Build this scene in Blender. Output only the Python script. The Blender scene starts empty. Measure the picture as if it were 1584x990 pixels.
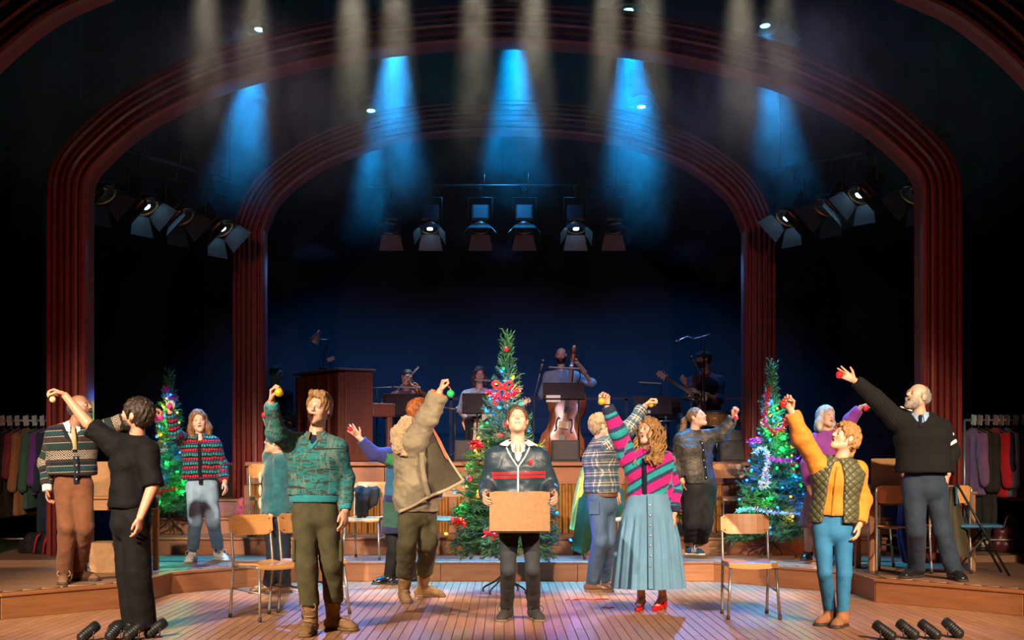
import bpy, bmesh, math, random
import numpy as np
from mathutils import Vector, Matrix
R = math.radians
random.seed(7)
SC = bpy.context.scene
COL = SC.collection
# ---------------------------------------------------------------- camera, world, light, exposure
F, CX, HY, H = 2200.0, 780.0, 715.0, 1.25      # focal length in px (1584 wide frame), vanishing point, eye height
cam = bpy.data.objects.new('camera', bpy.data.cameras.new('camera')); COL.objects.link(cam)
cam.location = (0, 0, H); cam.rotation_euler = (R(90), 0, 0)
cam.data.sensor_width = 36.0; cam.data.lens = F / 1584 * 36
cam.data.shift_x = (792 - CX) / 1584; cam.data.shift_y = (HY - 495) / 1584
cam.data.clip_end = 200
SC.camera = cam
wd = bpy.data.worlds.new('world'); SC.world = wd; wd.use_nodes = True
wd.node_tree.nodes['Background'].inputs[0].default_value = (0.15, 0.3, 0.5, 1)
wd.node_tree.nodes['Background'].inputs[1].default_value = 0.0015
SC.view_settings.view_transform = 'Standard'; SC.view_settings.look = 'None'
SC.view_settings.exposure = 0.25; SC.view_settings.gamma = 1.0; SC.view_settings.use_curve_mapping = False
try:
    cy = SC.cycles
    cy.max_bounces = 5; cy.diffuse_bounces = 2; cy.glossy_bounces = 2; cy.transmission_bounces = 3
    cy.volume_bounces = 0; cy.transparent_max_bounces = 6; cy.volume_step_rate = 2.0; cy.volume_max_steps = 128
    cy.use_denoising = True; cy.sample_clamp_indirect = 3.0; cy.caustics_reflective = False; cy.caustics_refractive = False
except Exception as e:
    print('cycles settings', e)

def W(px, py, d):
    return Vector(((px - CX) / F * d, d, H - (py - HY) / F * d))
def G(px, py, z=0.0):
    return W(px, py, F * (H - z) / (py - HY))

def spot(loc, target, power, color, angle, blend=0.4, size=0.08):
    l = bpy.data.lights.new('spot', 'SPOT'); l.energy = power; l.color = color
    l.spot_size = R(angle); l.spot_blend = blend; l.shadow_soft_size = size
    o = bpy.data.objects.new('spot_light', l); COL.objects.link(o)
    o.location = loc
    o.rotation_euler = (Vector(target) - Vector(loc)).to_track_quat('-Z', 'Y').to_euler()
    return o

# front of house key lights on the acting area (in the auditorium, above the camera)
spot((-6.0, 1.0, 6.2), (-1.6, 12.6, 0.75), 11500, (1.0, 0.79, 0.58), 27, 0.5, 0.12)
spot((6.0, 1.0, 6.2), (1.6, 12.6, 0.75), 10500, (1.0, 0.73, 0.49), 27, 0.5, 0.12)
spot((-3.4, 0.6, 6.0), (-3.4, 13.0, 0.7), 4600, (1.0, 0.78, 0.56), 21, 0.6, 0.12)
spot((3.4, 0.6, 6.0), (3.4, 13.0, 0.7), 4600, (1.0, 0.78, 0.56), 21, 0.6, 0.12)
spot((0.0, -0.5, 5.6), (0.1, 11.6, 0.85), 1900, (1.0, 0.88, 0.76), 16, 0.6, 0.12)
# red wash added to bring up the arches, from no known fixture
spot((-3.0, 0.0, 4.2), (-2.6, 15.5, 1.8), 900, (1.0, 0.32, 0.24), 31, 0.9, 0.15)
spot((3.0, 0.0, 4.2), (2.6, 15.5, 1.8), 900, (1.0, 0.32, 0.24), 31, 0.9, 0.15)
# blue back light on the stage, from the bar over the band
for bx in (-2.6, 0.0, 2.6):
    spot((bx, 20.4, 4.4), (bx * 0.9, 12.8, 0.0), 480, (0.16, 0.36, 1.0), 40, 0.5, 0.1)
# added blue spots: wash on the band, backdrop glow in place of haze
for bx in (-3.0, 0.0, 3.0):
    spot((bx, 19.9, 6.6), (bx * 0.9, 22.4, 1.2), 620, (0.03, 0.36, 1.0), 80, 0.8, 0.1)
# lilac front light on the band
spot((-4.0, 6.0, 6.4), (-0.3, 19.6, 2.1), 2200, (0.80, 0.46, 0.62), 14, 0.6, 0.12)
spot((4.0, 6.0, 6.4), (0.8, 19.6, 2.1), 2200, (0.60, 0.48, 0.80), 14, 0.6, 0.12)

# ---------------------------------------------------------------- materials
class NT:
    def __init__(s, m):
        m.use_nodes = True; s.m = m; s.t = m.node_tree; s.t.nodes.clear()
        s.out = s.n('ShaderNodeOutputMaterial')
    def n(s, typ, **kw):
        x = s.t.nodes.new(typ)
        for k, v in kw.items(): setattr(x, k, v)
        return x
    def link(s, a, b): s.t.links.new(a, b)
    def put(s, sock, v):
        if hasattr(v, 'is_linked') or isinstance(v, bpy.types.NodeSocket): s.link(v, sock)
        elif isinstance(v, (tuple, list)) and len(v) == 3 and sock.type == 'RGBA': sock.default_value = (*v, 1)
        else: sock.default_value = v
    def math(s, op, a, b=0.0, c=0.0):
        x = s.n('ShaderNodeMath', operation=op)
        for i, v in enumerate((a, b, c)): s.put(x.inputs[i], v)
        return x.outputs[0]
    def mix(s, f, a, b, blend='MIX'):
        x = s.n('ShaderNodeMix', data_type='RGBA', blend_type=blend)
        s.put(x.inputs[0], f); s.put(x.inputs[6], a); s.put(x.inputs[7], b)
        return x.outputs[2]
    def coord(s, which='Object'):
        return s.n('ShaderNodeTexCoord').outputs[which]
    def map(s, v, scale=(1, 1, 1), rot=(0, 0, 0)):
        x = s.n('ShaderNodeMapping'); s.put(x.inputs[0], v)
        x.inputs['Scale'].default_value = scale; x.inputs['Rotation'].default_value = rot
        return x.outputs[0]
    def noise(s, v, scale=5.0, detail=3.0, rough=0.5, dist=0.0):
        x = s.n('ShaderNodeTexNoise'); s.put(x.inputs['Vector'], v)
        x.inputs['Scale'].default_value = scale; x.inputs['Detail'].default_value = detail
        x.inputs['Roughness'].default_value = rough; x.inputs['Distortion'].default_value = dist
        return x.outputs[0]
    def attr(s, name):
        return s.n('ShaderNodeAttribute', attribute_name=name)
    def sep(s, v):
        x = s.n('ShaderNodeSeparateXYZ'); s.put(x.inputs[0], v); return x.outputs
    def comb(s, a, b, c):
        x = s.n('ShaderNodeCombineXYZ')
        for i, v in enumerate((a, b, c)): s.put(x.inputs[i], v)
        return x.outputs[0]
    def ramp(s, f, stops, interp='LINEAR'):
        x = s.n('ShaderNodeValToRGB'); s.put(x.inputs[0], f)
        e = x.color_ramp.elements; x.color_ramp.interpolation = interp
        while len(e) < len(stops): e.new(0.5)
        for i, (p, c) in enumerate(stops):
            e[i].position = p; e[i].color = (*c, 1) if len(c) == 3 else c
        return x.outputs[0]
    def bsdf(s, col, rough=0.6, metal=0.0, bump=None, bstr=0.3, bdist=0.01, **kw):
        b = s.n('ShaderNodeBsdfPrincipled')
        s.put(b.inputs['Base Color'], col); s.put(b.inputs['Roughness'], rough); s.put(b.inputs['Metallic'], metal)
        for k, v in kw.items(): s.put(b.inputs[k.replace('_', ' ')], v)
        if bump is not None:
            bn = s.n('ShaderNodeBump'); bn.inputs['Strength'].default_value = bstr; bn.inputs['Distance'].default_value = bdist
            s.put(bn.inputs['Height'], bump); s.link(bn.outputs[0], b.inputs['Normal'])
        s.link(b.outputs[0], s.out.inputs[0])
        return b
MATS = {}
def plain(name, col, rough=0.6, metal=0.0, var=0.15, scale=12.0, bstr=0.15, spec=0.5):
    if name in MATS: return MATS[name]
    m = bpy.data.materials.new(name); t = NT(m)
    c = t.coord('Object'); nz = t.noise(c, scale, 4)
    dark = tuple(v * (1 - var) for v in col); light = tuple(min(1, v * (1 + var)) for v in col)
    t.bsdf(t.ramp(nz, [(0.3, dark), (0.7, light)]), rough, metal, nz, bstr, 0.004, Specular_IOR_Level=spec)
    MATS[name] = m; return m
def fabric(name, col, rough=0.85, weave=260.0, var=0.18, fold=9.0, bstr=0.35, sheen=0.2):
    if name in MATS: return MATS[name]
    m = bpy.data.materials.new(name); t = NT(m)
    c = t.coord('Object'); nz = t.noise(c, fold, 4, 0.55); fine = t.noise(c, weave, 2)
    dark = tuple(v * (1 - var) for v in col); light = tuple(min(1, v * (1 + var)) for v in col)
    h = t.math('ADD', nz, t.math('MULTIPLY', fine, 0.25))
    t.bsdf(t.ramp(nz, [(0.3, dark), (0.7, light)]), rough, 0, h, bstr, 0.02, Sheen_Weight=sheen * min(1.0, 3 * max(col)), Specular_IOR_Level=0.15 + 0.6 * min(0.5, max(col)))
    MATS[name] = m; return m
def wood(name, a, b, rough=0.4, axis=0, grain=1.0):
    if name in MATS: return MATS[name]
    m = bpy.data.materials.new(name); t = NT(m)
    c = t.coord('Object'); oi = t.n('ShaderNodeObjectInfo').outputs['Random']
    sc = [14.0 * grain] * 3; sc[axis] = 1.2 * grain
    off = t.n('ShaderNodeVectorMath', operation='ADD'); t.link(c, off.inputs[0])
    t.link(t.comb(t.math('MULTIPLY', oi, 31.0), t.math('MULTIPLY', oi, 17.0), t.math('MULTIPLY', oi, 9.0)), off.inputs[1])
    v = t.map(off.outputs[0], tuple(sc))
    nz = t.noise(v, 2.2, 5, 0.6, 0.6)
    col = t.ramp(nz, [(0.25, a), (0.75, b)])
    col = t.mix(t.math('MULTIPLY', oi, 0.35), col, tuple(x * 0.6 for x in a))
    t.bsdf(col, t.math('ADD', t.math('MULTIPLY', nz, 0.2), rough - 0.1), 0, nz, 0.12, 0.004)
    MATS[name] = m; return m
def emit(name, col, strength):
    if name in MATS: return MATS[name]
    m = bpy.data.materials.new(name); t = NT(m)
    e = t.n('ShaderNodeEmission'); e.inputs[0].default_value = (*col, 1); e.inputs[1].default_value = strength
    t.link(e.outputs[0], t.out.inputs[0]); MATS[name] = m; return m

# ---------------------------------------------------------------- object helpers
def tag(o, label=None, cat=None, group=None, kind=None):
    if label: o['label'] = label
    if cat: o['category'] = cat
    if group: o['group'] = group
    if kind: o['kind'] = kind
    return o
def empty(name, loc, rz=0.0, label=None, cat=None, group=None, kind=None):
    o = bpy.data.objects.new(name, None); COL.objects.link(o); o.empty_display_size = 0.1
    o.location = loc; o.rotation_euler = (0, 0, rz)
    return tag(o, label, cat, group, kind)
def link(name, me, mat, parent=None, loc=None, rot=None, smooth=False):
    o = bpy.data.objects.new(name, me); COL.objects.link(o)
    if mat is not None and len(me.materials) == 0:
        for mm in (mat if isinstance(mat, (list, tuple)) else [mat]): me.materials.append(mm)
    if parent is not None: o.parent = parent
    if loc is not None: o.location = loc
    if rot is not None: o.rotation_euler = rot
    return o
class MB:
    """collects primitive shapes of ONE part and links them as one mesh"""
    def __init__(s): s.v = []; s.f = []; s.sm = []
    def add(s, vs, fs, smooth=False):
        o = len(s.v); s.v += [tuple(v) for v in vs]; s.f += [tuple(i + o for i in f) for f in fs]; s.sm += [smooth] * len(fs)
        return s
    def box(s, c, size, M=None, bev=0.0):
        x, y, z = (k / 2 for k in size)
        b = min(bev, x * 0.9, y * 0.9, z * 0.9)
        c = Vector(c)
        if b <= 0:
            vs = [Vector((sx * x, sy * y, sz * z)) for sz in (-1, 1) for sy in (-1, 1) for sx in (-1, 1)]
            fs = [(0, 2, 3, 1), (4, 5, 7, 6), (0, 1, 5, 4), (2, 6, 7, 3), (0, 4, 6, 2), (1, 3, 7, 5)]
        else:
            bm = bmesh.new(); bmesh.ops.create_cube(bm, size=1)
            for v in bm.verts: v.co = Vector((v.co.x * 2 * x, v.co.y * 2 * y, v.co.z * 2 * z))
            bmesh.ops.bevel(bm, geom=bm.edges[:], offset=b, segments=1, affect='EDGES')
            bm.verts.index_update(); vs = [v.co.copy() for v in bm.verts]; fs = [[v.index for v in f.verts] for f in bm.faces]; bm.free()
        if M is not None: vs = [M @ v for v in vs]
        return s.add([v + c for v in vs], fs)
    def tube(s, pts, r, n=8, cap=True, smooth=True):
        pts = [Vector(p) for p in pts]; rs = r if isinstance(r, (list, tuple)) else [r] * len(pts)
        ups = None; vs = []; fs = []
        for i, p in enumerate(pts):
            t = (pts[min(i + 1, len(pts) - 1)] - pts[max(i - 1, 0)])
            t = t.normalized() if t.length > 1e-9 else Vector((0, 0, 1))
            if ups is None:
                ups = t.orthogonal().normalized()
            else:
                ups = (ups - t * ups.dot(t))
                ups = ups.normalized() if ups.length > 1e-6 else t.orthogonal().normalized()
            w = t.cross(ups)
            for k in range(n):
                a = 2 * math.pi * k / n
                vs.append(p + (ups * math.cos(a) + w * math.sin(a)) * rs[i])
        for i in range(len(pts) - 1):
            for k in range(n):
                a, b = i * n + k, i * n + (k + 1) % n
                fs.append((a, b, b + n, a + n))
        s.add(vs, fs, smooth)
        if cap:
            o = len(s.v) - len(vs)
            s.f.append(tuple(o + k for k in reversed(range(n)))); s.sm.append(False)
            s.f.append(tuple(o + (len(pts) - 1) * n + k for k in range(n))); s.sm.append(False)
        return s
    def lathe(s, prof, c=(0, 0, 0), n=20, M=None, smooth=True):
        c = Vector(c); vs = []; fs = []
        for (r, z) in prof:
            for k in range(n):
                a = 2 * math.pi * k / n
                v = Vector((r * math.cos(a), r * math.sin(a), z))
                vs.append((M @ v if M is not None else v) + c)
        for i in range(len(prof) - 1):
            for k in range(n):
                a, b = i * n + k, i * n + (k + 1) % n
                fs.append((a, b, b + n, a + n))
        fs.append(tuple(reversed(range(n)))); fs.append(tuple((len(prof) - 1) * n + k for k in range(n)))
        return s.add(vs, fs, smooth)
    def sphere(s, c, r, n=12, m=8, sc=(1, 1, 1)):
        prof = [(max(1e-4, r * math.sin(math.pi * i / m)), -r * math.cos(math.pi * i / m)) for i in range(m + 1)]
        M = Matrix.Diagonal(sc)
        return s.lathe(prof, c, n, M)
    def prism(s, poly, z0, z1, M=None, c=(0, 0, 0)):
        """poly: list of (x,y); extruded in z"""
        n = len(poly); c = Vector(c)
        vs = [Vector((x, y, z0)) for x, y in poly] + [Vector((x, y, z1)) for x, y in poly]
        if M is not None: vs = [M @ v for v in vs]
        fs = [tuple(reversed(range(n))), tuple(range(n, 2 * n))] + [(i, (i + 1) % n, n + (i + 1) % n, n + i) for i in range(n)]
        return s.add([v + c for v in vs], fs)
    def mesh(s, name):
        me = bpy.data.meshes.new(name); me.from_pydata(s.v, [], s.f)
        me.polygons.foreach_set('use_smooth', s.sm); me.update(); return me
    def build(s, name, mat, parent=None, loc=None, rot=None):
        return link(name, s.mesh(name), mat, parent, loc, rot)
def copy_tree(o, parent=None, kids=None):
    c = o.copy(); COL.objects.link(c)
    if parent is not None: c.parent = parent
    for ch in [x for x in o.children]: copy_tree(ch, c)
    return c
def catmull(pts, n=8):
    pts = [Vector(p) for p in pts]; out = []
    P = [2 * pts[0] - pts[1]] + pts + [2 * pts[-1] - pts[-2]]
    for i in range(1, len(P) - 2):
        for k in range(n):
            t = k / n
            out.append(0.5 * ((2 * P[i]) + (P[i + 1] - P[i - 1]) * t + (2 * P[i - 1] - 5 * P[i] + 4 * P[i + 1] - P[i + 2]) * t * t + (3 * P[i] - P[i - 1] - 3 * P[i + 1] + P[i + 2]) * t ** 3))
    out.append(pts[-1]); return out
# ---------------------------------------------------------------- the setting
M_BLACK = fabric('black_drape', (0.006, 0.008, 0.010), 0.95, 120, 0.3, 2.0, 0.3, 0.0)
M_HAZE_BACK = fabric('haze_glow_backcloth', (0.035, 0.05, 0.07), 0.95, 90, 0.2, 0.8, 0.2, 0.0)  # blue in the cloth colour stands in for the glow of the haze
M_STAGE = wood('stage_board', (0.30, 0.13, 0.065), (0.50, 0.255, 0.13), 0.42, 1)
M_DECK = wood('deck_board', (0.20, 0.10, 0.055), (0.33, 0.18, 0.10), 0.5, 0)
M_RISER = wood('riser_wood', (0.22, 0.08, 0.03), (0.35, 0.145, 0.055), 0.4, 0)
M_STEP = wood('step_wood', (0.20, 0.065, 0.02), (0.31, 0.115, 0.04), 0.4, 0)
M_PANEL = wood('band_panel_wood', (0.20, 0.06, 0.02), (0.31, 0.105, 0.04), 0.4, 0)
M_ARCH = wood('dark_red_wood', (0.19, 0.026, 0.020), (0.29, 0.048, 0.034), 0.35, 2, 0.7)
M_GAP = plain('dark_gap', (0.03, 0.018, 0.012), 0.9)

def structure(o): o['kind'] = 'structure'; return o
# black box
structure(MB().box((0, 24.6, 5.0), (20, 0.2, 10.6)).build('wall_back', M_HAZE_BACK))
structure(MB().box((-8.6, 16.5, 5.0), (0.2, 17, 10.6)).build('wall_left', M_BLACK))
structure(MB().box((8.6, 16.5, 5.0), (0.2, 17, 10.6)).build('wall_right', M_BLACK))
structure(MB().box((0, 16.5, 10.2), (20, 17, 0.2)).build('fly_blackout', M_BLACK))  # added over the open flies to keep the stage dark

# stage floor: boards 75 mm wide running away from the house
floor = structure(MB().box((0, 11.7, -0.06), (14, 9.4, 0.08)).build('floor', M_GAP))
rnd = random.Random(3)
BW = 0.075
board_meshes = {}
def board_mesh(L):
    L = round(L, 1)
    if L not in board_meshes:
        board_meshes[L] = MB().box((0, 0, 0), (BW - 0.004, L - 0.004, 0.02), None, 0.002).mesh('stage_plank')
        board_meshes[L].materials.append(M_STAGE)
    return board_meshes[L]
planks = []
for i in range(-62, 63):
    x = (i + 0.5) * BW
    y = 8.2 - rnd.random() * 1.4
    while y < 15.2:
        L = rnd.choice((2.2, 2.6, 3.0, 3.4))
        planks.append((abs(x) / 3 + abs(y + L / 2 - 11.5), x, y, L)); y += L
planks.sort()
rest = MB()
for n, (_, x, y, L) in enumerate(planks):
    if n < 296:
        o = link('plank', board_mesh(L), None, floor, (x, y + L / 2, -0.01))
    else:
        rest.box((x, y + L / 2, -0.01), (BW - 0.004, L - 0.004, 0.02))
ro = rest.build('planking', M_STAGE, floor); ro['kind'] = 'stuff'

ZA, ZB, ZC, ZD, ZE = 0.21, 0.405, 0.60, 0.81, 1.25
front = [G(-160, 975), G(0, 958.5), G(201, 939), G(262, 919), G(470, 899), G(1105, 899), G(1322, 918), G(1356, 931), G(1584, 953), G(1760, 970)]
front[0] = Vector((-5.6, 10.7, 0)); front[-1] = Vector((5.8, 10.95, 0))
fp = [(p.x, p.y) for p in front]
# first deck: riser panels, nosing and boards
deck = structure(MB().prism(fp + [(8.4, 10.9), (8.4, 17.6), (-8.4, 17.6), (-8.4, 10.7)], 0.0, ZA - 0.03).build('floor_deck', M_GAP))
for k in range(len(fp) - 1):
    a, b = Vector((*fp[k], 0)), Vector((*fp[k + 1], 0)); dv = (b - a); L = dv.length; n = Vector((dv.y, -dv.x, 0)).normalized()
    ang = math.atan2(dv.y, dv.x); mid = (a + b) / 2
    npan = max(1, round(L / 1.6)); pl = L / npan
    for q in range(npan):
        c = a + dv * ((q + 0.5) / npan)
        MB().box((0, 0, 0), (pl - 0.004, 0.018, ZA - 0.032), None, 0.002).build('riser_panel', M_RISER, deck, c + n * 0.008 + Vector((0, 0, (ZA - 0.03) / 2)), (0, 0, ang))
    MB().box((0, 0, 0), (L + 0.02, 0.12, 0.03), None, 0.006).build('nosing', M_RISER, deck, mid - n * 0.03 + Vector((0, 0, ZA - 0.0155)), (0, 0, ang))
# deck boards, clipped to the outline
def front_y(x):
    for (x0, y0), (x1, y1) in zip(fp, fp[1:]):
        if min(x0, x1) <= x <= max(x0, x1) and abs(x1 - x0) > 1e-6: return y0 + (y1 - y0) * (x - x0) / (x1 - x0)
    return 10.9
def outline_x(y):
    """where the line at depth y enters the deck on the left and on the right"""
    xs = []
    for (x0, y0), (x1, y1) in zip(fp, fp[1:]):
        if (y0 - y) * (y1 - y) < 0: xs.append(x0 + (x1 - x0) * (y - y0) / (y1 - y0))
    return xs
y = 10.8; dw = 0.14
while y < 17.4:
    xs = outline_x(y + 0.001); xs2 = outline_x(y + dw)
    left = [min([v for v in q if v < 0] or [-9.0]) for q in (xs, xs2)]; right = [max([v for v in q if v > 0] or [9.0]) for q in (xs, xs2)]
    if y + dw / 2 > 15.05: spans = [(-6.9, 6.9)]
    else:
        spans = []
        lx = min(left); rx = max(right)
        lo = -6.9; hi = 6.9
        spans = [(lo, lx - 0.1), (rx + 0.1, hi)]
    for (x0, x1) in spans:
        x = x0 + rnd.uniform(0, 0.0)
        while x < x1 - 0.02:
            L = min(rnd.choice((2.0, 2.6, 3.2)), x1 - x)
            if L > 0.1:
                MB().box((0, 0, 0), (L - 0.004, dw - 0.005, 0.028)).build('deck_plank', M_DECK, deck, (x + L / 2, y + dw / 2, ZA - 0.0145))
            x += L
    y += dw
# second deck (z = ZB) with its riser, from wing to wing behind the first deck
def step(name, x0, x1, y0, y1, z0, z1, mat, post=0.0):
    t = structure(MB().box(((x0 + x1) / 2, (y0 + y1) / 2 + 0.012, (z0 + z1 - 0.03) / 2), (x1 - x0, y1 - y0 - 0.02, z1 - z0 - 0.03)).build(name, M_GAP))
    n = max(1, round((x1 - x0) / 2.0)); w = (x1 - x0) / n
    for q in range(n):
        MB().box((x0 + (q + 0.5) * w, y0 + 0.01, (z0 + z1 - 0.03) / 2), (w - 0.004, 0.02, z1 - z0 - 0.032), None, 0.002).build('riser_panel', mat, t)
    MB().box(((x0 + x1) / 2, y0 + 0.03, z1 - 0.015), (x1 - x0 + 0.02, 0.12, 0.03), None, 0.006).build('nosing', mat, t)
    yy = y0 + 0.09
    while yy < y1 - 0.02:
        d_ = min(0.15, y1 - yy)
        MB().box(((x0 + x1) / 2, yy + d_ / 2, z1 - 0.015), (x1 - x0, d_ - 0.005, 0.029)).build('tread_plank', M_DECK, t); yy += d_
    return t
step('floor_second_deck', -4.3, 4.3, 16.0, 17.0, ZA, ZB, M_STEP)
# stairs up to the band on both sides
step('floor_stair', -4.35, -3.09, 16.75, 17.15, ZB, ZC, M_STEP)
step('floor_stair', -4.35, -3.09, 17.05, 17.7, ZC, ZD, M_STEP)
step('floor_stair', 3.49, 4.55, 16.75, 17.15, ZB, ZC, M_STEP)
step('floor_stair', 3.49, 4.55, 17.05, 17.7, ZC, ZD, M_STEP)
# band platform
YB = 16.95
pf = [(-3.05, YB + 0.04), (3.45, YB + 0.04), (3.45, 17.75), (4.6, 17.75), (4.6, 22.8), (-4.4, 22.8), (-4.4, 17.75), (-3.05, 17.75)]
band = structure(MB().prism(pf, 0.0, ZE - 0.045).build('floor_band_platform', M_GAP))
MB().prism([(x, y - 0.02) for x, y in pf], ZE - 0.04, ZE).build('platform_top', plain('black_deck_paint', (0.02, 0.018, 0.02), 0.5), band)
MB().box((-3.06, 17.35, (ZB + ZE) / 2 - 0.03), (0.03, 0.80, ZE - ZB - 0.06), None, 0.004).build('side_panel', M_PANEL, band)
MB().box((3.46, 17.35, (ZB + ZE) / 2 - 0.03), (0.03, 0.80, ZE - ZB - 0.06), None, 0.004).build('side_panel', M_PANEL, band)
x0b, x1b = -3.05, 3.45
MB().box(((x0b + x1b) / 2, YB - 0.035, ZE - 0.02), (x1b - x0b + 0.06, 0.09, 0.05), None, 0.008).build('nosing', M_PANEL, band)
nb = 8; wb = (x1b - x0b) / nb
for q in range(nb):
    MB().box((x0b + (q + 0.5) * wb, YB, ZE - 0.155), (wb - 0.006, 0.03, 0.215), None, 0.004).build('fascia_panel', M_PANEL, band)
for q in range(nb + 1):
    MB().box((x0b + q * wb, YB - 0.005, (ZB + ZE - 0.27) / 2), (0.10, 0.04, ZE - 0.27 - ZB), None, 0.004).build('post', M_PANEL, band)
M_GOLD = fabric('gold_pleated_cloth', (0.26, 0.11, 0.02), 0.6, 160, 0.25, 12, 0.4, 0.0)
def pleats(x0, x1, z0, z1, y, amp=0.022, per=0.075, seed=0):
    r = random.Random(seed); n = int((x1 - x0) / 0.008); nz = 8; vs = []; fs = []
    ph = [r.uniform(0, 6.28) for _ in range(4)]
    for j in range(nz + 1):
        z = z0 + (z1 - z0) * j / nz; fl = 1.0 + 0.5 * (1 - j / nz)
        for i in range(n + 1):
            x = x0 + (x1 - x0) * i / n
            yy = y - amp * fl * (math.sin(6.283 * x / per + ph[0] + 0.8 * math.sin(3.1 * x + ph[1]) + 0.4 * j / nz) + 0.4 * math.sin(6.283 * x / per * 0.43 + ph[2]))
            vs.append((x, yy, z))
    for j in range(nz):
        for i in range(n):
            a = j * (n + 1) + i; fs.append((a, a + 1, a + n + 2, a + n + 1))
    return MB().add(vs, fs, True)
for q in range(nb):
    o = pleats(x0b + q * wb + 0.05, x0b + (q + 1) * wb - 0.05, ZB, ZE - 0.262, YB - 0.01, seed=q).build('pleated_curtain', M_GOLD, band)
# wing floors beside the decks
structure(MB().box((-6.2, 16.3, 0.12), (3.6, 4.4, 0.32)).build('floor_wing_left', M_DECK))
structure(MB().box((6.3, 17.0, 0.12), (3.6, 4.4, 0.32)).build('floor_wing_right', M_DECK))

# arches
def arch_path(pts, d, zbase, n=10):
    """pts: left half of the inner edge in photo px, from springing to crown; mirrored about the stage axis"""
    half = [Vector(((px - 783) / F * d, H - (py - HY) / F * d, 0)) for px, py in pts]
    full = half + [Vector((-p.x, p.y, 0)) for p in reversed(half[:-1])]
    c = catmull(full, n)
    col0 = [Vector((half[0].x, zbase + (half[0].y - zbase) * t / 6, 0)) for t in range(6)]
    return col0 + c + [Vector((-p.x, p.y, 0)) for p in reversed(col0)]
def sweep(path, prof, y0):
    """prof: closed list of (outward offset, depth towards the back)"""
    nrm = []
    for i in range(len(path)):
        t = (path[min(i + 1, len(path) - 1)] - path[max(i - 1, 0)]).normalized(); nrm.append(Vector((-t.y, t.x, 0)))
    m = len(prof); vs = []; fs = []
    for p, n in zip(path, nrm):
        for (o, dd) in prof:
            q = p + n * o; vs.append((q.x, y0 + dd, q.y))
    for i in range(len(path) - 1):
        for k in range(m):
            a, b = i * m + k, i * m + (k + 1) % m; fs.append((a, a + m, b + m, b))
    fs.append(tuple(range(m))); fs.append(tuple((len(path) - 1) * m + k for k in reversed(range(m))))
    return MB().add(vs, fs)
def arch(name, path, d, width, depth, ribs):
    t = structure(sweep(path, [(0.0, 0.05), (0.0, depth), (width, depth), (width, 0.05)], d).build(name, M_ARCH))
    for (o, w, p) in ribs:
        sweep(path, [(o, 0.06), (o + w * 0.12, -p * 0.6), (o + w * 0.5, -p), (o + w * 0.88, -p * 0.6), (o + w, 0.06)], d).build('moulding', M_ARCH, t)
    return t
out_in = [(135, 318), (139, 276), (165, 243), (211, 203), (252, 177), (303, 151), (353, 130), (404, 115), (480, 96), (581, 78), (707, 66), (783, 63)]
rib_o = [(-0.015, 0.07, 0.05), (0.075, 0.06, 0.02), (0.15, 0.055, 0.06), (0.22, 0.05, 0.03), (0.285, 0.05, 0.07), (0.345, 0.06, 0.03)]
arch('trim_1', arch_path(out_in, 14.7, ZA), 14.7, 0.40, 0.32, rib_o)
inn_in = [(410, 356), (433, 308), (480, 268), (530, 242), (606, 217), (690, 206), (783, 202)]
rib_i = [(-0.012, 0.07, 0.05), (0.07, 0.06, 0.02), (0.14, 0.055, 0.06), (0.205, 0.05, 0.03), (0.265, 0.05, 0.06), (0.32, 0.055, 0.03)]
arch('trim_2', arch_path(inn_in, 17.3, ZD - 0.02), 17.3, 0.375, 0.32, rib_i)
big_in = [(-110, 330), (-95, 230), (-40, 130), (60, 38), (150, -8), (300, -60), (560, -105), (783, -115)]
arch('trim_3', arch_path(big_in, 12.4, 0.0), 12.4, 0.36, 0.28, rib_o)
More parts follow.
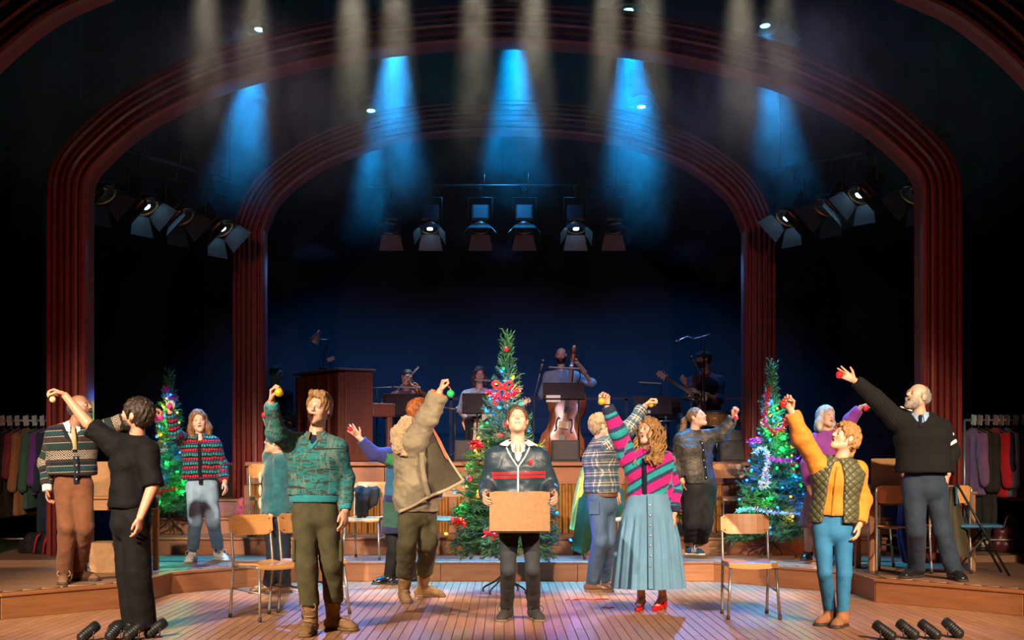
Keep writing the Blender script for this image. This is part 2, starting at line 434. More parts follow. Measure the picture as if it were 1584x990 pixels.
# ---------------------------------------------------------------- implicit surfaces: smooth bodies and clothes
def _a(v): return np.array(v, dtype=np.float32)
class Field:
    def __init__(s): s.p = []
    def cone(s, a, b, ra, rb, k=0.02, sub=False):
        s.p.append(('c', _a(a), _a(b), ra, rb, k, sub)); return s
    def ball(s, c, r, k=0.02, sub=False): return s.cone(c, c, r, r, k, sub)
    def ell(s, c, rad, M=None, k=0.02, sub=False):
        s.p.append(('e', _a(c), _a(rad), np.array(M if M is not None else Matrix.Identity(3), dtype=np.float32), 0, k, sub)); return s
    def econe(s, a, b, side, fwd, ra, rb, k=0.02, sub=False):
        """elliptic round cone: ra = (half width, half depth) at a, rb at b"""
        s.p.append(('s', _a(a), _a(b), (_a(side), _a(fwd)), (ra, rb), k, sub)); return s
    def cut(s, pt, nrm, box=None):
        """remove everything on the side nrm points to (inside box only when given: centre, half size)"""
        s.p.append(('x', _a(pt), _a(Vector(nrm).normalized()), box, 0, 0, False)); return s
    def mesh(s, h, pad=0.0):
        lo = np.full(3, 1e9); hi = np.full(3, -1e9); boxes = []
        for q in s.p:
            t = q[0]
            if t == 'c': r = max(q[3], q[4]); l = np.minimum(q[1], q[2]) - r; u = np.maximum(q[1], q[2]) + r
            elif t == 'e': r = float(q[2].max()); l = q[1] - r; u = q[1] + r
            elif t == 's': r = max(max(q[4][0]), max(q[4][1])); l = np.minimum(q[1], q[2]) - r; u = np.maximum(q[1], q[2]) + r
            else: boxes.append(None); continue
            boxes.append((l, u))
            if not q[6]: lo = np.minimum(lo, l); hi = np.maximum(hi, u)
        lo -= 3 * h; hi += 3 * h
        n = np.ceil((hi - lo) / h).astype(int) + 1
        ax = [(lo[i] + h * np.arange(n[i])).astype(np.float32) for i in range(3)]
        D = np.full(n, 1.0, dtype=np.float32)
        for q, bx in zip(s.p, boxes):
            t = q[0]; k = q[5]
            if t == 'x':
                sl = [slice(0, n[i]) for i in range(3)]
                if q[3] is not None:
                    c, e = _a(q[3][0]), _a(q[3][1])
                    sl = [slice(max(0, int((c[i] - e[i] - lo[i]) / h)), max(0, min(n[i], int((c[i] + e[i] - lo[i]) / h) + 1))) for i in range(3)]
            else:
                m = k + 2.5 * h
                sl = [slice(max(0, int((bx[0][i] - m - lo[i]) / h)), max(0, min(n[i], int((bx[1][i] + m - lo[i]) / h) + 2))) for i in range(3)]
            if any(x.stop <= x.start for x in sl): continue
            X = ax[0][sl[0]][:, None, None]; Y = ax[1][sl[1]][None, :, None]; Z = ax[2][sl[2]][None, None, :]
            S = D[sl[0], sl[1], sl[2]]
            if t == 'x':
                d = (X - q[1][0]) * q[2][0] + (Y - q[1][1]) * q[2][1] + (Z - q[1][2]) * q[2][2]
                S[...] = np.maximum(S, d); continue
            if t == 'c':
                a, b, ra, rb = q[1:5]; ab = b - a; L2 = float(ab @ ab)
                dx, dy, dz = X - a[0], Y - a[1], Z - a[2]
                if L2 < 1e-9: d = np.sqrt(dx * dx + dy * dy + dz * dz) - ra
                else:
                    tt = np.clip((dx * ab[0] + dy * ab[1] + dz * ab[2]) / L2, 0, 1)
                    d = np.sqrt((dx - tt * ab[0]) ** 2 + (dy - tt * ab[1]) ** 2 + (dz - tt * ab[2]) ** 2) - (ra + (rb - ra) * tt)
            elif t == 'e':
                c, r, M = q[1:4]; dx, dy, dz = X - c[0], Y - c[1], Z - c[2]
                u = [(dx * M[0, i] + dy * M[1, i] + dz * M[2, i]) / r[i] for i in range(3)]
                kk = np.sqrt(u[0] ** 2 + u[1] ** 2 + u[2] ** 2)
                k2 = np.sqrt((u[0] / r[0]) ** 2 + (u[1] / r[1]) ** 2 + (u[2] / r[2]) ** 2)
                d = kk * (kk - 1.0) / np.maximum(k2, 1e-5)
            else:
                a, b, (sd, fw), (r0, r1) = q[1:5]; ab = b - a; L2 = float(ab @ ab) + 1e-12
                dx, dy, dz = X - a[0], Y - a[1], Z - a[2]
                tt = np.clip((dx * ab[0] + dy * ab[1] + dz * ab[2]) / L2, 0, 1)
                px, py, pz = dx - tt * ab[0], dy - tt * ab[1], dz - tt * ab[2]
                w = r0[0] + (r1[0] - r0[0]) * tt; dp = r0[1] + (r1[1] - r0[1]) * tt; mn = np.minimum(w, dp)
                us = px * sd[0] + py * sd[1] + pz * sd[2]; uf = px * fw[0] + py * fw[1] + pz * fw[2]
                ua2 = np.maximum(px * px + py * py + pz * pz - us * us - uf * uf, 0)
                v = np.sqrt((us / w) ** 2 + (uf / dp) ** 2 + ua2 / (mn * mn))
                v2 = np.sqrt((us / (w * w)) ** 2 + (uf / (dp * dp)) ** 2 + ua2 / (mn ** 4))
                d = v * (v - 1) / np.maximum(v2, 1e-5)
            if q[6]:
                hh = np.maximum(k - np.abs(S + d), 0) / max(k, 1e-6); S[...] = np.maximum(S, -d) + hh * hh * k * 0.25
            else:
                hh = np.maximum(k - np.abs(S - d), 0) / max(k, 1e-6); S[...] = np.minimum(S, d) - hh * hh * k * 0.25
        return surface_nets(D, lo, h)
def surface_nets(D, lo, h):
    neg = D < 0; nx, ny, nz = D.shape
    cnt = np.zeros((nx - 1, ny - 1, nz - 1), dtype=np.int8)
    for i in (0, 1):
        for j in (0, 1):
            for k in (0, 1): cnt += neg[i:nx - 1 + i, j:ny - 1 + j, k:nz - 1 + k]
    act = np.argwhere((cnt > 0) & (cnt < 8))
    if len(act) == 0: return np.zeros((0, 3)), np.zeros((0, 4), int)
    idx = np.full(cnt.shape, -1, dtype=np.int32); idx[act[:, 0], act[:, 1], act[:, 2]] = np.arange(len(act))
    cv = {}
    for i in (0, 1):
        for j in (0, 1):
            for k in (0, 1): cv[i, j, k] = D[act[:, 0] + i, act[:, 1] + j, act[:, 2] + k]
    acc = np.zeros((len(act), 3)); c = np.zeros(len(act))
    for a in range(3):
        o = [x for x in range(3) if x != a]
        for p in (0, 1):
            for q in (0, 1):
                e0 = [0, 0, 0]; e0[o[0]] = p; e0[o[1]] = q; e1 = list(e0); e1[a] = 1
                v0, v1 = cv[tuple(e0)], cv[tuple(e1)]; m = (v0 < 0) != (v1 < 0)
                t = np.where(m, v0 / np.where(m, v0 - v1, 1), 0)
                for x in range(3): acc[:, x] += m * (e0[x] + (t if x == a else 0))
                c += m
    V = (act + acc / c[:, None]) * h + lo
    Q = []
    for a in range(3):
        o = [(a + 1) % 3, (a + 2) % 3]
        sl0 = [slice(None)] * 3; sl1 = [slice(None)] * 3; sl0[a] = slice(0, -1); sl1[a] = slice(1, None)
        n0, n1 = neg[tuple(sl0)], neg[tuple(sl1)]
        e = np.argwhere(n0 != n1); e = e[(e[:, o[0]] > 0) & (e[:, o[1]] > 0) & (e[:, o[0]] < D.shape[o[0]] - 1) & (e[:, o[1]] < D.shape[o[1]] - 1)]
        flip = n0[e[:, 0], e[:, 1], e[:, 2]]
        def cell(p, q):
            z = e.copy(); z[:, o[0]] -= p; z[:, o[1]] -= q; return idx[z[:, 0], z[:, 1], z[:, 2]]
        f = np.stack([cell(1, 1), cell(0, 1), cell(0, 0), cell(1, 0)], 1)
        f[~flip] = f[~flip][:, ::-1]
        Q.append(f)
    Q = np.concatenate(Q); Q = Q[(Q >= 0).all(1)]
    return V, Q
def vnormals(V, Q):
    n = np.cross(V[Q[:, 2]] - V[Q[:, 0]], V[Q[:, 3]] - V[Q[:, 1]])
    N = np.zeros_like(V)
    for i in range(4): np.add.at(N, Q[:, i], n)
    return N / np.maximum(np.linalg.norm(N, axis=1, keepdims=True), 1e-9)
_rs = np.random.RandomState(5); _LAT = _rs.rand(32, 32, 32).astype(np.float32) * 2 - 1
def vnoise(P, sc):
    p = P * np.asarray(sc) + 100.0; i = np.floor(p).astype(int); f = p - i; f = f * f * (3 - 2 * f); i &= 31; j = (i + 1) & 31
    def L(a, b, c): return _LAT[a, b, c]
    x0, y0, z0 = i.T; x1, y1, z1 = j.T; fx, fy, fz = f.T
    a = L(x0, y0, z0) * (1 - fx) + L(x1, y0, z0) * fx; b = L(x0, y1, z0) * (1 - fx) + L(x1, y1, z0) * fx
    c = L(x0, y0, z1) * (1 - fx) + L(x1, y0, z1) * fx; d = L(x0, y1, z1) * (1 - fx) + L(x1, y1, z1) * fx
    return (a * (1 - fy) + b * fy) * (1 - fz) + (c * (1 - fy) + d * fy) * fz
def np_mesh(name, V, Q, origin, attrs=None):
    me = bpy.data.meshes.new(name)
    me.vertices.add(len(V)); me.vertices.foreach_set('co', (V - np.array(origin)).astype(np.float32).ravel())
    me.loops.add(len(Q) * 4); me.loops.foreach_set('vertex_index', Q.astype(np.int32).ravel())
    me.polygons.add(len(Q)); me.polygons.foreach_set('loop_start', np.arange(0, len(Q) * 4, 4, dtype=np.int32))
    me.polygons.foreach_set('use_smooth', np.ones(len(Q), dtype=bool))
    for k, (typ, arr) in (attrs or {}).items():
        at = me.attributes.new(k, typ, 'POINT')
        if typ == 'FLOAT_COLOR': at.data.foreach_set('color', arr.astype(np.float32).ravel())
        else: at.data.foreach_set('vector', arr.astype(np.float32).ravel())
    me.update(calc_edges=True); me.validate(); return me
def wrinkle(V, Q, amp, sc=(7, 7, 14), fine=0.4):
    N = vnormals(V, Q)
    d = vnoise(V, sc) + fine * vnoise(V + 3.3, tuple(2.3 * x for x in sc))
    return V + N * (amp * d)[:, None]

# ---------------------------------------------------------------- people
M_SKIN = bpy.data.materials.new('skin'); _t = NT(M_SKIN)
_c = _t.attr('col').outputs['Color']; _n = _t.noise(_t.coord('Object'), 60, 3)
_t.bsdf(_t.mix(0.12, _c, _t.mix(_n, (0.25, 0.08, 0.05), (0.9, 0.6, 0.45))), 0.5, 0, _n, 0.08, 0.003, Subsurface_Weight=0.0)
def hair_mat(name, col, rough=0.45):
    if name in MATS: return MATS[name]
    m = bpy.data.materials.new(name); t = NT(m); c = t.coord('Object')
    nz = t.noise(t.map(c, (1, 1, 0.25)), 190, 3, 0.6); n2 = t.noise(c, 25, 2)
    colr = t.ramp(t.math('ADD', t.math('MULTIPLY', nz, 0.7), t.math('MULTIPLY', n2, 0.3)), [(0.3, tuple(v * 0.25 for v in col)), (0.7, tuple(min(1, v * 0.95) for v in col))])
    t.bsdf(colr, rough, 0, nz, 0.7, 0.006, Specular_IOR_Level=0.35); MATS[name] = m; return m

def frame_from(yaw, pitch=0.0, roll=0.0):
    """columns: side (to the person's left-hand when facing us = image right), forward, up"""
    f = Vector((math.sin(R(yaw)) * math.cos(R(pitch)), -math.cos(R(yaw)) * math.cos(R(pitch)), math.sin(R(pitch))))
    s = Vector((math.cos(R(yaw)), math.sin(R(yaw)), 0))
    u = s.cross(f) if s.cross(f).z > 0 else f.cross(s)
    if roll:
        q = Matrix.Rotation(R(roll), 3, f); s = q @ s; u = q @ u
    return Matrix((s, f, u)).transposed()

class Person:
    def __init__(s, label, skin, hair, J, chest, head, ground, group=None, pelvis_yaw=None, size=1.0, hand_col=None, eyes=(0.04, 0.05, 0.055), build=1.0):
        """J: joints in world space; chest: yaw; head: (yaw, pitch, roll, mouth opening)"""
        s.J = J; s.k = size; s.skin = np.array(skin); s.hair = hair; s.eyes = eyes; s.build = build
        s.C = frame_from(chest); s.side, s.fwd = s.C.col[0].copy(), s.C.col[1].copy()
        s.Hm = frame_from(*head[:3]); s.mouth = head[3] if len(head) > 3 else 0.0
        s.org = Vector(((J['aL'].x + J['aR'].x) / 2, (J['aL'].y + J['aR'].y) / 2, ground)); s.ground = ground
        s.V = []; s.Q = []; s.Cc = []; s.nv = 0
        s.label = label; s.group = group
    def hl(s, v):  # head-local to world
        return s.J['head'] + s.Hm @ (Vector(v) * s.k)
    def collect(s, V, Q, col):
        if len(V) == 0: return
        s.V.append(V); s.Q.append(Q + s.nv); s.nv += len(V)
        c = np.ones((len(V), 4)); c[:, :3] = col; s.Cc.append(c)
    def head_mesh(s, h=0.0048, beard=None):
        f = Field(); k = s.k; M = s.Hm; L = s.hl
        f.ell(L((0, -0.012, 0.03)), (0.075 * k, 0.095 * k, 0.083 * k), M)
        f.ell(L((0, 0.026, -0.032)), (0.060 * k, 0.064 * k, 0.082 * k), M, 0.03 * k)
        for x in (-1, 1):
            f.cone(L((x * 0.047, 0.0, -0.052)), L((x * 0.012, 0.068, -0.094)), 0.018 * k, 0.017 * k, 0.03 * k)
            f.ball(L((x * 0.036, 0.058, -0.026)), 0.024 * k, 0.025 * k)
        f.ball(L((0, 0.074, -0.097)), 0.016 * k, 0.02 * k)
        f.cone(L((-0.034, 0.078, 0.023)), L((0.034, 0.078, 0.023)), 0.012 * k, 0.012 * k, 0.02 * k)
        for x in (-1, 1): f.ball(L((x * 0.031, 0.103, 0.004)), 0.0165 * k, 0.012 * k, True)
        f.cone(L((0, 0.088, 0.014)), L((0, 0.108, -0.022)), 0.006 * k, 0.0098 * k, 0.010 * k)
        for x in (-1, 1): f.ball(L((x * 0.0105, 0.097, -0.027)), 0.0065 * k, 0.008 * k)
        f.ell(L((0, 0.090, -0.052)), (0.022 * k, 0.011 * k, 0.006 * k), M, 0.006 * k)
        f.ell(L((0, 0.088, -0.064)), (0.019 * k, 0.011 * k, 0.007 * k), M, 0.006 * k)
        if s.mouth > 0: f.ell(L((0, 0.098, -0.058 - 0.003 * s.mouth)), (0.016 * k, 0.024 * k, (0.004 + 0.0065 * s.mouth) * k), M, 0.002, True)
        for x in (-1, 1):
            f.ell(L((x * 0.077, -0.006, -0.004)), (0.009 * k, 0.019 * k, 0.030 * k), M, 0.006 * k)
            f.ball(L((x * 0.089, 0.0, 0.0)), 0.008 * k, 0.004, True)
        nb = s.J['neck']; top = L((0, -0.022, -0.045))
        f.cone(top, nb + Vector((0, 0, -0.06)), 0.050 * k * s.build ** 0.5, 0.060 * k * s.build ** 0.5, 0.03 * k)
        V, Q = f.mesh(h)
        loc = (V - np.array(s.J['head'])) @ np.array(s.Hm) / k
        x, y, z = loc.T; ax = np.abs(x)
        col = np.tile(s.skin, (len(V), 1))
        ck = np.exp(-(((ax - 0.04) / 0.02) ** 2 + ((z + 0.03) / 0.022) ** 2)) * (y > 0.03)
        col = col * (1 - 0.25 * ck[:, None]) + np.array([s.skin[0] * 1.0, s.skin[1] * 0.55, s.skin[2] * 0.5]) * 0.25 * ck[:, None]
        lip = ((ax / 0.022) ** 2 + ((z + 0.058) / (0.011 + 0.005 * s.mouth)) ** 2 < 1) & (y > 0.083)
        col[lip] = s.skin * np.array([0.86, 0.56, 0.56])
        if s.mouth > 0:
            cav = (ax < 0.016) & (np.abs(z + 0.058 + 0.003 * s.mouth) < 0.003 + 0.006 * s.mouth) & (y > 0.06) & (y < 0.088)
            col[cav] = (0.06, 0.012, 0.012)
            col[cav & (z > -0.055) & (y > 0.075)] = (0.75, 0.70, 0.62)
        hc = np.array(s.hair)
        brow = (ax > 0.013) & (ax < 0.047) & (np.abs(z - 0.026 + 0.12 * (ax - 0.03)) < 0.005) & (y > 0.06)
        col[brow] = 0.35 * s.skin + 0.65 * hc * 0.7
        if beard:
            bm = (z < -0.035 + 0.3 * np.maximum(0, ax - 0.03)) & (y > -0.01) & ~lip & (z > -0.125)
            col[bm] = col[bm] * (1 - beard) + hc * beard
        s.collect(V, Q, col)
        # eyes
        n, m = 14, 10
        th = np.linspace(0, np.pi, m + 1); ph = np.linspace(0, 2 * np.pi, n, endpoint=False)
        base = np.array([[np.sin(t) * np.cos(p), -np.cos(t) if False else np.cos(t), np.sin(t) * np.sin(p)] for t in th for p in ph])
        q = np.array([[i * n + j, (i + 1) * n + j, (i + 1) * n + (j + 1) % n, i * n + (j + 1) % n] for i in range(m) for j in range(n)])
        for sx in (-1, 1):
            ang = np.arccos(np.clip(base[:, 1], -1, 1))
            c = np.where((ang < 0.28)[:, None], np.array((0.01, 0.01, 0.01)), np.where((ang < 0.62)[:, None], np.array(s.eyes), np.array((0.52, 0.48, 0.44))))
            P = np.array(L((sx * 0.031, 0.0815, 0.004))) + (base * 0.0125 * k) @ np.array(s.Hm).T
            s.collect(P, q, c)
            # upper and lower lid as a thin arc of skin
            for zz, rr, up in ((0.0084, 0.0033, 1), (-0.0076, 0.0027, -1)):
                fl = Field(); a_ = [L((sx * 0.031 + t, 0.0905 - 9 * t * t, 0.004 + zz - up * 10 * t * t)) for t in (-0.014, -0.007, 0, 0.007, 0.014)]
                for i in range(4): fl.cone(a_[i], a_[i + 1], rr * k, rr * k, 0.003)
                v_, q_ = fl.mesh(0.003); s.collect(v_, q_, s.skin * (0.70 if up > 0 else 0.88))
    def hand(s, which, pose, n, thumb, fing=None, h=0.0042, forearm=0.05, scale=1.0, reach=None):
        """n: direction the palm faces, thumb: direction of the thumb side"""
        k = s.k * scale; w = s.J['w' + which]; e = s.J['e' + which]
        d = (Vector(fing) if fing is not None else (w - e)).normalized()
        n = Vector(n); n = (n - d * n.dot(d)).normalized()
        t = d.cross(n); t = t if t.dot(Vector(thumb)) > 0 else -t
        f = Field(); P = lambda a, b, c: w + d * (a * k) + t * (b * k) + n * (c * k)
        ar = (e - w).normalized()
        f.cone(w + ar * forearm, w, (0.030 + 0.10 * max(0, forearm - 0.06)) * k if forearm < 0.2 else 0.043 * k, 0.026 * k, 0.01)
        f.econe(P(0.015, 0, 0), P(0.082, 0, 0), t, n, (0.030 * k, 0.015 * k), (0.040 * k, 0.013 * k), 0.012)
        bends = {'relax': [(18, 24, 14), (24, 30, 18), (30, 34, 20), (34, 38, 22)], 'open': [(2, 6, 4), (0, 5, 4), (2, 8, 5), (6, 10, 6)],
                 'pinch': [(48, 48, 22), (40, 62, 30), (46, 72, 34), (52, 76, 36)], 'fist': [(62, 82, 50), (66, 86, 52), (70, 88, 54), (74, 90, 54)],
                 'grip': [(28, 52, 30), (30, 54, 32), (32, 56, 34), (36, 58, 34)], 'flat': [(30, 12, 8), (32, 12, 8), (34, 12, 8), (36, 14, 8)]}[pose]
        sp = {'open': 11, 'relax': 3, 'pinch': 4, 'fist': 1, 'grip': 2, 'flat': 3}[pose]
        tips = []
        for i, (bd, L, off) in enumerate(zip(bends, (0.073, 0.081, 0.076, 0.060), (0.029, 0.010, -0.010, -0.028))):
            p = P(0.088 - 0.006 * abs(i - 1), off, 0); yaw = R(sp * (1.2 - i) * 0.8)
            base = (d * math.cos(yaw) + t * math.sin(yaw)).normalized(); ang = 0
            for sg, (bb, fr, r0, r1) in enumerate(zip(bd, (0.45, 0.31, 0.24), (0.0095, 0.0088, 0.008), (0.0088, 0.008, 0.0068))):
                ang += R(bb); q = p + (base * math.cos(ang) + n * math.sin(ang)) * (L * fr * k)
                f.cone(p, q, r0 * k, r1 * k, 0.003); p = q
            tips.append(p)
        b0 = P(0.022, 0.026, 0.006)
        if pose in ('open', 'flat'): m1 = P(0.052, 0.058, 0.010); m2 = P(0.082, 0.074, 0.014)
        elif pose == 'pinch':
            m1 = P(0.058, 0.046, 0.034); m2 = m1 + (tips[0] - m1) * 0.85
        elif pose in ('fist', 'grip'): m1 = P(0.058, 0.044, 0.026); m2 = P(0.086, 0.022, 0.044)
        else: m1 = P(0.056, 0.044, 0.018); m2 = P(0.088, 0.042, 0.030)
        f.cone(b0, m1, 0.014 * k, 0.0105 * k, 0.012); f.cone(m1, m2, 0.0105 * k, 0.008 * k, 0.003)
        V, Q = f.mesh(h)
        sk = s.skin * np.array([1.0, 0.88, 0.84])
        col = np.tile(sk, (len(V), 1)); s.collect(V, Q, col)
        s.J['tip' + which] = tips[0]; s.J['grip' + which] = P(0.09, 0, 0.03)
        return tips[0]
    def torso_core(s, h=0.02, arms=True, legs=True):
        f = Field(); J = s.J; k = s.k; b = s.build
        hip = (J['hL'] + J['hR']) / 2
        f.econe(hip, J['neck'] + Vector((0, 0, -0.11)), s.side, s.fwd, (0.12 * k * b, 0.08 * k * b), (0.13 * k * b, 0.075 * k * b), 0.03)
        for w in 'LR':
            f.cone(J['s' + w] * 0.9 + J['neck'] * 0.1, J['e' + w], 0.042 * k, 0.035 * k, 0.03); f.cone(J['e' + w], J['w' + w], 0.035 * k, 0.024 * k, 0.02)
            if legs:
                f.cone(J['h' + w], J['k' + w], 0.055 * k, 0.040 * k, 0.02); f.cone(J['k' + w], J['a' + w], 0.040 * k, 0.024 * k, 0.02)
                ft = J['f' + w]; f.cone(J['a' + w], J['a' + w] + ft * 0.07 + Vector((0, 0, -0.05)), 0.024 * k, 0.020 * k, 0.02)
        f.cone(J['neck'] + Vector((0, 0, -0.12)), J['neck'] + Vector((0, 0, -0.02)), 0.05 * k, 0.045 * k, 0.03)
        V, Q = f.mesh(h); s.collect(V, Q, np.tile(s.skin, (len(V), 1)))
    def finish(s):
        V = np.concatenate(s.V); Q = np.concatenate(s.Q); C = np.concatenate(s.Cc)
        me = np_mesh('person', V, Q, s.org, {'col': ('FLOAT_COLOR', C)})
        s.root = link('person', me, M_SKIN, None, s.org)
        tag(s.root, s.label, 'person', s.group)
        for (nm, me, mat, kids) in s.pend:
            o = link(nm, me, mat, s.root)
            for (n2, me2, m2) in kids: link(n2, me2, m2, o)
        return s.root
    pend = None
    def part(s, name, V, Q, mat, attrs=None, kids=()):
        if s.pend is None: s.pend = []
        s.pend.append((name, np_mesh(name, V, Q, s.org, attrs), mat, list(kids))); return s.pend[-1]
    def sub(s, name, mb, mat):
        """a small mesh built from MB in world coordinates, as a sub-part of the last part"""
        me = mb.mesh(name); o = s.org
        me.transform(Matrix.Translation(-o)); s.pend[-1][3].append((name, me, mat))
    def mbpart(s, name, mb, mat):
        me = mb.mesh(name); me.transform(Matrix.Translation(-s.org))
        if s.pend is None: s.pend = []
        s.pend.append((name, me, mat, []))
    # --- clothes
    def gco(s, V):
        """pattern coordinates of a garment: (across, distance down from the neck or shoulder, which part)"""
        J = s.J; hip = (J['hL'] + J['hR']) / 2
        bones = [(np.array(J['neck']), np.array(hip), 0)]
        for i, w in enumerate('LR'):
            bones += [(np.array(J['s' + w]), np.array(J['e' + w]), 1 + i), (np.array(J['e' + w]), np.array(J['w' + w]), 1 + i)]
        best = np.full(len(V), 1e9); out = np.zeros((len(V), 3))
        La = {1: 0.0, 2: 0.0}
        for bi, (a, b, part) in enumerate(bones):
            ab = b - a; L = np.linalg.norm(ab); t = np.clip(((V - a) @ ab) / (L * L), 0, 1); q = V - (a + t[:, None] * ab)
            d = np.linalg.norm(q, axis=1) - (0.185 * s.build if part == 0 else 0.045)
            m = d < best; best[m] = d[m]
            if part == 0:
                u = (V - a) @ np.array(s.side); v = ((V - a) @ ab) / L
                fr = (V - a) @ np.array(s.fwd)
                u = np.where(fr > 0, u, u + 2.0)
            else:
                ax = ab / L; r1 = np.cross(ax, np.array(s.fwd)); r1 /= np.linalg.norm(r1) + 1e-9; r2 = np.cross(ax, r1)
                u = np.arctan2(q @ r1, q @ r2) * 0.05
                v = ((V - a) @ ab) / L + (La[part] if bi in (2, 4) else 0.0)
            out[m, 0] = u[m]; out[m, 1] = v[m]; out[m, 2] = part
            if bi in (1, 3): La[part] = L
        return out
    def top(s, name, mat, hem, chest=(0.185, 0.125), waist=(0.165, 0.115), sleeve=(0.070, 0.060, 0.046), slen=(1.0, 1.0), shoulder=0.075, h=0.011, amp=0.006, wsc=(7, 7, 13), neck=None, hemw=None, vneck=0.0, collar=0.058, extra=None, open_front=0.0):
        """hem: world height of the hem; slen: share of the sleeve for each arm (1 = to the wrist, 0.5 = elbow)"""
        f = Field(); J = s.J; k = s.k * s.build; kk = s.k; hip = (J['hL'] + J['hR']) / 2; nk = J['neck']
        ch = nk.lerp(hip, 0.30); wa = nk.lerp(hip, 0.78)
        ux = nk.lerp(hip, 0.10)
        f.econe(ux, ch, s.side, s.fwd, (chest[0] * 0.62 * k, chest[1] * 0.62 * k), (chest[0] * k, chest[1] * k), 0.03)
        f.econe(ch, wa, s.side, s.fwd, (chest[0] * k, chest[1] * k), (waist[0] * k, waist[1] * k), 0.05)
        hw = hemw or waist; hp = Vector((hip.x, hip.y, hem - 0.05))
        if hp.z < wa.z: f.econe(wa, hp, s.side, s.fwd, (waist[0] * k, waist[1] * k), (hw[0] * k, hw[1] * k), 0.05)
        f.cut((0, 0, hem), (0, 0, -1), (Vector((hip.x, hip.y, hem - 0.17)), (0.45, 0.45, 0.172)))
        for i, w in enumerate('LR'):
            sh, el, wr = J['s' + w], J['e' + w], J['w' + w]
            f.cone(ux.lerp(sh, 0.35), sh, shoulder * 0.95 * kk, sleeve[0] * kk, 0.06)
            L = slen[i]
            if L <= 0: continue
            if L > 0.5:
                f.cone(sh, el, sleeve[0] * kk, sleeve[1] * kk, 0.045)
                e2 = el.lerp(wr, (L - 0.5) * 2); f.cone(el, e2, sleeve[1] * kk, sleeve[2] * kk, 0.03)
                dr = (wr - el).normalized(); f.cut(e2 + dr * 0.005, dr, (e2 + dr * 0.05, (0.075,) * 3))
            else:
                e2 = sh.lerp(el, L * 2); f.cone(sh, e2, sleeve[0] * kk, sleeve[1] * kk, 0.045)
                dr = (el - sh).normalized(); f.cut(e2 + dr * 0.005, dr, (e2 + dr * 0.06, (0.085,) * 3))
        # neckline
        up = Vector((0, 0, 1))
        f.cone(nk + Vector((0, 0, -0.01)) , nk + up * 0.16, collar * kk, collar * 1.35 * kk, 0.008, True)
        if vneck > 0:
            f.econe(nk + s.fwd * 0.085 * kk + up * 0.03, nk + s.fwd * (chest[1] * k + 0.03) - up * vneck, s.side, s.fwd, (0.078 * kk, 0.10 * kk), (0.004, 0.05), 0.006, True)
        if open_front > 0:
            a = nk + s.fwd * (chest[1] * k + 0.05); b = Vector((hip.x, hip.y, hem - 0.1)) + s.fwd * (hw[1] * k + 0.05)
            f.econe(a, b, s.side, s.fwd, (open_front * 0.6, 0.105), (open_front * 1.1, 0.17), 0.004, True)
        if extra: extra(f)
        V, Q = f.mesh(h)
        if amp: V = wrinkle(V, Q, amp, wsc)
        s.surf = V
        return s.part(name, V, Q, mat, {'gco': ('FLOAT_VECTOR', s.gco(V))})
    def front_at(s, p, off=0.0):
        """the point on the front of the last garment level with p, off to the side"""
        V = s.surf; r = V - np.array(p); u = r @ np.array(s.side) - off; z = r[:, 2]; fr = r @ np.array(s.fwd)
        m = (np.abs(u) < 0.03) & (np.abs(z) < 0.03) & (fr > 0)
        d = float(np.percentile(fr[m], 80)) if m.any() else 0.13
        return Vector(p) + s.fwd * d + s.side * off
    def legs(s, name, mat, waistz, thigh=0.088, knee=0.066, ankle=0.058, hemz=0.06, h=0.011, amp=0.0055, wsc=(11, 11, 11), seat=(0.165, 0.115)):
        f = Field(); J = s.J; k = s.k; b = s.build; hip = (J['hL'] + J['hR']) / 2
        f.econe(hip + Vector((0, 0, -0.03)), Vector((hip.x, hip.y, waistz - 0.03)), s.side, s.fwd, (seat[0] * k * b, seat[1] * k * b), (seat[0] * 0.9 * k * b, seat[1] * 0.9 * k * b), 0.04)
        f.cut((0, 0, waistz), (0, 0, 1), (Vector((hip.x, hip.y, waistz + 0.15)), (0.4, 0.4, 0.152)))
        for w in 'LR':
            hp, kn, an = J['h' + w], J['k' + w], J['a' + w]
            tt = (s.ground + hemz - an.z) / max(kn.z - an.z, 0.05); end = an.lerp(kn, max(-0.15, min(0.9, tt)))
            f.cone(hp, kn, thigh * k, knee * k, 0.022); f.cone(kn, end + (end - kn).normalized() * 0.02, knee * k, ankle * k, 0.015)
            f.cut((0, 0, s.ground + hemz), (0, 0, -1), (end - Vector((0, 0, 0.07)), (ankle * 2.2 * k, ankle * 2.2 * k, 0.071)))
        V, Q = f.mesh(h)
        if amp: V = wrinkle(V, Q, amp, wsc)
        bones = np.zeros((len(V), 3)); rel = V - np.array(hip); bones[:, 0] = rel @ np.array(s.side); bones[:, 1] = -rel[:, 2]; bones[:, 2] = rel @ np.array(s.fwd)
        return s.part(name, V, Q, mat, {'gco': ('FLOAT_VECTOR', bones)})
    def shoe(s, w, mat, sole_mat, kind='shoe', length=0.29, laces=None, shaft=0.0, sole=0.022, lace_mat=None, name='shoe'):
        k = s.k; an = s.J['a' + w]; d = s.J['f' + w]; t = d.cross(Vector((0, 0, 1))); g = s.ground
        P = lambda a, b, c: Vector((an.x, an.y, g)) + d * (a * k) + t * (b * k) + Vector((0, 0, c * k))
        L = length; up = Vector((0, 0, 1))
        f = Field()
        f.cone(P(-0.055, 0, 0.045), P(0.0, 0, 0.055), 0.036 * k, 0.040 * k, 0.02)
        f.cone(P(0.0, 0, 0.060), P(L - 0.155, 0, 0.036), 0.042 * k, 0.040 * k, 0.03)
        f.econe(P(L - 0.17, 0, 0.032), P(L - 0.115, 0, 0.026), t, up, (0.046 * k, 0.030 * k), (0.040 * k, 0.024 * k), 0.02)
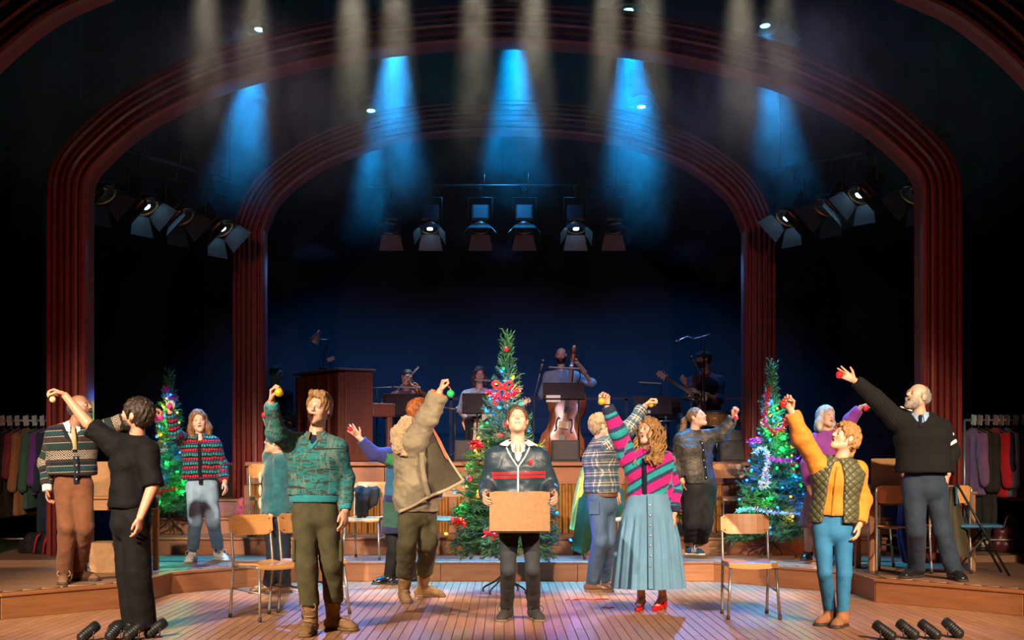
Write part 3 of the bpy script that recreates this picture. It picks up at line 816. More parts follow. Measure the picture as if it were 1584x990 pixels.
        sh_ = (s.J['k' + w] - an); sh_ = sh_ / max(sh_.z, 0.1)
        f.cone(P(-0.012, 0, 0.06), Vector((an.x, an.y, g)) + Vector((0, 0, 0.09 + shaft)) + Vector((sh_.x, sh_.y, 0)) * shaft - d * 0.006, 0.045 * k, (0.046 + 0.14 * min(shaft, 0.1)) * k, 0.03)
        f.cut((0, 0, g + sole * 0.6), (0, 0, -1)); f.cut((0, 0, g + (0.10 + shaft) * k), (0, 0, 1))
        V, Q = f.mesh(0.0085)
        if shaft > 0.05: V = wrinkle(V, Q, 0.004, (14, 14, 36))
        s.part(name, V, Q, mat)
        f = Field()
        f.econe(P(-0.055, 0, 0.0), P(L - 0.13, 0, 0.0), t, up, (0.038 * k, 0.03 * k), (0.047 * k, 0.03 * k), 0.02)
        f.ell(P(L - 0.115, 0, 0), (0.046 * k, 0.036 * k, 0.03 * k), Matrix((t, d, up)).transposed(), 0.03)
        f.cut((0, 0, g + 0.001), (0, 0, -1)); f.cut((0, 0, g + sole), (0, 0, 1))
        V, Q = f.mesh(0.008)
        me = np_mesh('sole', V, Q, s.org); s.pend[-1][3].append(('sole', me, sole_mat))
        if laces:
            mb = MB(); n = laces
            for i in range(n):
                u = i / max(1, n - 1)
                if shaft > 0.05: c = P(0.030 + 0.07 * (1 - min(1, u * 1.8)) , 0, 0.075 + u * (shaft + 0.005)); rad = 0.040
                else: c = P(0.03 + 0.06 * (1 - u), 0, 0.075 + 0.018 * u); rad = 0.030
                mb.tube([c + t * (-rad * k) - d * 0.02, c + t * (-rad * 0.5 * k) + d * 0.012, c + t * (rad * 0.5 * k) + d * 0.012, c + t * (rad * k) - d * 0.02], 0.0035, 5)
            c = P(0.034, 0, 0.085 + shaft * 0.95) if shaft > 0.05 else P(0.045, 0, 0.10)
            for sg in (-1, 1):
                mb.tube(catmull([c, c + t * (0.03 * sg) + d * 0.03 + up * 0.02, c + t * (0.055 * sg) + d * 0.035 - up * 0.01, c + t * (0.03 * sg) + d * 0.03 - up * 0.035, c], 4), 0.003, 5)
            s.sub('laces', mb, lace_mat or sole_mat)
    def hairdo(s, style, mat, extra=None, h=0.0055, amp=0.006, fine=0.5, name='hair'):
        f = Field(); k = s.k; M = s.Hm; L = s.hl; U = s.Hm.col[2]; Fw = s.Hm.col[1]
        if style in ('short', 'quiff', 'curlyshort', 'crop'):
            v = {'short': 0.012, 'quiff': 0.014, 'curlyshort': 0.022, 'crop': 0.006}[style]
            f.ell(L((0, -0.016, 0.036)), ((0.077 + v) * k, (0.097 + v) * k, (0.083 + v) * k), M)
            f.ell(L((0, -0.05, -0.02)), ((0.066 + v * 0.6) * k, (0.05 + v) * k, 0.06 * k), M, 0.03)
            if style == 'quiff': f.cone(L((-0.035, 0.072, 0.098)), L((0.04, 0.06, 0.102)), 0.025 * k, 0.024 * k, 0.03)
            f.ell(L((0, 0.11, -0.045)), (0.090 * k, 0.085 * k, 0.122 * k), M, 0.012, True)
            for x in (-1, 1): f.ell(L((x * 0.09, 0.0, -0.02)), (0.022 * k, 0.028 * k, 0.045 * k), M, 0.008, True)
            f.cut(L((0, -0.03, -0.082)), -U)
        elif style == 'fringe':   # bald on top, hair round the sides and back
            f.ell(L((0, -0.022, 0.005)), (0.086 * k, 0.100 * k, 0.070 * k), M)
            f.ell(L((0, 0.11, -0.03)), (0.12 * k, 0.105 * k, 0.14 * k), M, 0.01, True)
            f.ell(L((0, 0.0, 0.085)), (0.09 * k, 0.10 * k, 0.05 * k), M, 0.01, True)
            for x in (-1, 1): f.ell(L((x * 0.092, 0.0, -0.012)), (0.02 * k, 0.024 * k, 0.036 * k), M, 0.006, True)
            f.cut(L((0, -0.03, -0.075)), -U)
        elif style in ('bob', 'long'):
            f.ell(L((0, -0.014, 0.034)), (0.088 * k, 0.108 * k, 0.094 * k), M)
            D = {'bob': -0.15, 'long': -0.22}[style]
            for x in (-1, 1):
                f.cone(L((x * 0.064, -0.005, 0.03)), L((x * 0.088, 0.0, D * 0.55)), 0.032 * k, 0.040 * k, 0.03)
                f.cone(L((x * 0.088, 0.0, D * 0.55)), L((x * 0.088, 0.012, D)), 0.040 * k, 0.034 * k, 0.03)
            f.econe(L((0, -0.065, 0.02)), L((0, -0.06, D * 0.95)), M.col[0], M.col[1], (0.085 * k, 0.05 * k), (0.10 * k, 0.045 * k), 0.03)
            f.ell(L((0, 0.098, -0.035)), (0.064 * k, 0.075 * k, 0.108 * k), M, 0.014, True)
            f.cone(L((0, 0.05, -0.06)), L((0, 0.08, -0.3)), 0.058 * k, 0.06 * k, 0.012, True)
        elif style == 'pony':
            f.ell(L((0, -0.018, 0.034)), (0.083 * k, 0.101 * k, 0.089 * k), M)
            f.ell(L((0, 0.105, -0.045)), (0.088 * k, 0.092 * k, 0.118 * k), M, 0.01, True)
            for x in (-1, 1): f.ell(L((x * 0.09, 0.0, -0.03)), (0.022 * k, 0.04 * k, 0.05 * k), M, 0.008, True)
            f.cut(L((0, -0.03, -0.055)), -U)
        if extra: extra(f, L, k)
        V, Q = f.mesh(h)
        N = vnormals(V, Q); loc = (V - np.array(s.J['head'])) @ np.array(M)
        d = vnoise(loc, (70, 70, 22)) + fine * vnoise(loc + 7, (150, 150, 50)); V = V + N * (amp * d)[:, None]
        return s.part(name, V, Q, mat)
    def beard_mesh(s, mat, full=1.0, h=0.005):
        f = Field(); k = s.k; M = s.Hm; L = s.hl
        f.ell(L((0, 0.030, -0.062)), (0.067 * k, 0.066 * k, 0.060 * k), M)
        f.ball(L((0, 0.080, -0.10 - 0.01 * full)), 0.026 * k * (0.7 + 0.3 * full), 0.03)
        f.cone(L((-0.026, 0.090, -0.050)), L((0.026, 0.090, -0.050)), 0.010 * k, 0.010 * k, 0.01)
        f.ell(L((0, 0.10, -0.059)), (0.018 * k, 0.03 * k, (0.007 + 0.006 * s.mouth) * k), M, 0.004, True)
        f.ell(L((0, 0.09, 0.002)), (0.10 * k, 0.10 * k, 0.044 * k), M, 0.01, True)
        f.cut(L((0, -0.01, 0)), -M.col[1])
        V, Q = f.mesh(h); N = vnormals(V, Q); V = V + N * (0.004 * vnoise(V, (80, 80, 60)))[:, None]
        s.part('beard', V, Q, mat)
# ---------------------------------------------------------------- clothes patterns
def knit_base(name):
    m = bpy.data.materials.new(name); t = NT(m); g = t.sep(t.attr('gco').outputs['Vector'])
    return m, t, g[0], g[1], g[2]
def knit_out(t, col, rough=0.9, fuzz=0.3, scale=170, bstr=0.5):
    c = t.coord('Object'); n1 = t.noise(c, scale, 2); n2 = t.noise(c, 10, 3)
    t.bsdf(t.mix(0.25, col, t.mix(n1, (0.0, 0.0, 0.0), (0.7, 0.7, 0.7)), 'OVERLAY'), rough, 0, t.math('ADD', n1, t.math('MULTIPLY', n2, 1.2)), bstr, 0.012, Sheen_Weight=fuzz * 0.15, Specular_IOR_Level=0.2)
def band(t, x, lo, hi):
    return t.math('MULTIPLY', t.math('GREATER_THAN', x, lo), t.math('LESS_THAN', x, hi))
def frac(t, x): return t.math('FRACT', x)
def m_fairisle():
    m, t, u, v, p = knit_base('fair_isle_knit')
    fv = frac(t, t.math('DIVIDE', t.math('ADD', v, 0.60), 0.30))
    navy, teal, brown, cream, green = (0.007, 0.012, 0.022), (0.010, 0.042, 0.048), (0.032, 0.022, 0.016), (0.36, 0.30, 0.22), (0.012, 0.032, 0.028)
    col = t.ramp(fv, [(0.0, navy), (0.12, teal), (0.24, navy), (0.30, brown), (0.42, navy), (0.48, green), (0.62, brown), (0.66, navy), (0.94, brown)], 'CONSTANT')
    zig = t.math('ABSOLUTE', t.math('SUBTRACT', frac(t, t.math('DIVIDE', u, 0.022)), 0.5))
    for c0 in (0.27, 0.45, 0.10):
        z = t.math('ABSOLUTE', t.math('SUBTRACT', t.math('SUBTRACT', fv, c0), t.math('MULTIPLY', zig, 0.03)))
        col = t.mix(t.math('MULTIPLY', t.math('LESS_THAN', z, 0.010), 0.8), col, cream)
    du = t.math('ABSOLUTE', t.math('SUBTRACT', frac(t, t.math('DIVIDE', u, 0.085)), 0.5))
    dv = t.math('ABSOLUTE', t.math('SUBTRACT', fv, 0.80))
    dd = t.math('ADD', t.math('MULTIPLY', du, 2.0), t.math('MULTIPLY', dv, 7.5))
    dia = t.math('MULTIPLY', t.math('GREATER_THAN', frac(t, t.math('MULTIPLY', dd, 2.2)), 0.42), t.math('LESS_THAN', dv, 0.125))
    col = t.mix(dia, col, cream)
    knit_out(t, col); return m
def m_blocks():
    m, t, u, v, p = knit_base('block_stripe_knit')
    fv = t.math('DIVIDE', t.math('ADD', t.math('ADD', v, 0.3), t.math('MULTIPLY', t.noise(t.coord('Object'), 18, 2), 0.03)), 0.088)
    col = t.ramp(frac(t, fv), [(0.0, (0.006, 0.007, 0.012)), (0.10, (0.50, 0.02, 0.045)), (0.34, (0.008, 0.008, 0.015)), (0.42, (0.12, 0.06, 0.16)), (0.54, (0.006, 0.007, 0.012)), (0.62, (0.02, 0.26, 0.25)), (0.90, (0.006, 0.007, 0.012))], 'CONSTANT')
    fu = frac(t, t.math('DIVIDE', t.math('ADD', t.math('ADD', u, t.math('MULTIPLY', t.noise(t.coord('Object'), 28, 2), 0.02)), t.math('MULTIPLY', t.math('FLOOR', t.math('MULTIPLY', fv, 2.0)), 0.009)), 0.026))
    col = t.mix(t.math('LESS_THAN', fu, 0.30), col, (0.006, 0.007, 0.014))
    knit_out(t, col, 0.85); return m
def m_streaks():
    m, t, u, v, p = knit_base('streaky_green_knit')
    c = t.comb(t.math('ADD', u, t.math('MULTIPLY', p, 0.37)), t.math('MULTIPLY', v, 1.0), 0.0)
    n1 = t.noise(t.map(c, (4.5, 20.0, 1), (0, 0, R(16))), 1.0, 2, 0.5, 1.6)
    n2 = t.noise(t.map(c, (18.0, 5.0, 1), (0, 0, R(-35))), 1.0, 2, 0.5, 1.8)
    n3 = t.noise(t.map(c, (3.5, 26.0, 1), (0, 0, R(-18))), 1.3, 2, 0.5, 0.8)
    col = t.ramp(n1, [(0.0, (0.018, 0.17, 0.19)), (0.44, (0.018, 0.19, 0.20)), (0.46, (0.05, 0.065, 0.055)), (0.52, (0.05, 0.065, 0.055)), (0.54, (0.03, 0.20, 0.19))])
    col = t.mix(t.math('GREATER_THAN', n2, 0.56), col, (0.11, 0.19, 0.165))
    col = t.mix(t.math('GREATER_THAN', n3, 0.63), col, (0.035, 0.045, 0.04))
    knit_out(t, col, 0.85); return m
def m_bands(name, stops, period=1.0, slope=0.0, off=0.0, mirror=False, fuzz=0.6, wob=0.015, sleeve=None):
    m, t, u, v, p = knit_base(name)
    uu = t.math('ABSOLUTE', u) if mirror else u
    n = t.noise(t.coord('Object'), 45, 2)
    x = t.math('ADD', t.math('ADD', v, t.math('MULTIPLY', uu, t.math('MULTIPLY', t.math('LESS_THAN', p, 0.5), slope))), t.math('ADD', t.math('MULTIPLY', n, wob), off))
    col = t.ramp(frac(t, t.math('DIVIDE', x, period)), stops, 'CONSTANT')
    if sleeve: col = t.mix(t.math('GREATER_THAN', p, 0.5), col, sleeve)
    knit_out(t, col, 0.9, fuzz, 120, 0.6); return m
def m_plaid():
    m, t, u, v, p = knit_base('plaid_flannel')
    P = 0.095
    fu, fv = frac(t, t.math('DIVIDE', t.math('ADD', u, 3.0), P)), frac(t, t.math('DIVIDE', t.math('ADD', v, 3.0), P))
    col = (0.12, 0.125, 0.115)
    def sub(c, x, lo, hi, cc, a): return t.mix(t.math('MULTIPLY', band(t, x, lo, hi), a), c, cc)
    for x in (fu, fv):
        col = sub(col, x, 0.0, 0.36, (0.018, 0.07, 0.12), 0.75)
        col = sub(col, x, 0.14, 0.20, (0.012, 0.018, 0.03), 0.8)
        col = sub(col, x, 0.50, 0.56, (0.04, 0.05, 0.05), 0.75)
        col = sub(col, x, 0.72, 0.80, (0.03, 0.035, 0.035), 0.75)
        col = sub(col, x, 0.62, 0.66, (0.62, 0.58, 0.50), 0.85)
        col = sub(col, x, 0.90, 0.935, (0.62, 0.58, 0.50), 0.85)
    c = t.coord('Object'); n2 = t.noise(c, 12, 3)
    t.bsdf(col, 0.85, 0, n2, 0.4, 0.02); return m
def m_track():
    m, t, u, v, p = knit_base('charcoal_track_jacket')
    tor = t.math('LESS_THAN', p, 0.5)
    b = t.math('MULTIPLY', t.math('ADD', band(t, v, 0.196, 0.216), band(t, v, 0.226, 0.246)), t.math('MULTIPLY', tor, t.math('LESS_THAN', u, 1.0)))
    n = t.noise(t.coord('Object'), 11, 2, 0.5, 0.5)
    col = t.mix(b, (0.020, 0.038, 0.055), (0.60, 0.02, 0.025))
    t.bsdf(col, 0.42, 0, n, 0.35, 0.03, Specular_IOR_Level=0.4); return m
def m_quilt():
    m = bpy.data.materials.new('olive_quilted_nylon'); t = NT(m); g = t.sep(t.attr('gco').outputs['Vector'])
    P = 0.062
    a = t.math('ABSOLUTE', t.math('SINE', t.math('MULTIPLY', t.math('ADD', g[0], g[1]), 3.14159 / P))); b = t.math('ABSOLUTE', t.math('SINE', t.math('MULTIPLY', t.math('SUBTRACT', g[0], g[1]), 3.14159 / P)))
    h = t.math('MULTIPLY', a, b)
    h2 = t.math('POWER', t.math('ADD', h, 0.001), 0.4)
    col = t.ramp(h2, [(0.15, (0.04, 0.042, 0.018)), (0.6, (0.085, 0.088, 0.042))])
    t.bsdf(col, 0.5, 0, h2, 0.7, 0.014); return m
def m_denim(name, col, wear=0.5):
    m = bpy.data.materials.new(name); t = NT(m); c = t.coord('Object')
    n = t.noise(t.map(c, (1, 1, 0.5)), 6, 4, 0.6); f = t.noise(c, 300, 2)
    light = tuple(min(1, x * (1.7 if wear > 0.4 else 1.35) + 0.02 * wear) for x in col)
    cc = t.ramp(n, [(0.35, col), (0.72, light)])
    cc = t.mix(0.2, cc, t.mix(f, (0, 0, 0), (1, 1, 1)), 'OVERLAY')
    t.bsdf(cc, 0.8, 0, t.math('ADD', n, t.math('MULTIPLY', f, 0.3)), 0.4, 0.015); return m
def m_rib(name, col, per=0.012):
    m, t, u, v, p = knit_base(name)
    h = t.math('PINGPONG', u, per / 2)
    h = t.math('MULTIPLY', h, 2.0 / per)
    t.bsdf(t.mix(h, tuple(x * 0.55 for x in col), tuple(x * 1.2 for x in col)), 0.9, 0, h, 0.5, 0.006, Specular_IOR_Level=0.2); return m
def m_blotch():
    m = bpy.data.materials.new('dark_foil_print_jacket'); t = NT(m); c = t.coord('Object')
    n = t.noise(c, 16, 4, 0.65, 1.5)
    col = t.ramp(n, [(0.50, (0.020, 0.017, 0.014)), (0.60, (0.075, 0.050, 0.022)), (0.64, (0.022, 0.019, 0.015))])
    t.bsdf(col, 0.5, 0, n, 0.4, 0.02); return m

# ---------------------------------------------------------------- posing from measurements
def joints(d, ground, feet, **kw):
    J = {}
    for w, (px, py, yaw) in zip('LR', feet):
        g = G(px, py, ground); J['a' + w] = g + Vector((0, 0, 0.095)); J['f' + w] = Vector((math.sin(R(yaw)), -math.cos(R(yaw)), 0))
    for k, v in kw.items():
        J[k] = W(v[0], v[1], d + (v[2] if len(v) > 2 else 0.0))
    for w in 'LR':      # a hanging arm drops the shoulder
        if J['e' + w].z < J['s' + w].z - 0.1: J['s' + w] = J['s' + w] + Vector((0, 0, -0.028)) + (J['neck'] - J['s' + w]) * 0.06
    return J
M_RIBBON_R = plain('red_ribbon', (0.55, 0.015, 0.02), 0.4)
def bauble(label, top, ball_px, d, r, mat, ribbon, group='baubles held up by the cast'):
    """top: world point where the fingers hold the ribbon"""
    c = W(ball_px[0], ball_px[1], d)
    e = empty('bauble', c, 0, label, 'bauble', group)
    b = MB().sphere((0, 0, 0), r, 20, 14).build('ball', mat, e)
    MB().lathe([(r * 0.30, r * 0.93), (r * 0.30, r * 1.18), (r * 0.12, r * 1.22), (r * 0.06, r * 1.35)], n=10).build('cap', plain('gilt_cap', (0.8, 0.6, 0.25), 0.25, 1.0), e)
    tp = Vector(top) - c; a = Vector((0, 0, r * 1.25)); w = Vector((0.006, 0, 0)); dr = tp - a
    MB().tube([a, a + dr * 0.5 + w, tp, a + dr * 0.5 - w, a], 0.0035, 5).build('ribbon', ribbon, e)
    return e
def bauble_mat(name, col, metal=0.6, rough=0.18, bumps=0.0):
    if name in MATS: return MATS[name]
    m = bpy.data.materials.new(name); t = NT(m); n = t.noise(t.coord('Object'), 60, 2)
    t.bsdf(t.mix(t.math('MULTIPLY', n, 0.25), col, tuple(min(1, x * 1.6 + 0.05) for x in col)), rough, metal, n, bumps, 0.004, Coat_Weight=0.5); MATS[name] = m; return m
B_GOLD = bauble_mat('gold_glass', (0.85, 0.52, 0.03), 0.35); B_RED = bauble_mat('red_glass', (0.75, 0.012, 0.02), 0.1); B_GREEN = bauble_mat('green_foil', (0.01, 0.55, 0.12), 0.2, 0.25, 0.8)
B_PINK = bauble_mat('pink_glass', (0.85, 0.02, 0.25), 0.1); B_CREAM = bauble_mat('cream_gilt', (0.75, 0.62, 0.25), 0.3, 0.3)

SK_FAIR = (0.60, 0.335, 0.225); SK_PALE = (0.65, 0.385, 0.275); SK_BROWN = (0.26, 0.12, 0.065); SK_TAN = (0.52, 0.27, 0.165)
H_BLOND = hair_mat('dark_blond_hair', (0.40, 0.22, 0.075)); H_DARK = hair_mat('dark_brown_hair', (0.035, 0.02, 0.012)); H_BROWN = hair_mat('brown_hair', (0.17, 0.075, 0.03))
H_GREY = hair_mat('grey_hair', (0.36, 0.33, 0.29)); H_GREYD = hair_mat('dark_grey_hair', (0.10, 0.09, 0.085)); H_GINGER = hair_mat('ginger_hair', (0.45, 0.13, 0.03)); H_SAND = hair_mat('sandy_grey_hair', (0.45, 0.33, 0.18))
H_GOLDEN = hair_mat('golden_curls', (0.48, 0.26, 0.09)); H_WHITE = hair_mat('white_hair', (0.62, 0.56, 0.48)); H_STRAW = hair_mat('strawberry_hair', (0.55, 0.28, 0.10))
RUB = plain('dark_rubber', (0.03, 0.025, 0.02), 0.7); RUB_T = plain('tan_rubber', (0.14, 0.08, 0.04), 0.7); RUB_W = plain('white_rubber', (0.65, 0.63, 0.58), 0.6)
SUEDE = plain('tan_suede', (0.19, 0.095, 0.038), 0.85, 0, 0.25); SUEDE_B = plain('brown_suede', (0.15, 0.07, 0.032), 0.85, 0, 0.25); LEATH_BK = plain('black_leather', (0.012, 0.012, 0.013), 0.25); LEATH_BR = plain('brown_leather', (0.13, 0.055, 0.022), 0.4)
LACE_T = plain('tan_lace', (0.42, 0.26, 0.12), 0.8); LACE_W = plain('white_lace', (0.75, 0.73, 0.7), 0.8); LACE_K = plain('black_lace', (0.02, 0.02, 0.02), 0.8)
WHITE_COT = fabric('white_cotton', (0.72, 0.70, 0.66), 0.8)
OLIVE = fabric('olive_cargo_cotton', (0.065, 0.058, 0.028), 0.8, 220, 0.25)

def shirt_collar(s, mat, r=0.066, drop=0.055, name='shirt_collar', rise=0.030, spread=0.02):
    """a folded collar: band round the neck and two points"""
    nk = s.J['neck']; k = s.k; C = s.C; U = Vector((0, 0, 1)); mb = MB(); n = 28; vs = []; fs = []
    for i in range(n + 1):
        a = -math.pi + 0.28 + (2 * math.pi - 0.56) * i / n      # 0 = back
        front = abs(a) / math.pi
        dirv = C.col[0] * math.sin(a) - C.col[1] * math.cos(a)
        pt = max(0.0, (front - 0.62) / 0.38)
        vs.append(nk + dirv * (r * 0.86 * k) + U * ((rise + 0.012 - 0.022 * front) * k))
        vs.append(nk + dirv * (r * 1.02 * k) + U * ((rise + 0.014 - 0.024 * front) * k))
        vs.append(nk + dirv * ((r * 1.18 + 0.016 * pt + spread * front) * k) + U * ((rise - 0.042 - drop * pt) * k))
    for i in range(n):
        for j in range(2): a = i * 3 + j; fs.append((a, a + 1, a + 4, a + 3))
    mb.add(vs, fs, True); s.mbpart(name, mb, mat)
def placket(s, mat, z0, z1, name='button_band', w=0.016, off=0.0, buttons=0, bmat=None, ex=0.128):
    """a band down the front following the chest"""
    nk = s.J['neck']; hip = (s.J['hL'] + s.J['hR']) / 2; mb = MB(); n = 12
    pts = [s.front_at(nk.lerp(hip, z0 + (z1 - z0) * i / n), off) for i in range(n + 1)]
    pts = [(pts[max(0, i - 1)] + pts[i] * 2 + pts[min(n, i + 1)]) / 4 for i in range(n + 1)]
    vs = []; fs = []
    for p in pts: vs += [p - s.side * w - s.fwd * 0.012, p - s.side * w + s.fwd * 0.005, p + s.side * w + s.fwd * 0.005, p + s.side * w - s.fwd * 0.012]
    for i in range(n):
        for j in range(3): a = i * 4 + j; fs.append((a, a + 4, a + 5, a + 1))
    mb.add(vs, fs, True); s.mbpart(name, mb, mat)
    if buttons:
        for i in range(buttons):
            p = pts[0].lerp(pts[-1], (i + 0.6) / buttons); q = int((i + 0.6) / buttons * n); p = pts[q]
            b = MB().sphere(p + s.fwd * 0.007, 0.007, 8, 6); s.sub('button', b, bmat or mat)

# ---------------------------------------------------------------- the cast
def green_sweater_man():
    J = joints(10.38, 0.0, ((481, 981, -8), (517, 974, 62)), head=(493, 632, -0.02), neck=(488, 673), sL=(456, 690), eL=(427, 668, -0.22), wL=(420, 622, -0.36), sR=(521, 692), eR=(535, 741, 0.04), wR=(534, 790, -0.06), hL=(472, 792), hR=(503, 792), kL=(474, 874, -0.08), kR=(513, 874, 0.02))
    s = Person('blond man in streaky green jumper and olive trousers raising a gold bauble', SK_FAIR, (0.35, 0.19, 0.07), J, -4, (-14, 6, -6, 0.7), 0.0, size=1.03, eyes=(0.03, 0.07, 0.11))
    s.head_mesh(); s.torso_core()
    s.hand('L', 'pinch', (1, -0.3, 0), (0, -1, 0.2), (0.12, -0.1, 1.0)); s.hand('R', 'relax', (-0.8, 0.5, 0), (-0.3, -1, 0))
    s.hairdo('quiff', H_BLOND)
    K = m_streaks(); z = W(0, 766, 10.38).z
    s.top('sweater', K, z, (0.20, 0.135), (0.185, 0.13), (0.080, 0.068, 0.050), (0.95, 0.93), 0.085, vneck=0.09, amp=0.010)
    TE = fabric('teal_rib', (0.02, 0.22, 0.25), 0.85, 200)
    f = Field(); hip = (J['hL'] + J['hR']) / 2; f.econe((hip.x, hip.y, z - 0.045), (hip.x, hip.y, z + 0.01), s.side, s.fwd, (0.185, 0.13), (0.192, 0.137), 0.01); f.cut((0, 0, z - 0.05), (0, 0, -1)); f.cut((0, 0, z + 0.012), (0, 0, 1))
    V, Q = f.mesh(0.01); s.part('hem_rib', V, Q, TE)
    for w in 'LR':
        d = (J['w' + w] - J['e' + w]).normalized(); a = J['e' + w].lerp(J['w' + w], 0.80); f = Field(); f.cone(a, J['w' + w], 0.052, 0.042, 0.01); f.cut(J['w' + w] - d * 0.004, d); f.cut(a, -d); V, Q = f.mesh(0.008); s.part('cuff', V, Q, TE)
    f = Field(); nk = J['neck']; pts = [nk + s.side * -0.066 + s.fwd * 0.045 + Vector((0, 0, 0.005)), nk + s.fwd * 0.125 + Vector((0, 0, -0.095)), nk + s.side * 0.066 + s.fwd * 0.045 + Vector((0, 0, 0.005))]
    for a, b in zip(pts, pts[1:]): f.cone(a, b, 0.013, 0.013, 0.006)
    V, Q = f.mesh(0.007); s.part('neck_rib', V, Q, TE)
    shirt_collar(s, fabric('green_check_shirt', (0.10, 0.11, 0.07)), 0.068, 0.045)
    f = Field(); f.econe(nk + Vector((0, 0, 0.0)), nk + Vector((0, 0, -0.12)) + s.fwd * 0.055, s.side, s.fwd, (0.062, 0.05), (0.09, 0.07), 0.01); V, Q = f.mesh(0.01); s.part('shirt', V, Q, fabric('navy_shirt', (0.012, 0.016, 0.04)))
    s.legs('trousers', OLIVE, z + 0.05, 0.094, 0.078, 0.066, 0.21, amp=0.008)
    for w in 'LR':
        kn = J['k' + w]; hp = J['h' + w]; c = hp.lerp(kn, 0.72) + s.side * (0.085 if w == 'R' else -0.085)
        MBp = MB().box(c, (0.03, 0.14, 0.17), Matrix.Rotation(0.1, 3, 'Z'), 0.012); s.mbpart('cargo_pocket', MBp, OLIVE)
    for w in 'LR': s.shoe(w, SUEDE, RUB_T, laces=6, shaft=0.13, lace_mat=LACE_T, sole=0.028, name='boot')
    s.finish(); bauble('gold bauble held by the man in the green jumper', J['tipL'], (431.5, 607), 9.93, 0.031, B_GOLD, M_RIBBON_R)
def centre_man():
    d = 10.92
    J = joints(d, 0.0, ((784, 958, -16), (826, 958, 16)), head=(800.5, 651, -0.03), neck=(801, 690), sL=(766, 705), eL=(753, 752, 0.02), wL=(751, 766, -0.24), sR=(836, 705), eR=(850, 752, 0.02), wR=(858, 766, -0.24), hL=(787, 800), hR=(820, 800), kL=(786, 880, -0.03), kR=(824, 880, -0.03))
    s = Person('man in charcoal track jacket with red stripes looking up, carrying a carton', SK_PALE, (0.16, 0.09, 0.045), J, 0, (0, 24, 0, 0.0), 0.0, size=0.98)
    s.head_mesh(); s.torso_core()
    s.hand('L', 'flat', (1, 0, 0), (0, 0.2, 1), (-0.10, -0.9, -0.35)); s.hand('R', 'flat', (-1, 0, 0), (0, 0.2, 1), (0.10, -0.9, -0.35))
    s.hairdo('short', hair_mat('mousy_hair', (0.14, 0.08, 0.04)))
    z = W(0, 768, d).z; K = m_track()
    s.top('track_jacket', K, z, (0.20, 0.13), (0.175, 0.125), (0.080, 0.066, 0.048), (0.93, 0.93), 0.085, vneck=0.15, amp=0.011, wsc=(8, 8, 12))
    nk = J['neck']; U = Vector((0, 0, 1)); wm = plain('white_piping', (0.75, 0.75, 0.75), 0.5)
    f = Field(); f.econe(nk - U * 0.02, nk - U * 0.24 + s.fwd * 0.03, s.side, s.fwd, (0.06, 0.05), (0.11, 0.095), 0.01); V, Q = f.mesh(0.01); s.part('shirt', V, Q, WHITE_COT)
    shirt_collar(s, WHITE_COT, 0.066, 0.05)
    # stand-up jacket collar folded open
    n = 26; vs = []; fs = []
    for i in range(n + 1):
        a = -math.pi + 0.55 + (2 * math.pi - 1.10) * i / n; fr = abs(a) / math.pi; dv = s.side * math.sin(a) - s.fwd * math.cos(a)
        vs += [nk + dv * 0.074 + U * (0.062 - 0.04 * fr), nk + dv * 0.090 + U * (0.066 - 0.045 * fr), nk + dv * (0.128 + 0.05 * max(0, fr - 0.3)) + U * (0.028 - 0.06 * max(0, fr - 0.3))]
    for i in range(n):
        for j in range(2): a = i * 3 + j; fs.append((a, a + 1, a + 4, a + 3))
    s.mbpart('jacket_collar', MB().add(vs, fs, True), WHITE_COT)
    hip = (J['hL'] + J['hR']) / 2
    y = lambda t, e: nk.lerp(hip, t) + s.fwd * e
    mb = MB()
    for sg in (-1, 1): mb.tube(catmull([nk + s.side * (0.088 * sg) + s.fwd * 0.075 + U * -0.01, s.front_at(nk - U * 0.06, 0.066 * sg) + s.fwd * 0.004, s.front_at(nk - U * 0.11, 0.036 * sg) + s.fwd * 0.004, s.front_at(nk - U * 0.16) + s.fwd * 0.002], 5), 0.006, 6)
    mb.tube([s.front_at(nk - U * (0.15 + 0.035 * q)) + s.fwd * 0.002 for q in range(9) if nk.z - 0.15 - 0.035 * q > z], 0.0075, 6)
    s.mbpart('zip', mb, wm)
    mb = MB(); c = s.front_at(nk - U * 0.125, 0.098) + s.fwd * 0.004
    mb.tube([c + Vector((0.016 * math.cos(a), -0.006 * math.cos(a) * 0 - 0.004, 0.020 * math.sin(a))) for a in [i * math.pi / 6 for i in range(13)]], 0.003, 5)
    for xx in (-0.006, 0, 0.006): mb.tube([c + Vector((xx, -0.004, -0.016)), c + Vector((xx, -0.004, 0.014))], 0.0028, 5)
    s.mbpart('chest_emblem', mb, plain('red_thread', (0.5, 0.01, 0.02), 0.7))
    s.legs('trousers', m_denim('charcoal_twill', (0.016, 0.020, 0.026), 0.2), z + 0.05, 0.083, 0.062, 0.052, 0.085, amp=0.006)
    for w in 'LR': s.shoe(w, plain('dark_suede', (0.022, 0.018, 0.015), 0.8), plain('taupe_rubber', (0.12, 0.09, 0.07), 0.8), laces=3, lace_mat=LACE_K, sole=0.018)
    s.finish()
    b = empty('cardboard_box', W(804, 824, d - 0.36), 0, 'open-topped brown cardboard box held against the man in track jacket', 'box')
    sc = (d - 0.36) / F; w, hh, dp = 94 * sc, 63 * sc, 0.24
    CB = plain('corrugated_card', (0.31, 0.17, 0.08), 0.85, 0, 0.12, 30)
    MB().box((0, 0.004, hh / 2), (w, 0.008, hh), None, 0.002).build('front_panel', CB, b); MB().box((0, dp, hh / 2), (w, 0.008, hh), None, 0.002).build('back_panel', CB, b)
    for sg in (-1, 1): MB().box((sg * (w / 2 - 0.004), dp / 2, hh / 2), (0.008, dp - 0.01, hh), None, 0.002).build('side_panel', CB, b)
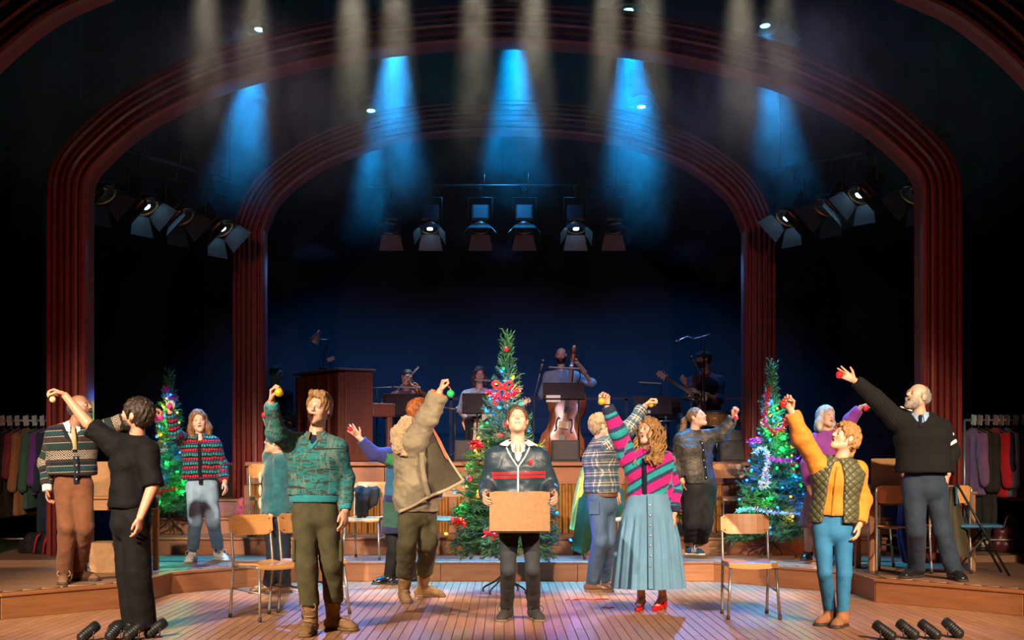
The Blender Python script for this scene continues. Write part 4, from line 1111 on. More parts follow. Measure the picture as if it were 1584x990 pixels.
    MB().box((0, dp / 2, 0.006), (w - 0.01, dp, 0.01)).build('bottom_panel', CB, b)
def priest():
    d = 10.45
    J = joints(d, 0.0, ((209, 976, -96), (221, 977, -80)), head=(211, 643, 0.0), neck=(212, 676, 0.05), sL=(180, 690, 0.10), eL=(140, 660, 0.12), wL=(101, 612, 0.10), sR=(229, 697, -0.12), eR=(236, 752, -0.16), wR=(217, 800, -0.26), hL=(196, 802, 0.08), hR=(210, 802, -0.09), kL=(199, 882, 0.03), kR=(213, 884, -0.04))
    s = Person('bearded man in black clerical shirt with back turned, holding a cream bauble high', SK_TAN, (0.04, 0.022, 0.012), J, -112, (-104, 14, 0, 0.4), 0.0, size=1.03)
    s.head_mesh(beard=0.6); s.torso_core()
    s.hand('L', 'pinch', (0, -0.6, -0.8), (-0.5, -1, 0), (-0.85, 0, 0.28), forearm=0.26, h=0.0052); s.hand('R', 'relax', (-1, 0.3, 0), (-0.6, -0.6, 0), (-0.12, 0, -1), forearm=0.26, h=0.0052)
    s.hairdo('curlyshort', H_DARK, amp=0.008); s.beard_mesh(H_DARK, 0.3)
    bl = fabric('black_shirt_cotton', (0.0045, 0.0045, 0.005), 0.8, 200)
    z = W(0, 785, d).z
    s.top('clerical_shirt', bl, z, (0.205, 0.145), (0.185, 0.14), (0.085, 0.078, 0.07), (0.47, 0.50), 0.09, collar=0.05, amp=0.012)
    nk = J['neck']; U = Vector((0, 0, 1))
    f = Field(); f.cone(nk - U * 0.02, nk + U * 0.022, 0.066, 0.063, 0.01); f.cut(nk + U * 0.03, (0, 0, 1)); V, Q = f.mesh(0.008); s.part('collar_band', V, Q, bl)
    s.mbpart('collar_tab', MB().box(nk + s.fwd * 0.064 + U * 0.008, (0.03, 0.02, 0.03), s.C, 0.004), WHITE_COT)
    s.legs('trousers', fabric('black_wool', (0.006, 0.006, 0.0065), 0.8, 180), z + 0.06, 0.105, 0.094, 0.092, 0.03, amp=0.007, seat=(0.16, 0.14))
    for w in 'LR': s.shoe(w, LEATH_BK, RUB, laces=2, lace_mat=LACE_K)
    s.finish(); bauble('cream gold bauble held by the man in black', J['tipL'], (81.5, 618), 10.5, 0.024, B_CREAM, M_RIBBON_R)
def cardigan_man():
    d = 12.05
    J = joints(d, ZA, ((100, 902, 12), (122, 898, 78)), head=(124, 631, -0.02), neck=(110, 660), sL=(84, 672), eL=(72, 716, 0.02), wL=(73, 756, -0.05), sR=(142, 672, 0.06), eR=(190, 652, 0.10), wR=(233, 634, 0.08), hL=(101, 750), hR=(126, 750), kL=(104, 815, -0.06), kR=(131, 815, -0.02))
    s = Person('balding grey-bearded man in fair isle cardigan and brown corduroy trousers', SK_BROWN, (0.12, 0.11, 0.10), J, 28, (72, 14, 0, 0.8), ZA, size=0.98)
    s.head_mesh(beard=0.45); s.torso_core()
    s.hand('L', 'relax', (1, 0, 0), (0.3, -1, 0)); s.hand('R', 'pinch', (0, -0.4, -1), (0, -1, 0.2), (1, 0, -0.15))
    s.hairdo('fringe', H_GREYD); s.beard_mesh(H_GREYD, 0.2)
    z = W(0, 735, d).z; K = m_fairisle()
    s.top('cardigan', K, z, (0.21, 0.15), (0.20, 0.155), (0.085, 0.07, 0.052), (0.93, 0.93), 0.09, vneck=0.20, amp=0.008)
    nk = J['neck']; U = Vector((0, 0, 1))
    f = Field(); f.econe(nk - U * 0.0, nk - U * 0.25 + s.fwd * 0.04, s.side, s.fwd, (0.066, 0.055), (0.13, 0.10), 0.01); V, Q = f.mesh(0.01); s.part('shirt', V, Q, WHITE_COT)
    shirt_collar(s, WHITE_COT, 0.07, 0.05)
    nv = fabric('navy_knit_band', (0.010, 0.015, 0.028), 0.9)
    placket(s, nv, 0.50, 0.98, buttons=4, bmat=plain('horn_button', (0.5, 0.45, 0.38), 0.4), w=0.022, ex=0.145)
    mb = MB()
    for sg in (-1, 1): mb.tube(catmull([nk + s.side * (0.075 * sg) + s.fwd * 0.03 + U * 0.005, nk + s.side * (0.065 * sg) + s.fwd * 0.115 - U * 0.07, nk + s.fwd * 0.155 - U * 0.215], 5), 0.016, 6)
    s.mbpart('neck_band', mb, nv)
    mb = MB().tube([nk + s.fwd * 0.085 - U * 0.01, nk + s.fwd * 0.125 - U * 0.09, nk + s.fwd * 0.15 - U * 0.2], [0.014, 0.02, 0.026], 8); s.mbpart('tie', mb, fabric('gold_check_tie', (0.42, 0.32, 0.14)))
    f = Field(); a = J['eL'].lerp(J['wL'], 0.86); dr = (J['wL'] - J['eL']).normalized(); f.cone(a, J['wL'] + dr * 0.02, 0.042, 0.04, 0.01); f.cut(J['wL'] + dr * 0.025, dr); V, Q = f.mesh(0.008); s.part('shirt_cuff', V, Q, WHITE_COT)
    s.legs('trousers', fabric('brown_corduroy', (0.15, 0.058, 0.025), 0.85, 60), z + 0.06, 0.098, 0.080, 0.070, 0.08, amp=0.007)
    for w in 'LR': s.shoe(w, SUEDE_B, RUB, laces=3, lace_mat=LACE_T)
    s.finish(); bauble('pink bauble held up in front of the small tree by the man in fair isle', J['tipR'], (249, 646), 12.1, 0.024, B_PINK, M_RIBBON_R)
def block_cardigan_woman():
    d = 14.5
    J = joints(d, ZA, ((298, 868, -5), (338, 866, 40)), head=(307, 651, -0.02), neck=(310, 674), sL=(287, 684), eL=(271, 671, -0.22), wL=(263, 636, -0.34), sR=(331, 685), eR=(342, 720, 0.04), wR=(348, 746, -0.06), hL=(301, 752), hR=(324, 752), kL=(302, 806, -0.03), kR=(329, 806, -0.03))
    s = Person('woman in red and teal block-knit cardigan and pale jeans raising a fist', SK_PALE, (0.2, 0.1, 0.05), J, 6, (14, 0, 8, 0.6), ZA, size=0.96)
    s.head_mesh(); s.torso_core()
    s.hand('L', 'fist', (0.3, -1, 0), (1, 0, 0), (-0.05, 0, 1)); s.hand('R', 'relax', (-1, 0.3, 0), (0, -1, 0))
    s.hairdo('bob', hair_mat('chestnut_bob', (0.26, 0.12, 0.045)))
    z = W(0, 741, d).z
    s.top('cardigan', m_blocks(), z, (0.195, 0.135), (0.195, 0.14), (0.08, 0.07, 0.055), (0.95, 0.95), 0.085, vneck=0.07, amp=0.008)
    placket(s, fabric('black_knit_band', (0.008, 0.009, 0.014), 0.9), 0.14, 0.98, w=0.018, ex=0.135)
    shirt_collar(s, fabric('denim_blue_collar', (0.05, 0.08, 0.14)), 0.064, 0.035)
    s.legs('jeans', m_denim('pale_denim', (0.17, 0.26, 0.37)), z + 0.06, 0.092, 0.076, 0.064, 0.13, amp=0.006, seat=(0.155, 0.115))
    for w in 'LR': s.shoe(w, plain('white_canvas', (0.70, 0.68, 0.63), 0.7), RUB_W, laces=4, lace_mat=LACE_W, length=0.27, name='trainer')
    for w in 'LR':
        f = Field(); f.cone(J['a' + w] + Vector((0, 0, -0.02)), J['a' + w] + Vector((0, 0, 0.08)), 0.040, 0.040, 0.01); V, Q = f.mesh(0.01); s.part('sock', V, Q, fabric('red_sock', (0.35, 0.02, 0.02)))
    s.finish(); bauble('small pink bauble dangling at the wrist of the woman in block knit', J['gripL'], (261.5, 629), d - 0.42, 0.024, B_PINK, M_RIBBON_R)
def teal_cardigan_man():
    d = 13.4
    J = joints(d, 0.0, ((417, 917, -75), (440, 917, -60)), head=(427, 684, 0.02), neck=(432, 706, 0.03), sL=(420, 708, 0.14), eL=(424, 672, -0.02), wL=(414, 640, -0.12), sR=(438, 712, -0.12), eR=(432, 764, -0.10), wR=(418, 800, -0.18), hL=(422, 800, 0.06), hR=(436, 800, -0.07), kL=(424, 858, 0.03), kR=(438, 858, -0.04))
    s = Person('grey-haired man in fuzzy teal cardigan half hidden behind the green jumper', SK_FAIR, (0.3, 0.28, 0.25), J, -80, (-95, 10, 0, 0.2), 0.0, size=0.97)
    s.head_mesh(); s.torso_core()
    s.hand('L', 'pinch', (1, -0.5, 0), (0.3, -1, 0.2), (-0.1, 0, 1)); s.hand('R', 'relax', (1, 0.3, 0), (-0.6, -0.6, 0))
    s.hairdo('crop', H_GREY)
    z = W(0, 806, d).z
    s.top('cardigan', fabric('teal_mohair', (0.016, 0.10, 0.125), 0.95, 90, 0.3, 14, 0.6, 0.9), z, (0.18, 0.15), (0.185, 0.16), (0.08, 0.07, 0.055), (0.95, 0.93), 0.085, amp=0.010)
    mb = MB(); nk = J['neck']
    for q in range(3): mb.sphere(nk + s.fwd * 0.165 + Vector((0, -0.07, -0.20 - 0.12 * q)), 0.035, 10, 8, (0.5, 0.5, 1.6))
    s.mbpart('white_motif', mb, fabric('cream_mohair', (0.5, 0.45, 0.36)))
    s.legs('trousers', fabric('navy_wool', (0.012, 0.017, 0.03), 0.85), z + 0.06, 0.095, 0.075, 0.066, 0.05, seat=(0.15, 0.13))
    for w in 'LR': s.shoe(w, LEATH_BR, RUB, laces=2, lace_mat=LACE_K)
    s.finish(); bauble('small red bauble held behind the green jumper sleeve', J['tipL'], (408.5, 642), d - 0.16, 0.026, B_RED, plain('gold_ribbon', (0.6, 0.4, 0.08), 0.4))
def long_cardigan_woman():
    d = 14.5
    J = joints(d, 0.0, ((603, 903, -60), (622, 903, -40)), head=(626, 679, 0.02), neck=(626, 700), sL=(602, 706, -0.05), eL=(577, 702, -0.14), wL=(556, 677, -0.20), sR=(648, 708, 0.05), eR=(650, 756, 0.0), wR=(648, 795, -0.04), hL=(606, 800), hR=(632, 800), kL=(608, 850), kR=(625, 850))
    s = Person('woman in long purple, green and blue mohair cardigan reaching out an open hand', SK_PALE, (0.05, 0.03, 0.02), J, -30, (-50, 10, 0, 0.2), 0.0, size=0.97)
    s.head_mesh(); s.torso_core()
    s.hand('L', 'open', (-0.4, -1, 0.2), (0.8, 0, 1), (-0.6, -0.1, 0.7)); s.hand('R', 'relax', (-1, 0.3, 0), (0, -1, 0))
    s.hairdo('bob', hair_mat('dark_curls', (0.07, 0.035, 0.022)), amp=0.016, fine=0.8)
    z = W(0, 824, d).z
    pur, grn, blu, nav = (0.035, 0.028, 0.13), (0.03, 0.20, 0.06), (0.02, 0.11, 0.22), (0.018, 0.022, 0.07)
    K = m_bands('mohair_bands', [(0.0, pur), (0.06, grn), (0.17, nav), (0.21, blu), (0.48, nav), (0.55, (0.03, 0.09, 0.07)), (0.80, nav), (0.88, pur)], 1.0, 0.0, 0.03, sleeve=(0.035, 0.035, 0.16))
    # sleeves stay purple
    s.top('cardigan', K, z, (0.19, 0.14), (0.20, 0.15), (0.085, 0.075, 0.06), (0.93, 0.93), 0.085, hemw=(0.22, 0.17), amp=0.010)
    s.legs('trousers', fabric('black_jersey', (0.012, 0.012, 0.015), 0.85), z + 0.12, 0.085, 0.065, 0.06, 0.05)
    for w in 'LR': s.shoe(w, LEATH_BK, RUB)
    s.finish(); bauble('red bauble in the open hand of the woman in mohair', J['gripL'], (542, 664), d - 0.33, 0.026, B_RED, M_RIBBON_R)
def parka_person():
    d = 12.5
    J = joints(d, 0.0, ((625, 930, 14), (655, 923, 78)), head=(652, 638, 0.0), neck=(642, 672, 0.02), sL=(640, 686, -0.15), eL=(659, 650, -0.22), wL=(681, 604, -0.26), sR=(650, 690, 0.16), eR=(668, 735, 0.20), wR=(672, 775, 0.16), hL=(634, 786, -0.05), hR=(657, 786, 0.05), kL=(630, 838, -0.08), kR=(662, 838, 0.02))
    s = Person('ginger-haired person in khaki parka with fur hood raising a green bauble', SK_FAIR, (0.4, 0.12, 0.03), J, 78, (100, 12, 0, 0.1), 0.0, size=1.03)
    s.head_mesh(); s.torso_core()
    s.hand('L', 'fist', (0.9, 0.3, -0.3), (0.6, -0.8, 0.5), (0.3, -0.1, 1)); s.hand('R', 'relax', (-1, 0.3, 0), (0, -1, 0))
    s.hairdo('short', H_GINGER)
    P = fabric('khaki_parka_cotton', (0.20, 0.165, 0.105), 0.8, 200, 0.2, 10, 0.5)
    LIN = fabric('dark_parka_lining', (0.055, 0.045, 0.030), 0.85); ORG = fabric('orange_lining', (0.75, 0.16, 0.03), 0.7)
    z = W(0, 792, d).z; sc = d / F; U = Vector((0, 0, 1))
    def extra(f):
        # the coat back and its lifted skirt, swinging out to the right
        pass
    s.top('parka', P, z, (0.185, 0.185), (0.18, 0.19), (0.105, 0.092, 0.078), (0.92, 0.9), 0.10, hemw=(0.18, 0.19), amp=0.018, wsc=(9, 9, 15), extra=extra)
    # open front panel flaring out: outer face, lining and edge
    def sheet(pts, th, nu=14):
        """pts: rows of (px, py, depth offset); a thick sheet"""
        rows = [catmull([W(*p[:2], d + p[2]) for p in r], 5) for r in pts]; cols = list(zip(*rows)); grid = [catmull(list(c), 5) for c in cols]
        nv = len(grid[0]); vs = []; fs = []
        for c in grid:
            for p in c: vs.append(p)
        nn = len(grid)
        off = Vector((0.0, th, 0.0)); m = len(vs); vs += [v + off for v in vs]
        for i in range(nn - 1):
            for j in range(nv - 1):
                a = i * nv + j; fs.append((a, a + nv, a + nv + 1, a + 1)); fs.append((m + a, m + a + 1, m + a + nv + 1, m + a + nv))
        for i in range(nn - 1):
            for j in (0, nv - 1): a = i * nv + j; fs.append((a, a + nv, m + a + nv, m + a) if j else (a, m + a, m + a + nv, a + nv))
        for j in range(nv - 1):
            for i in (0, nn - 1): a = i * nv + j; fs.append((a, a + 1, m + a + 1, m + a) if i == 0 else (a, m + a, m + a + 1, a + 1))
        return MB().add(vs, fs, True)
    s.mbpart('front_flap', sheet([[(658, 668, -0.16), (664, 662, -0.10), (668, 662, -0.02)], [(662, 705, -0.20), (680, 700, -0.14), (688, 702, -0.04)], [(662, 745, -0.22), (690, 735, -0.16), (706, 730, -0.06)], [(655, 772, -0.22), (692, 757, -0.18), (716, 744, -0.08)]], 0.02), LIN)
    s.mbpart('orange_lining', sheet([[(664, 655, -0.06), (668, 658, -0.04)], [(676, 680, -0.10), (683, 684, -0.06)], [(690, 710, -0.13), (694, 712, -0.08)]], 0.012), ORG)
    mb = MB(); mb.tube(catmull([W(617, 792, d - 0.14), W(640, 782, d - 0.22), W(665, 768, d - 0.24), W(692, 757, d - 0.19), W(717, 744, d - 0.08)], 6), 0.014, 6)
    mb.tube(catmull([W(717, 744, d - 0.08), W(706, 728, d - 0.07), W(692, 706, d - 0.06), W(680, 682, d - 0.06)], 6), 0.011, 6); s.mbpart('fur_hem', mb, fabric('pale_pile_edge', (0.33, 0.26, 0.16), 0.95, 80))
    mb = MB(); mb.tube(catmull([W(652, 700, d - 0.21), W(655, 735, d - 0.215), W(664, 768, d - 0.23)], 6), 0.026, 8); s.mbpart('storm_flap', mb, P)
    f = Field(); pts = [W(650, 660, d - 0.1), W(628, 655, d - 0.13), W(618, 672, d - 0.14), W(619, 690, d - 0.16), W(626, 701, d - 0.19)]
    for a, b, r0, r1 in zip(pts, pts[1:], (0.05, 0.06, 0.075, 0.07), (0.06, 0.075, 0.07, 0.04)): f.cone(a, b, r0, r1, 0.03)
    f.cone(W(640, 665, d + 0.08), W(622, 680, d + 0.08), 0.09, 0.09, 0.08)
    V, Q = f.mesh(0.011); V = wrinkle(V, Q, 0.012, (30, 30, 30), 0.9); s.part('fur_hood', V, Q, fabric('tan_fur', (0.33, 0.23, 0.12), 0.95, 60, 0.3, 40, 1.0, 0.5))
    f = Field(); dr = (J['wL'] - J['eL']).normalized(); c = J['wL'] - dr * 0.03; f.cone(c - dr * 0.03, c, 0.076, 0.077, 0.01); f.cone(c - dr * 0.06, c + dr * 0.1, 0.060, 0.060, 0.004, True); f.cut(c + dr * 0.008, dr); f.cut(c - dr * 0.012, -dr); V, Q = f.mesh(0.008); s.part('cuff_lining', V, Q, ORG)
    s.legs('trousers', OLIVE, z + 0.12, 0.100, 0.085, 0.072, 0.22, amp=0.010, wsc=(11, 11, 15), seat=(0.155, 0.15))
    for w in 'LR': s.shoe(w, plain('sand_suede', (0.22, 0.12, 0.052), 0.85, 0, 0.25), RUB_T, laces=6, shaft=0.13, lace_mat=LACE_T, sole=0.026, name='boot')
    s.finish(); bauble('green foil bauble hanging from the raised hand of the person in the parka', J['tipL'], (697, 609), d - 0.26, 0.033, B_GREEN, plain('orange_ribbon', (0.7, 0.12, 0.03), 0.5))
def plaid_man():
    d = 13.5
    J = joints(d, 0.0, ((917, 915, 82), (935, 908, 70)), head=(930, 659, -0.02), neck=(928, 684, 0.02), sL=(930, 696, 0.15), eL=(938, 728, 0.22), wL=(948, 758, 0.14), sR=(936, 690, -0.13), eR=(970, 666, -0.10), wR=(998, 628, 0.0), hL=(924, 772, -0.06), hR=(938, 772, 0.07), kL=(928, 835, -0.06), kR=(940, 835, 0.02))
    s = Person('sandy-haired man in checked flannel shirt and blue jeans beside the striped jumper', SK_FAIR, (0.4, 0.3, 0.18), J, 98, (104, 10, 0, 0.2), 0.0, size=1.0)
    s.head_mesh(); s.torso_core()
    s.hand('R', 'pinch', (0.3, -0.4, -0.8), (0, -1, 0.3), (0.7, 0, 0.6)); s.hand('L', 'relax', (0, 1, 0), (1, 0, 0))
    s.hairdo('short', H_SAND, amp=0.009)
    z = W(0, 762, d).z
    s.top('shirt', m_plaid(), z, (0.185, 0.165), (0.18, 0.165), (0.088, 0.072, 0.056), (0.93, 0.93), 0.09, amp=0.012)
    shirt_collar(s, MATS.setdefault('plaid2', fabric('checked_collar', (0.12, 0.14, 0.15))), 0.068, 0.03)
    hip = (J['hL'] + J['hR']) / 2; f = Field(); f.econe((hip.x, hip.y, z - 0.03), (hip.x, hip.y, z + 0.0), s.side, s.fwd, (0.158, 0.155), (0.158, 0.155), 0.01); f.cut((0, 0, z - 0.04), (0, 0, -1)); f.cut((0, 0, z + 0.005), (0, 0, 1)); V, Q = f.mesh(0.01); s.part('belt', V, Q, LEATH_BR)
    s.legs('jeans', m_denim('mid_denim', (0.032, 0.068, 0.125), 0.6), z + 0.0, 0.092, 0.076, 0.068, 0.05, amp=0.007, seat=(0.145, 0.15))
    s.mbpart('pocket_patch', MB().box(hip + Vector((-0.085, -0.155, -0.08)), (0.10, 0.012, 0.12), Matrix.Rotation(-0.25, 3, 'Z'), 0.004), MATS.get('mid_denim') or bpy.data.materials['mid_denim'])
    for w in 'LR': s.shoe(w, LEATH_BR, RUB_T, laces=3, lace_mat=LACE_T, shaft=0.02)
    s.finish(); bauble('small gold bauble held by the man in the checked shirt', J['tipR'], (1007, 626), d - 0.02, 0.026, B_GOLD, plain('white_ribbon', (0.7, 0.7, 0.7), 0.5))
def striped_jumper_woman():
    d = 11.85
    J = joints(d, 0.0, ((992, 943, -18), (1025, 943, -35)), head=(1004, 668, -0.02), neck=(1000, 697), sL=(972, 708, 0), eL=(956, 668, -0.08), wL=(939, 628, -0.12), sR=(1030, 710, 0), eR=(1041, 756, 0.04), wR=(1043, 794, -0.03), hL=(988, 795), hR=(1014, 795), kL=(990, 860, -0.03), kR=(1020, 860, -0.03))
    s = Person('curly golden-haired woman in pink and teal striped cardigan and denim skirt', SK_PALE, (0.4, 0.2, 0.06), J, -14, (-46, 12, 6, 0.8), 0.0, size=0.97)
    s.head_mesh(); s.torso_core()
    s.hand('L', 'pinch', (-0.5, -0.8, 0), (-1, 0.5, 0), (-0.12, 0, 1)); s.hand('R', 'relax', (-1, 0.3, 0), (0, -1, 0))
    def curls(f, L, k):
        r = random.Random(4)
        for i in range(26):
            a = r.uniform(-2.5, 2.5); zz = r.uniform(-0.30, -0.10); rr = 0.085 + 0.03 * r.random() + 0.02 * (zz < -0.2)
            f.ball(L((math.sin(a) * rr, -math.cos(a) * rr * 0.9 - 0.01, zz)), 0.030 * k, 0.02)
    s.hairdo('long', H_GOLDEN, curls, amp=0.012, fine=0.9)
    # loose ringlets
    mb = MB(); r = random.Random(8)
    for i in range(44):
        a = r.uniform(0.4, 2.6) * r.choice((-1, 1)); rr = 0.096 + 0.03 * r.random(); z0 = r.uniform(-0.10, 0.05); ln = r.uniform(0.16, 0.26); ph = r.uniform(0, 6); pts = []
        for q in range(15):
            t = q / 14; rad = 0.011 + 0.006 * t; ro = rr + 0.02 * math.sin(t * 3)
            pts.append(s.hl((math.sin(a) * ro + rad * math.cos(ph + 11 * t), -math.cos(a) * ro * 0.85 - 0.01 + rad * math.sin(ph + 11 * t), z0 - ln * t)))
        mb.tube(pts, [0.010 - 0.004 * q / 14 for q in range(15)], 5)
    s.mbpart('ringlets', mb, H_GOLDEN)
    z = W(0, 769, d).z
    pk, nv, tl = (0.62, 0.015, 0.20), (0.035, 0.045, 0.12), (0.02, 0.33, 0.36)
    K = m_bands('pink_teal_stripes', [(0.0, pk), (0.40, nv), (0.53, tl), (0.80, nv), (0.93, nv)], 0.175, 0.55, 0.04)
    s.top('cardigan', K, z, (0.180, 0.128), (0.165, 0.12), (0.085, 0.074, 0.052), (0.93, 0.93), 0.09, amp=0.008)
    placket(s, fabric('navy_knit_band', (0.010, 0.015, 0.028)), 0.10, 0.97, w=0.020, buttons=5, bmat=plain('navy_button', (0.02, 0.02, 0.05), 0.2), ex=0.126)
    for w in 'LR':
        dr = (J['w' + w] - J['e' + w]).normalized(); a = J['e' + w].lerp(J['w' + w], 0.74); f = Field(); f.cone(a, J['w' + w], 0.060, 0.052, 0.01); f.cut(J['w' + w] - dr * 0.004, dr); f.cut(a, -dr); V, Q = f.mesh(0.009); s.part('cuff', V, Q, fabric('navy_rib', (0.02, 0.028, 0.07)))
    # gathered denim skirt
    hip = (J['hL'] + J['hR']) / 2; zt = z + 0.03; zb = W(0, 909, d).z; n = 160; rows = 26; vs = []; fs = []
    r = random.Random(2); ph = [r.uniform(0, 6.28) for _ in range(6)]
    for j in range(rows + 1):
        t = j / rows; zz = zt + (zb - zt) * t
        base = 0.150 + 0.045 * min(1, t / 0.22) + 0.085 * max(0, t - 0.15); amp = 0.0 if t < 0.22 else 0.024 * min(1, (t - 0.22) / 0.25)
        for i in range(n):
            a = 2 * math.pi * i / n
            w = math.sin(17 * a + ph[0] + 0.7 * math.sin(3 * a)) * 0.6 + math.sin(9 * a + ph[1] + t) * 0.5 + 0.35 * math.sin(29 * a + ph[2])
            rr = base + amp * w
            vs.append((hip.x + 0.01 + rr * math.cos(a) * 1.08, hip.y + rr * math.sin(a) * 0.86, zz))
    for j in range(rows):
        for i in range(n): a, b = j * n + i, j * n + (i + 1) % n; fs.append((a, a + n, b + n, b))
    fs.append(tuple(range(n)))
    DN = m_denim('light_blue_denim', (0.095, 0.22, 0.345), 0.3)
    s.mbpart('skirt', MB().add(vs, fs, True), DN)
    mb = MB(); pts = [Vector((hip.x + 0.006, hip.y - (0.150 + 0.045 * min(1, t / 0.22) + 0.085 * max(0, t - 0.15)) * 0.88 - 0.012, zt + (zb - zt) * t)) for t in (0.02, 0.2, 0.4, 0.6, 0.8, 0.985)]
    vs = []; fs = []
    for p in pts: vs += [p + Vector((-0.02, 0.01, 0)), p + Vector((-0.018, -0.006, 0)), p + Vector((0.018, -0.006, 0)), p + Vector((0.02, 0.01, 0))]
    for i in range(len(pts) - 1):
        for j in range(3): a = i * 4 + j; fs.append((a, a + 4, a + 5, a + 1))
    s.mbpart('button_placket', mb.add(vs, fs, False), DN)
    for i in range(7):
        t = 0.12 + 0.105 * i; p = pts[0].lerp(pts[-1], t); e = 0.150 + 0.045 * min(1, t / 0.22) + 0.085 * max(0, t - 0.15)
        s.sub('button', MB().sphere((p.x, hip.y - e * 0.88 - 0.02, zt + (zb - zt) * t), 0.010, 10, 6, (1, 0.5, 1)), plain('pewter_button', (0.5, 0.48, 0.45), 0.3, 0.8))
    # bare calves and red slingback heels
    for w in 'LR':
        f = Field(); an = J['a' + w]; dv = J['f' + w]; f.cone(J['k' + w], an + Vector((0, 0, 0.02)), 0.054, 0.031, 0.02); f.cone(an + Vector((0, 0, 0.02)), an + dv * 0.10 + Vector((0, 0, -0.055)), 0.031, 0.028, 0.02); f.cone(an, an - dv * 0.035 + Vector((0, 0, -0.02)), 0.03, 0.026, 0.02)
        V, Q = f.mesh(0.009); s.collect(V, Q, np.tile(s.skin, (len(V), 1)))
        RS = plain('red_patent', (0.55, 0.008, 0.012), 0.12); P = lambda a, b, c: Vector((an.x, an.y, 0)) + dv * a + dv.cross(Vector((0, 0, 1))) * b + Vector((0, 0, c)); t_ = dv.cross(Vector((0, 0, 1)))
        f = Field(); f.econe(P(0.05, 0, 0.045), P(0.13, 0, 0.018), t_, Vector((0, 0, 1)), (0.040, 0.026), (0.034, 0.022), 0.02); f.ball(P(0.155, 0, 0.014), 0.016, 0.02); f.cone(P(0.02, 0, 0.085), P(0.075, 0, 0.06), 0.03, 0.022, 0.01, True); f.cut((0, 0, 0.002), (0, 0, -1)); V, Q = f.mesh(0.007); s.part('shoe', V, Q, RS)
        mb = MB(); mb.tube([P(-0.045, 0, 0.002), P(-0.045, 0, 0.055)], [0.012, 0.022], 8); mb.tube([P(-0.05, 0, 0.055), P(0.0, 0, 0.05), P(0.06, 0, 0.022)], [0.022, 0.024, 0.03], 8); s.sub('heel', mb, RS)
        mb = MB(); mb.tube(catmull([P(0.06, 0.036, 0.05), P(0.0, 0.036, 0.075), P(-0.05, 0, 0.10), P(0.0, -0.036, 0.075), P(0.06, -0.036, 0.05)], 4), 0.006, 5); s.sub('strap', mb, RS)
        s.sub('bow', MB().sphere(P(0.10, 0.014, 0.052), 0.014, 8, 6).sphere(P(0.10, -0.014, 0.052), 0.014, 8, 6), RS)
    s.mbpart('bracelet', MB().tube([J['wL'] + Vector((0.034 * math.cos(a), 0.034 * math.sin(a), 0.012)) for a in [i * math.pi / 8 for i in range(17)]], 0.005, 5), LACE_K)
    s.finish(); bauble('gold bauble held by the curly-haired woman', J['tipL'], (930.5, 621), d - 0.16, 0.030, B_GOLD, plain('white_ribbon', (0.7, 0.7, 0.7), 0.5))
def ponytail_woman():
    d = 15.5
    J = joints(d, ZA, ((1068, 858, 55), (1084, 857, 66)), head=(1078, 646, -0.02), neck=(1072, 668), sL=(1056, 678), eL=(1050, 714, 0.02), wL=(1056, 744, -0.04), sR=(1093, 678, 0), eR=(1117, 672, -0.08), wR=(1136, 644, -0.14), hL=(1070, 752), hR=(1092, 752), kL=(1070, 806), kR=(1090, 806))
    s = Person('woman with ponytail in dark patterned jacket and black trousers on the deck', SK_FAIR, (0.12, 0.07, 0.035), J, 26, (54, 20, 0, 0.4), ZA, size=0.96)
    s.head_mesh(); s.torso_core()
    s.hand('L', 'relax', (1, 0.3, 0), (0, -1, 0)); s.hand('R', 'fist', (0.2, -1, 0), (-1, 0, 0.2), (0.1, 0, 1))
    def tail(f, L, k): f.cone(L((0, -0.105, 0.045)), L((0, -0.165, 0.02)), 0.026 * k, 0.036 * k, 0.02); f.cone(L((0, -0.165, 0.02)), L((0, -0.165, 0.02)) + Vector((-0.02, 0, -0.13)), 0.036 * k, 0.040 * k, 0.02); f.cone(L((0, -0.165, 0.02)) + Vector((-0.02, 0, -0.13)), L((0, -0.165, 0.02)) + Vector((-0.01, 0, -0.25)), 0.040 * k, 0.018 * k, 0.02)
    s.hairdo('pony', hair_mat('ash_brown_hair', (0.26, 0.125, 0.05)), tail, amp=0.004)
    z = W(0, 748, d).z
    s.top('jacket', m_blotch(), z, (0.205, 0.15), (0.20, 0.15), (0.095, 0.08, 0.06), (0.93, 0.93), 0.095, amp=0.014)
    shirt_collar(s, fabric('teal_collar', (0.015, 0.07, 0.10)), 0.066, 0.05)
    placket(s, fabric('black_knit_band', (0.008, 0.009, 0.014)), 0.15, 0.9, buttons=5, bmat=plain('horn_button', (0.5, 0.45, 0.38)), ex=0.15)
    s.legs('trousers', fabric('black_washed_cotton', (0.018, 0.018, 0.02), 0.8), z + 0.1, 0.125, 0.105, 0.068, 0.14, amp=0.014)
    for w in 'LR':
        f = Field(); f.cone(J['a' + w] + Vector((0, 0, -0.03)), J['a' + w] + Vector((0, 0, 0.09)), 0.042, 0.040, 0.01); V, Q = f.mesh(0.01); s.part('sock', V, Q, fabric('grey_sock', (0.5, 0.47, 0.45)))
        s.shoe(w, plain('blue_suede', (0.012, 0.05, 0.14), 0.7), RUB_W, laces=3, lace_mat=LACE_W, length=0.27, name='trainer')
        an = J['a' + w]; dv = J['f' + w]; tt = dv.cross(Vector((0, 0, 1))); mb = MB()
        for q in range(3):
            for sg in (-1, 1): mb.box(Vector((an.x, an.y, ZA + 0.05)) + dv * (0.045 + 0.022 * q) + tt * (sg * 0.043), (0.008, 0.006, 0.045), Matrix((dv, tt, Vector((0, 0, 1)))).transposed())
        s.sub('stripe', mb, RUB_W)
    s.finish(); bauble('red bauble in the fist of the woman with the ponytail', J['gripR'], (1138.5, 646), d - 0.24, 0.026, B_RED, M_RIBBON_R)
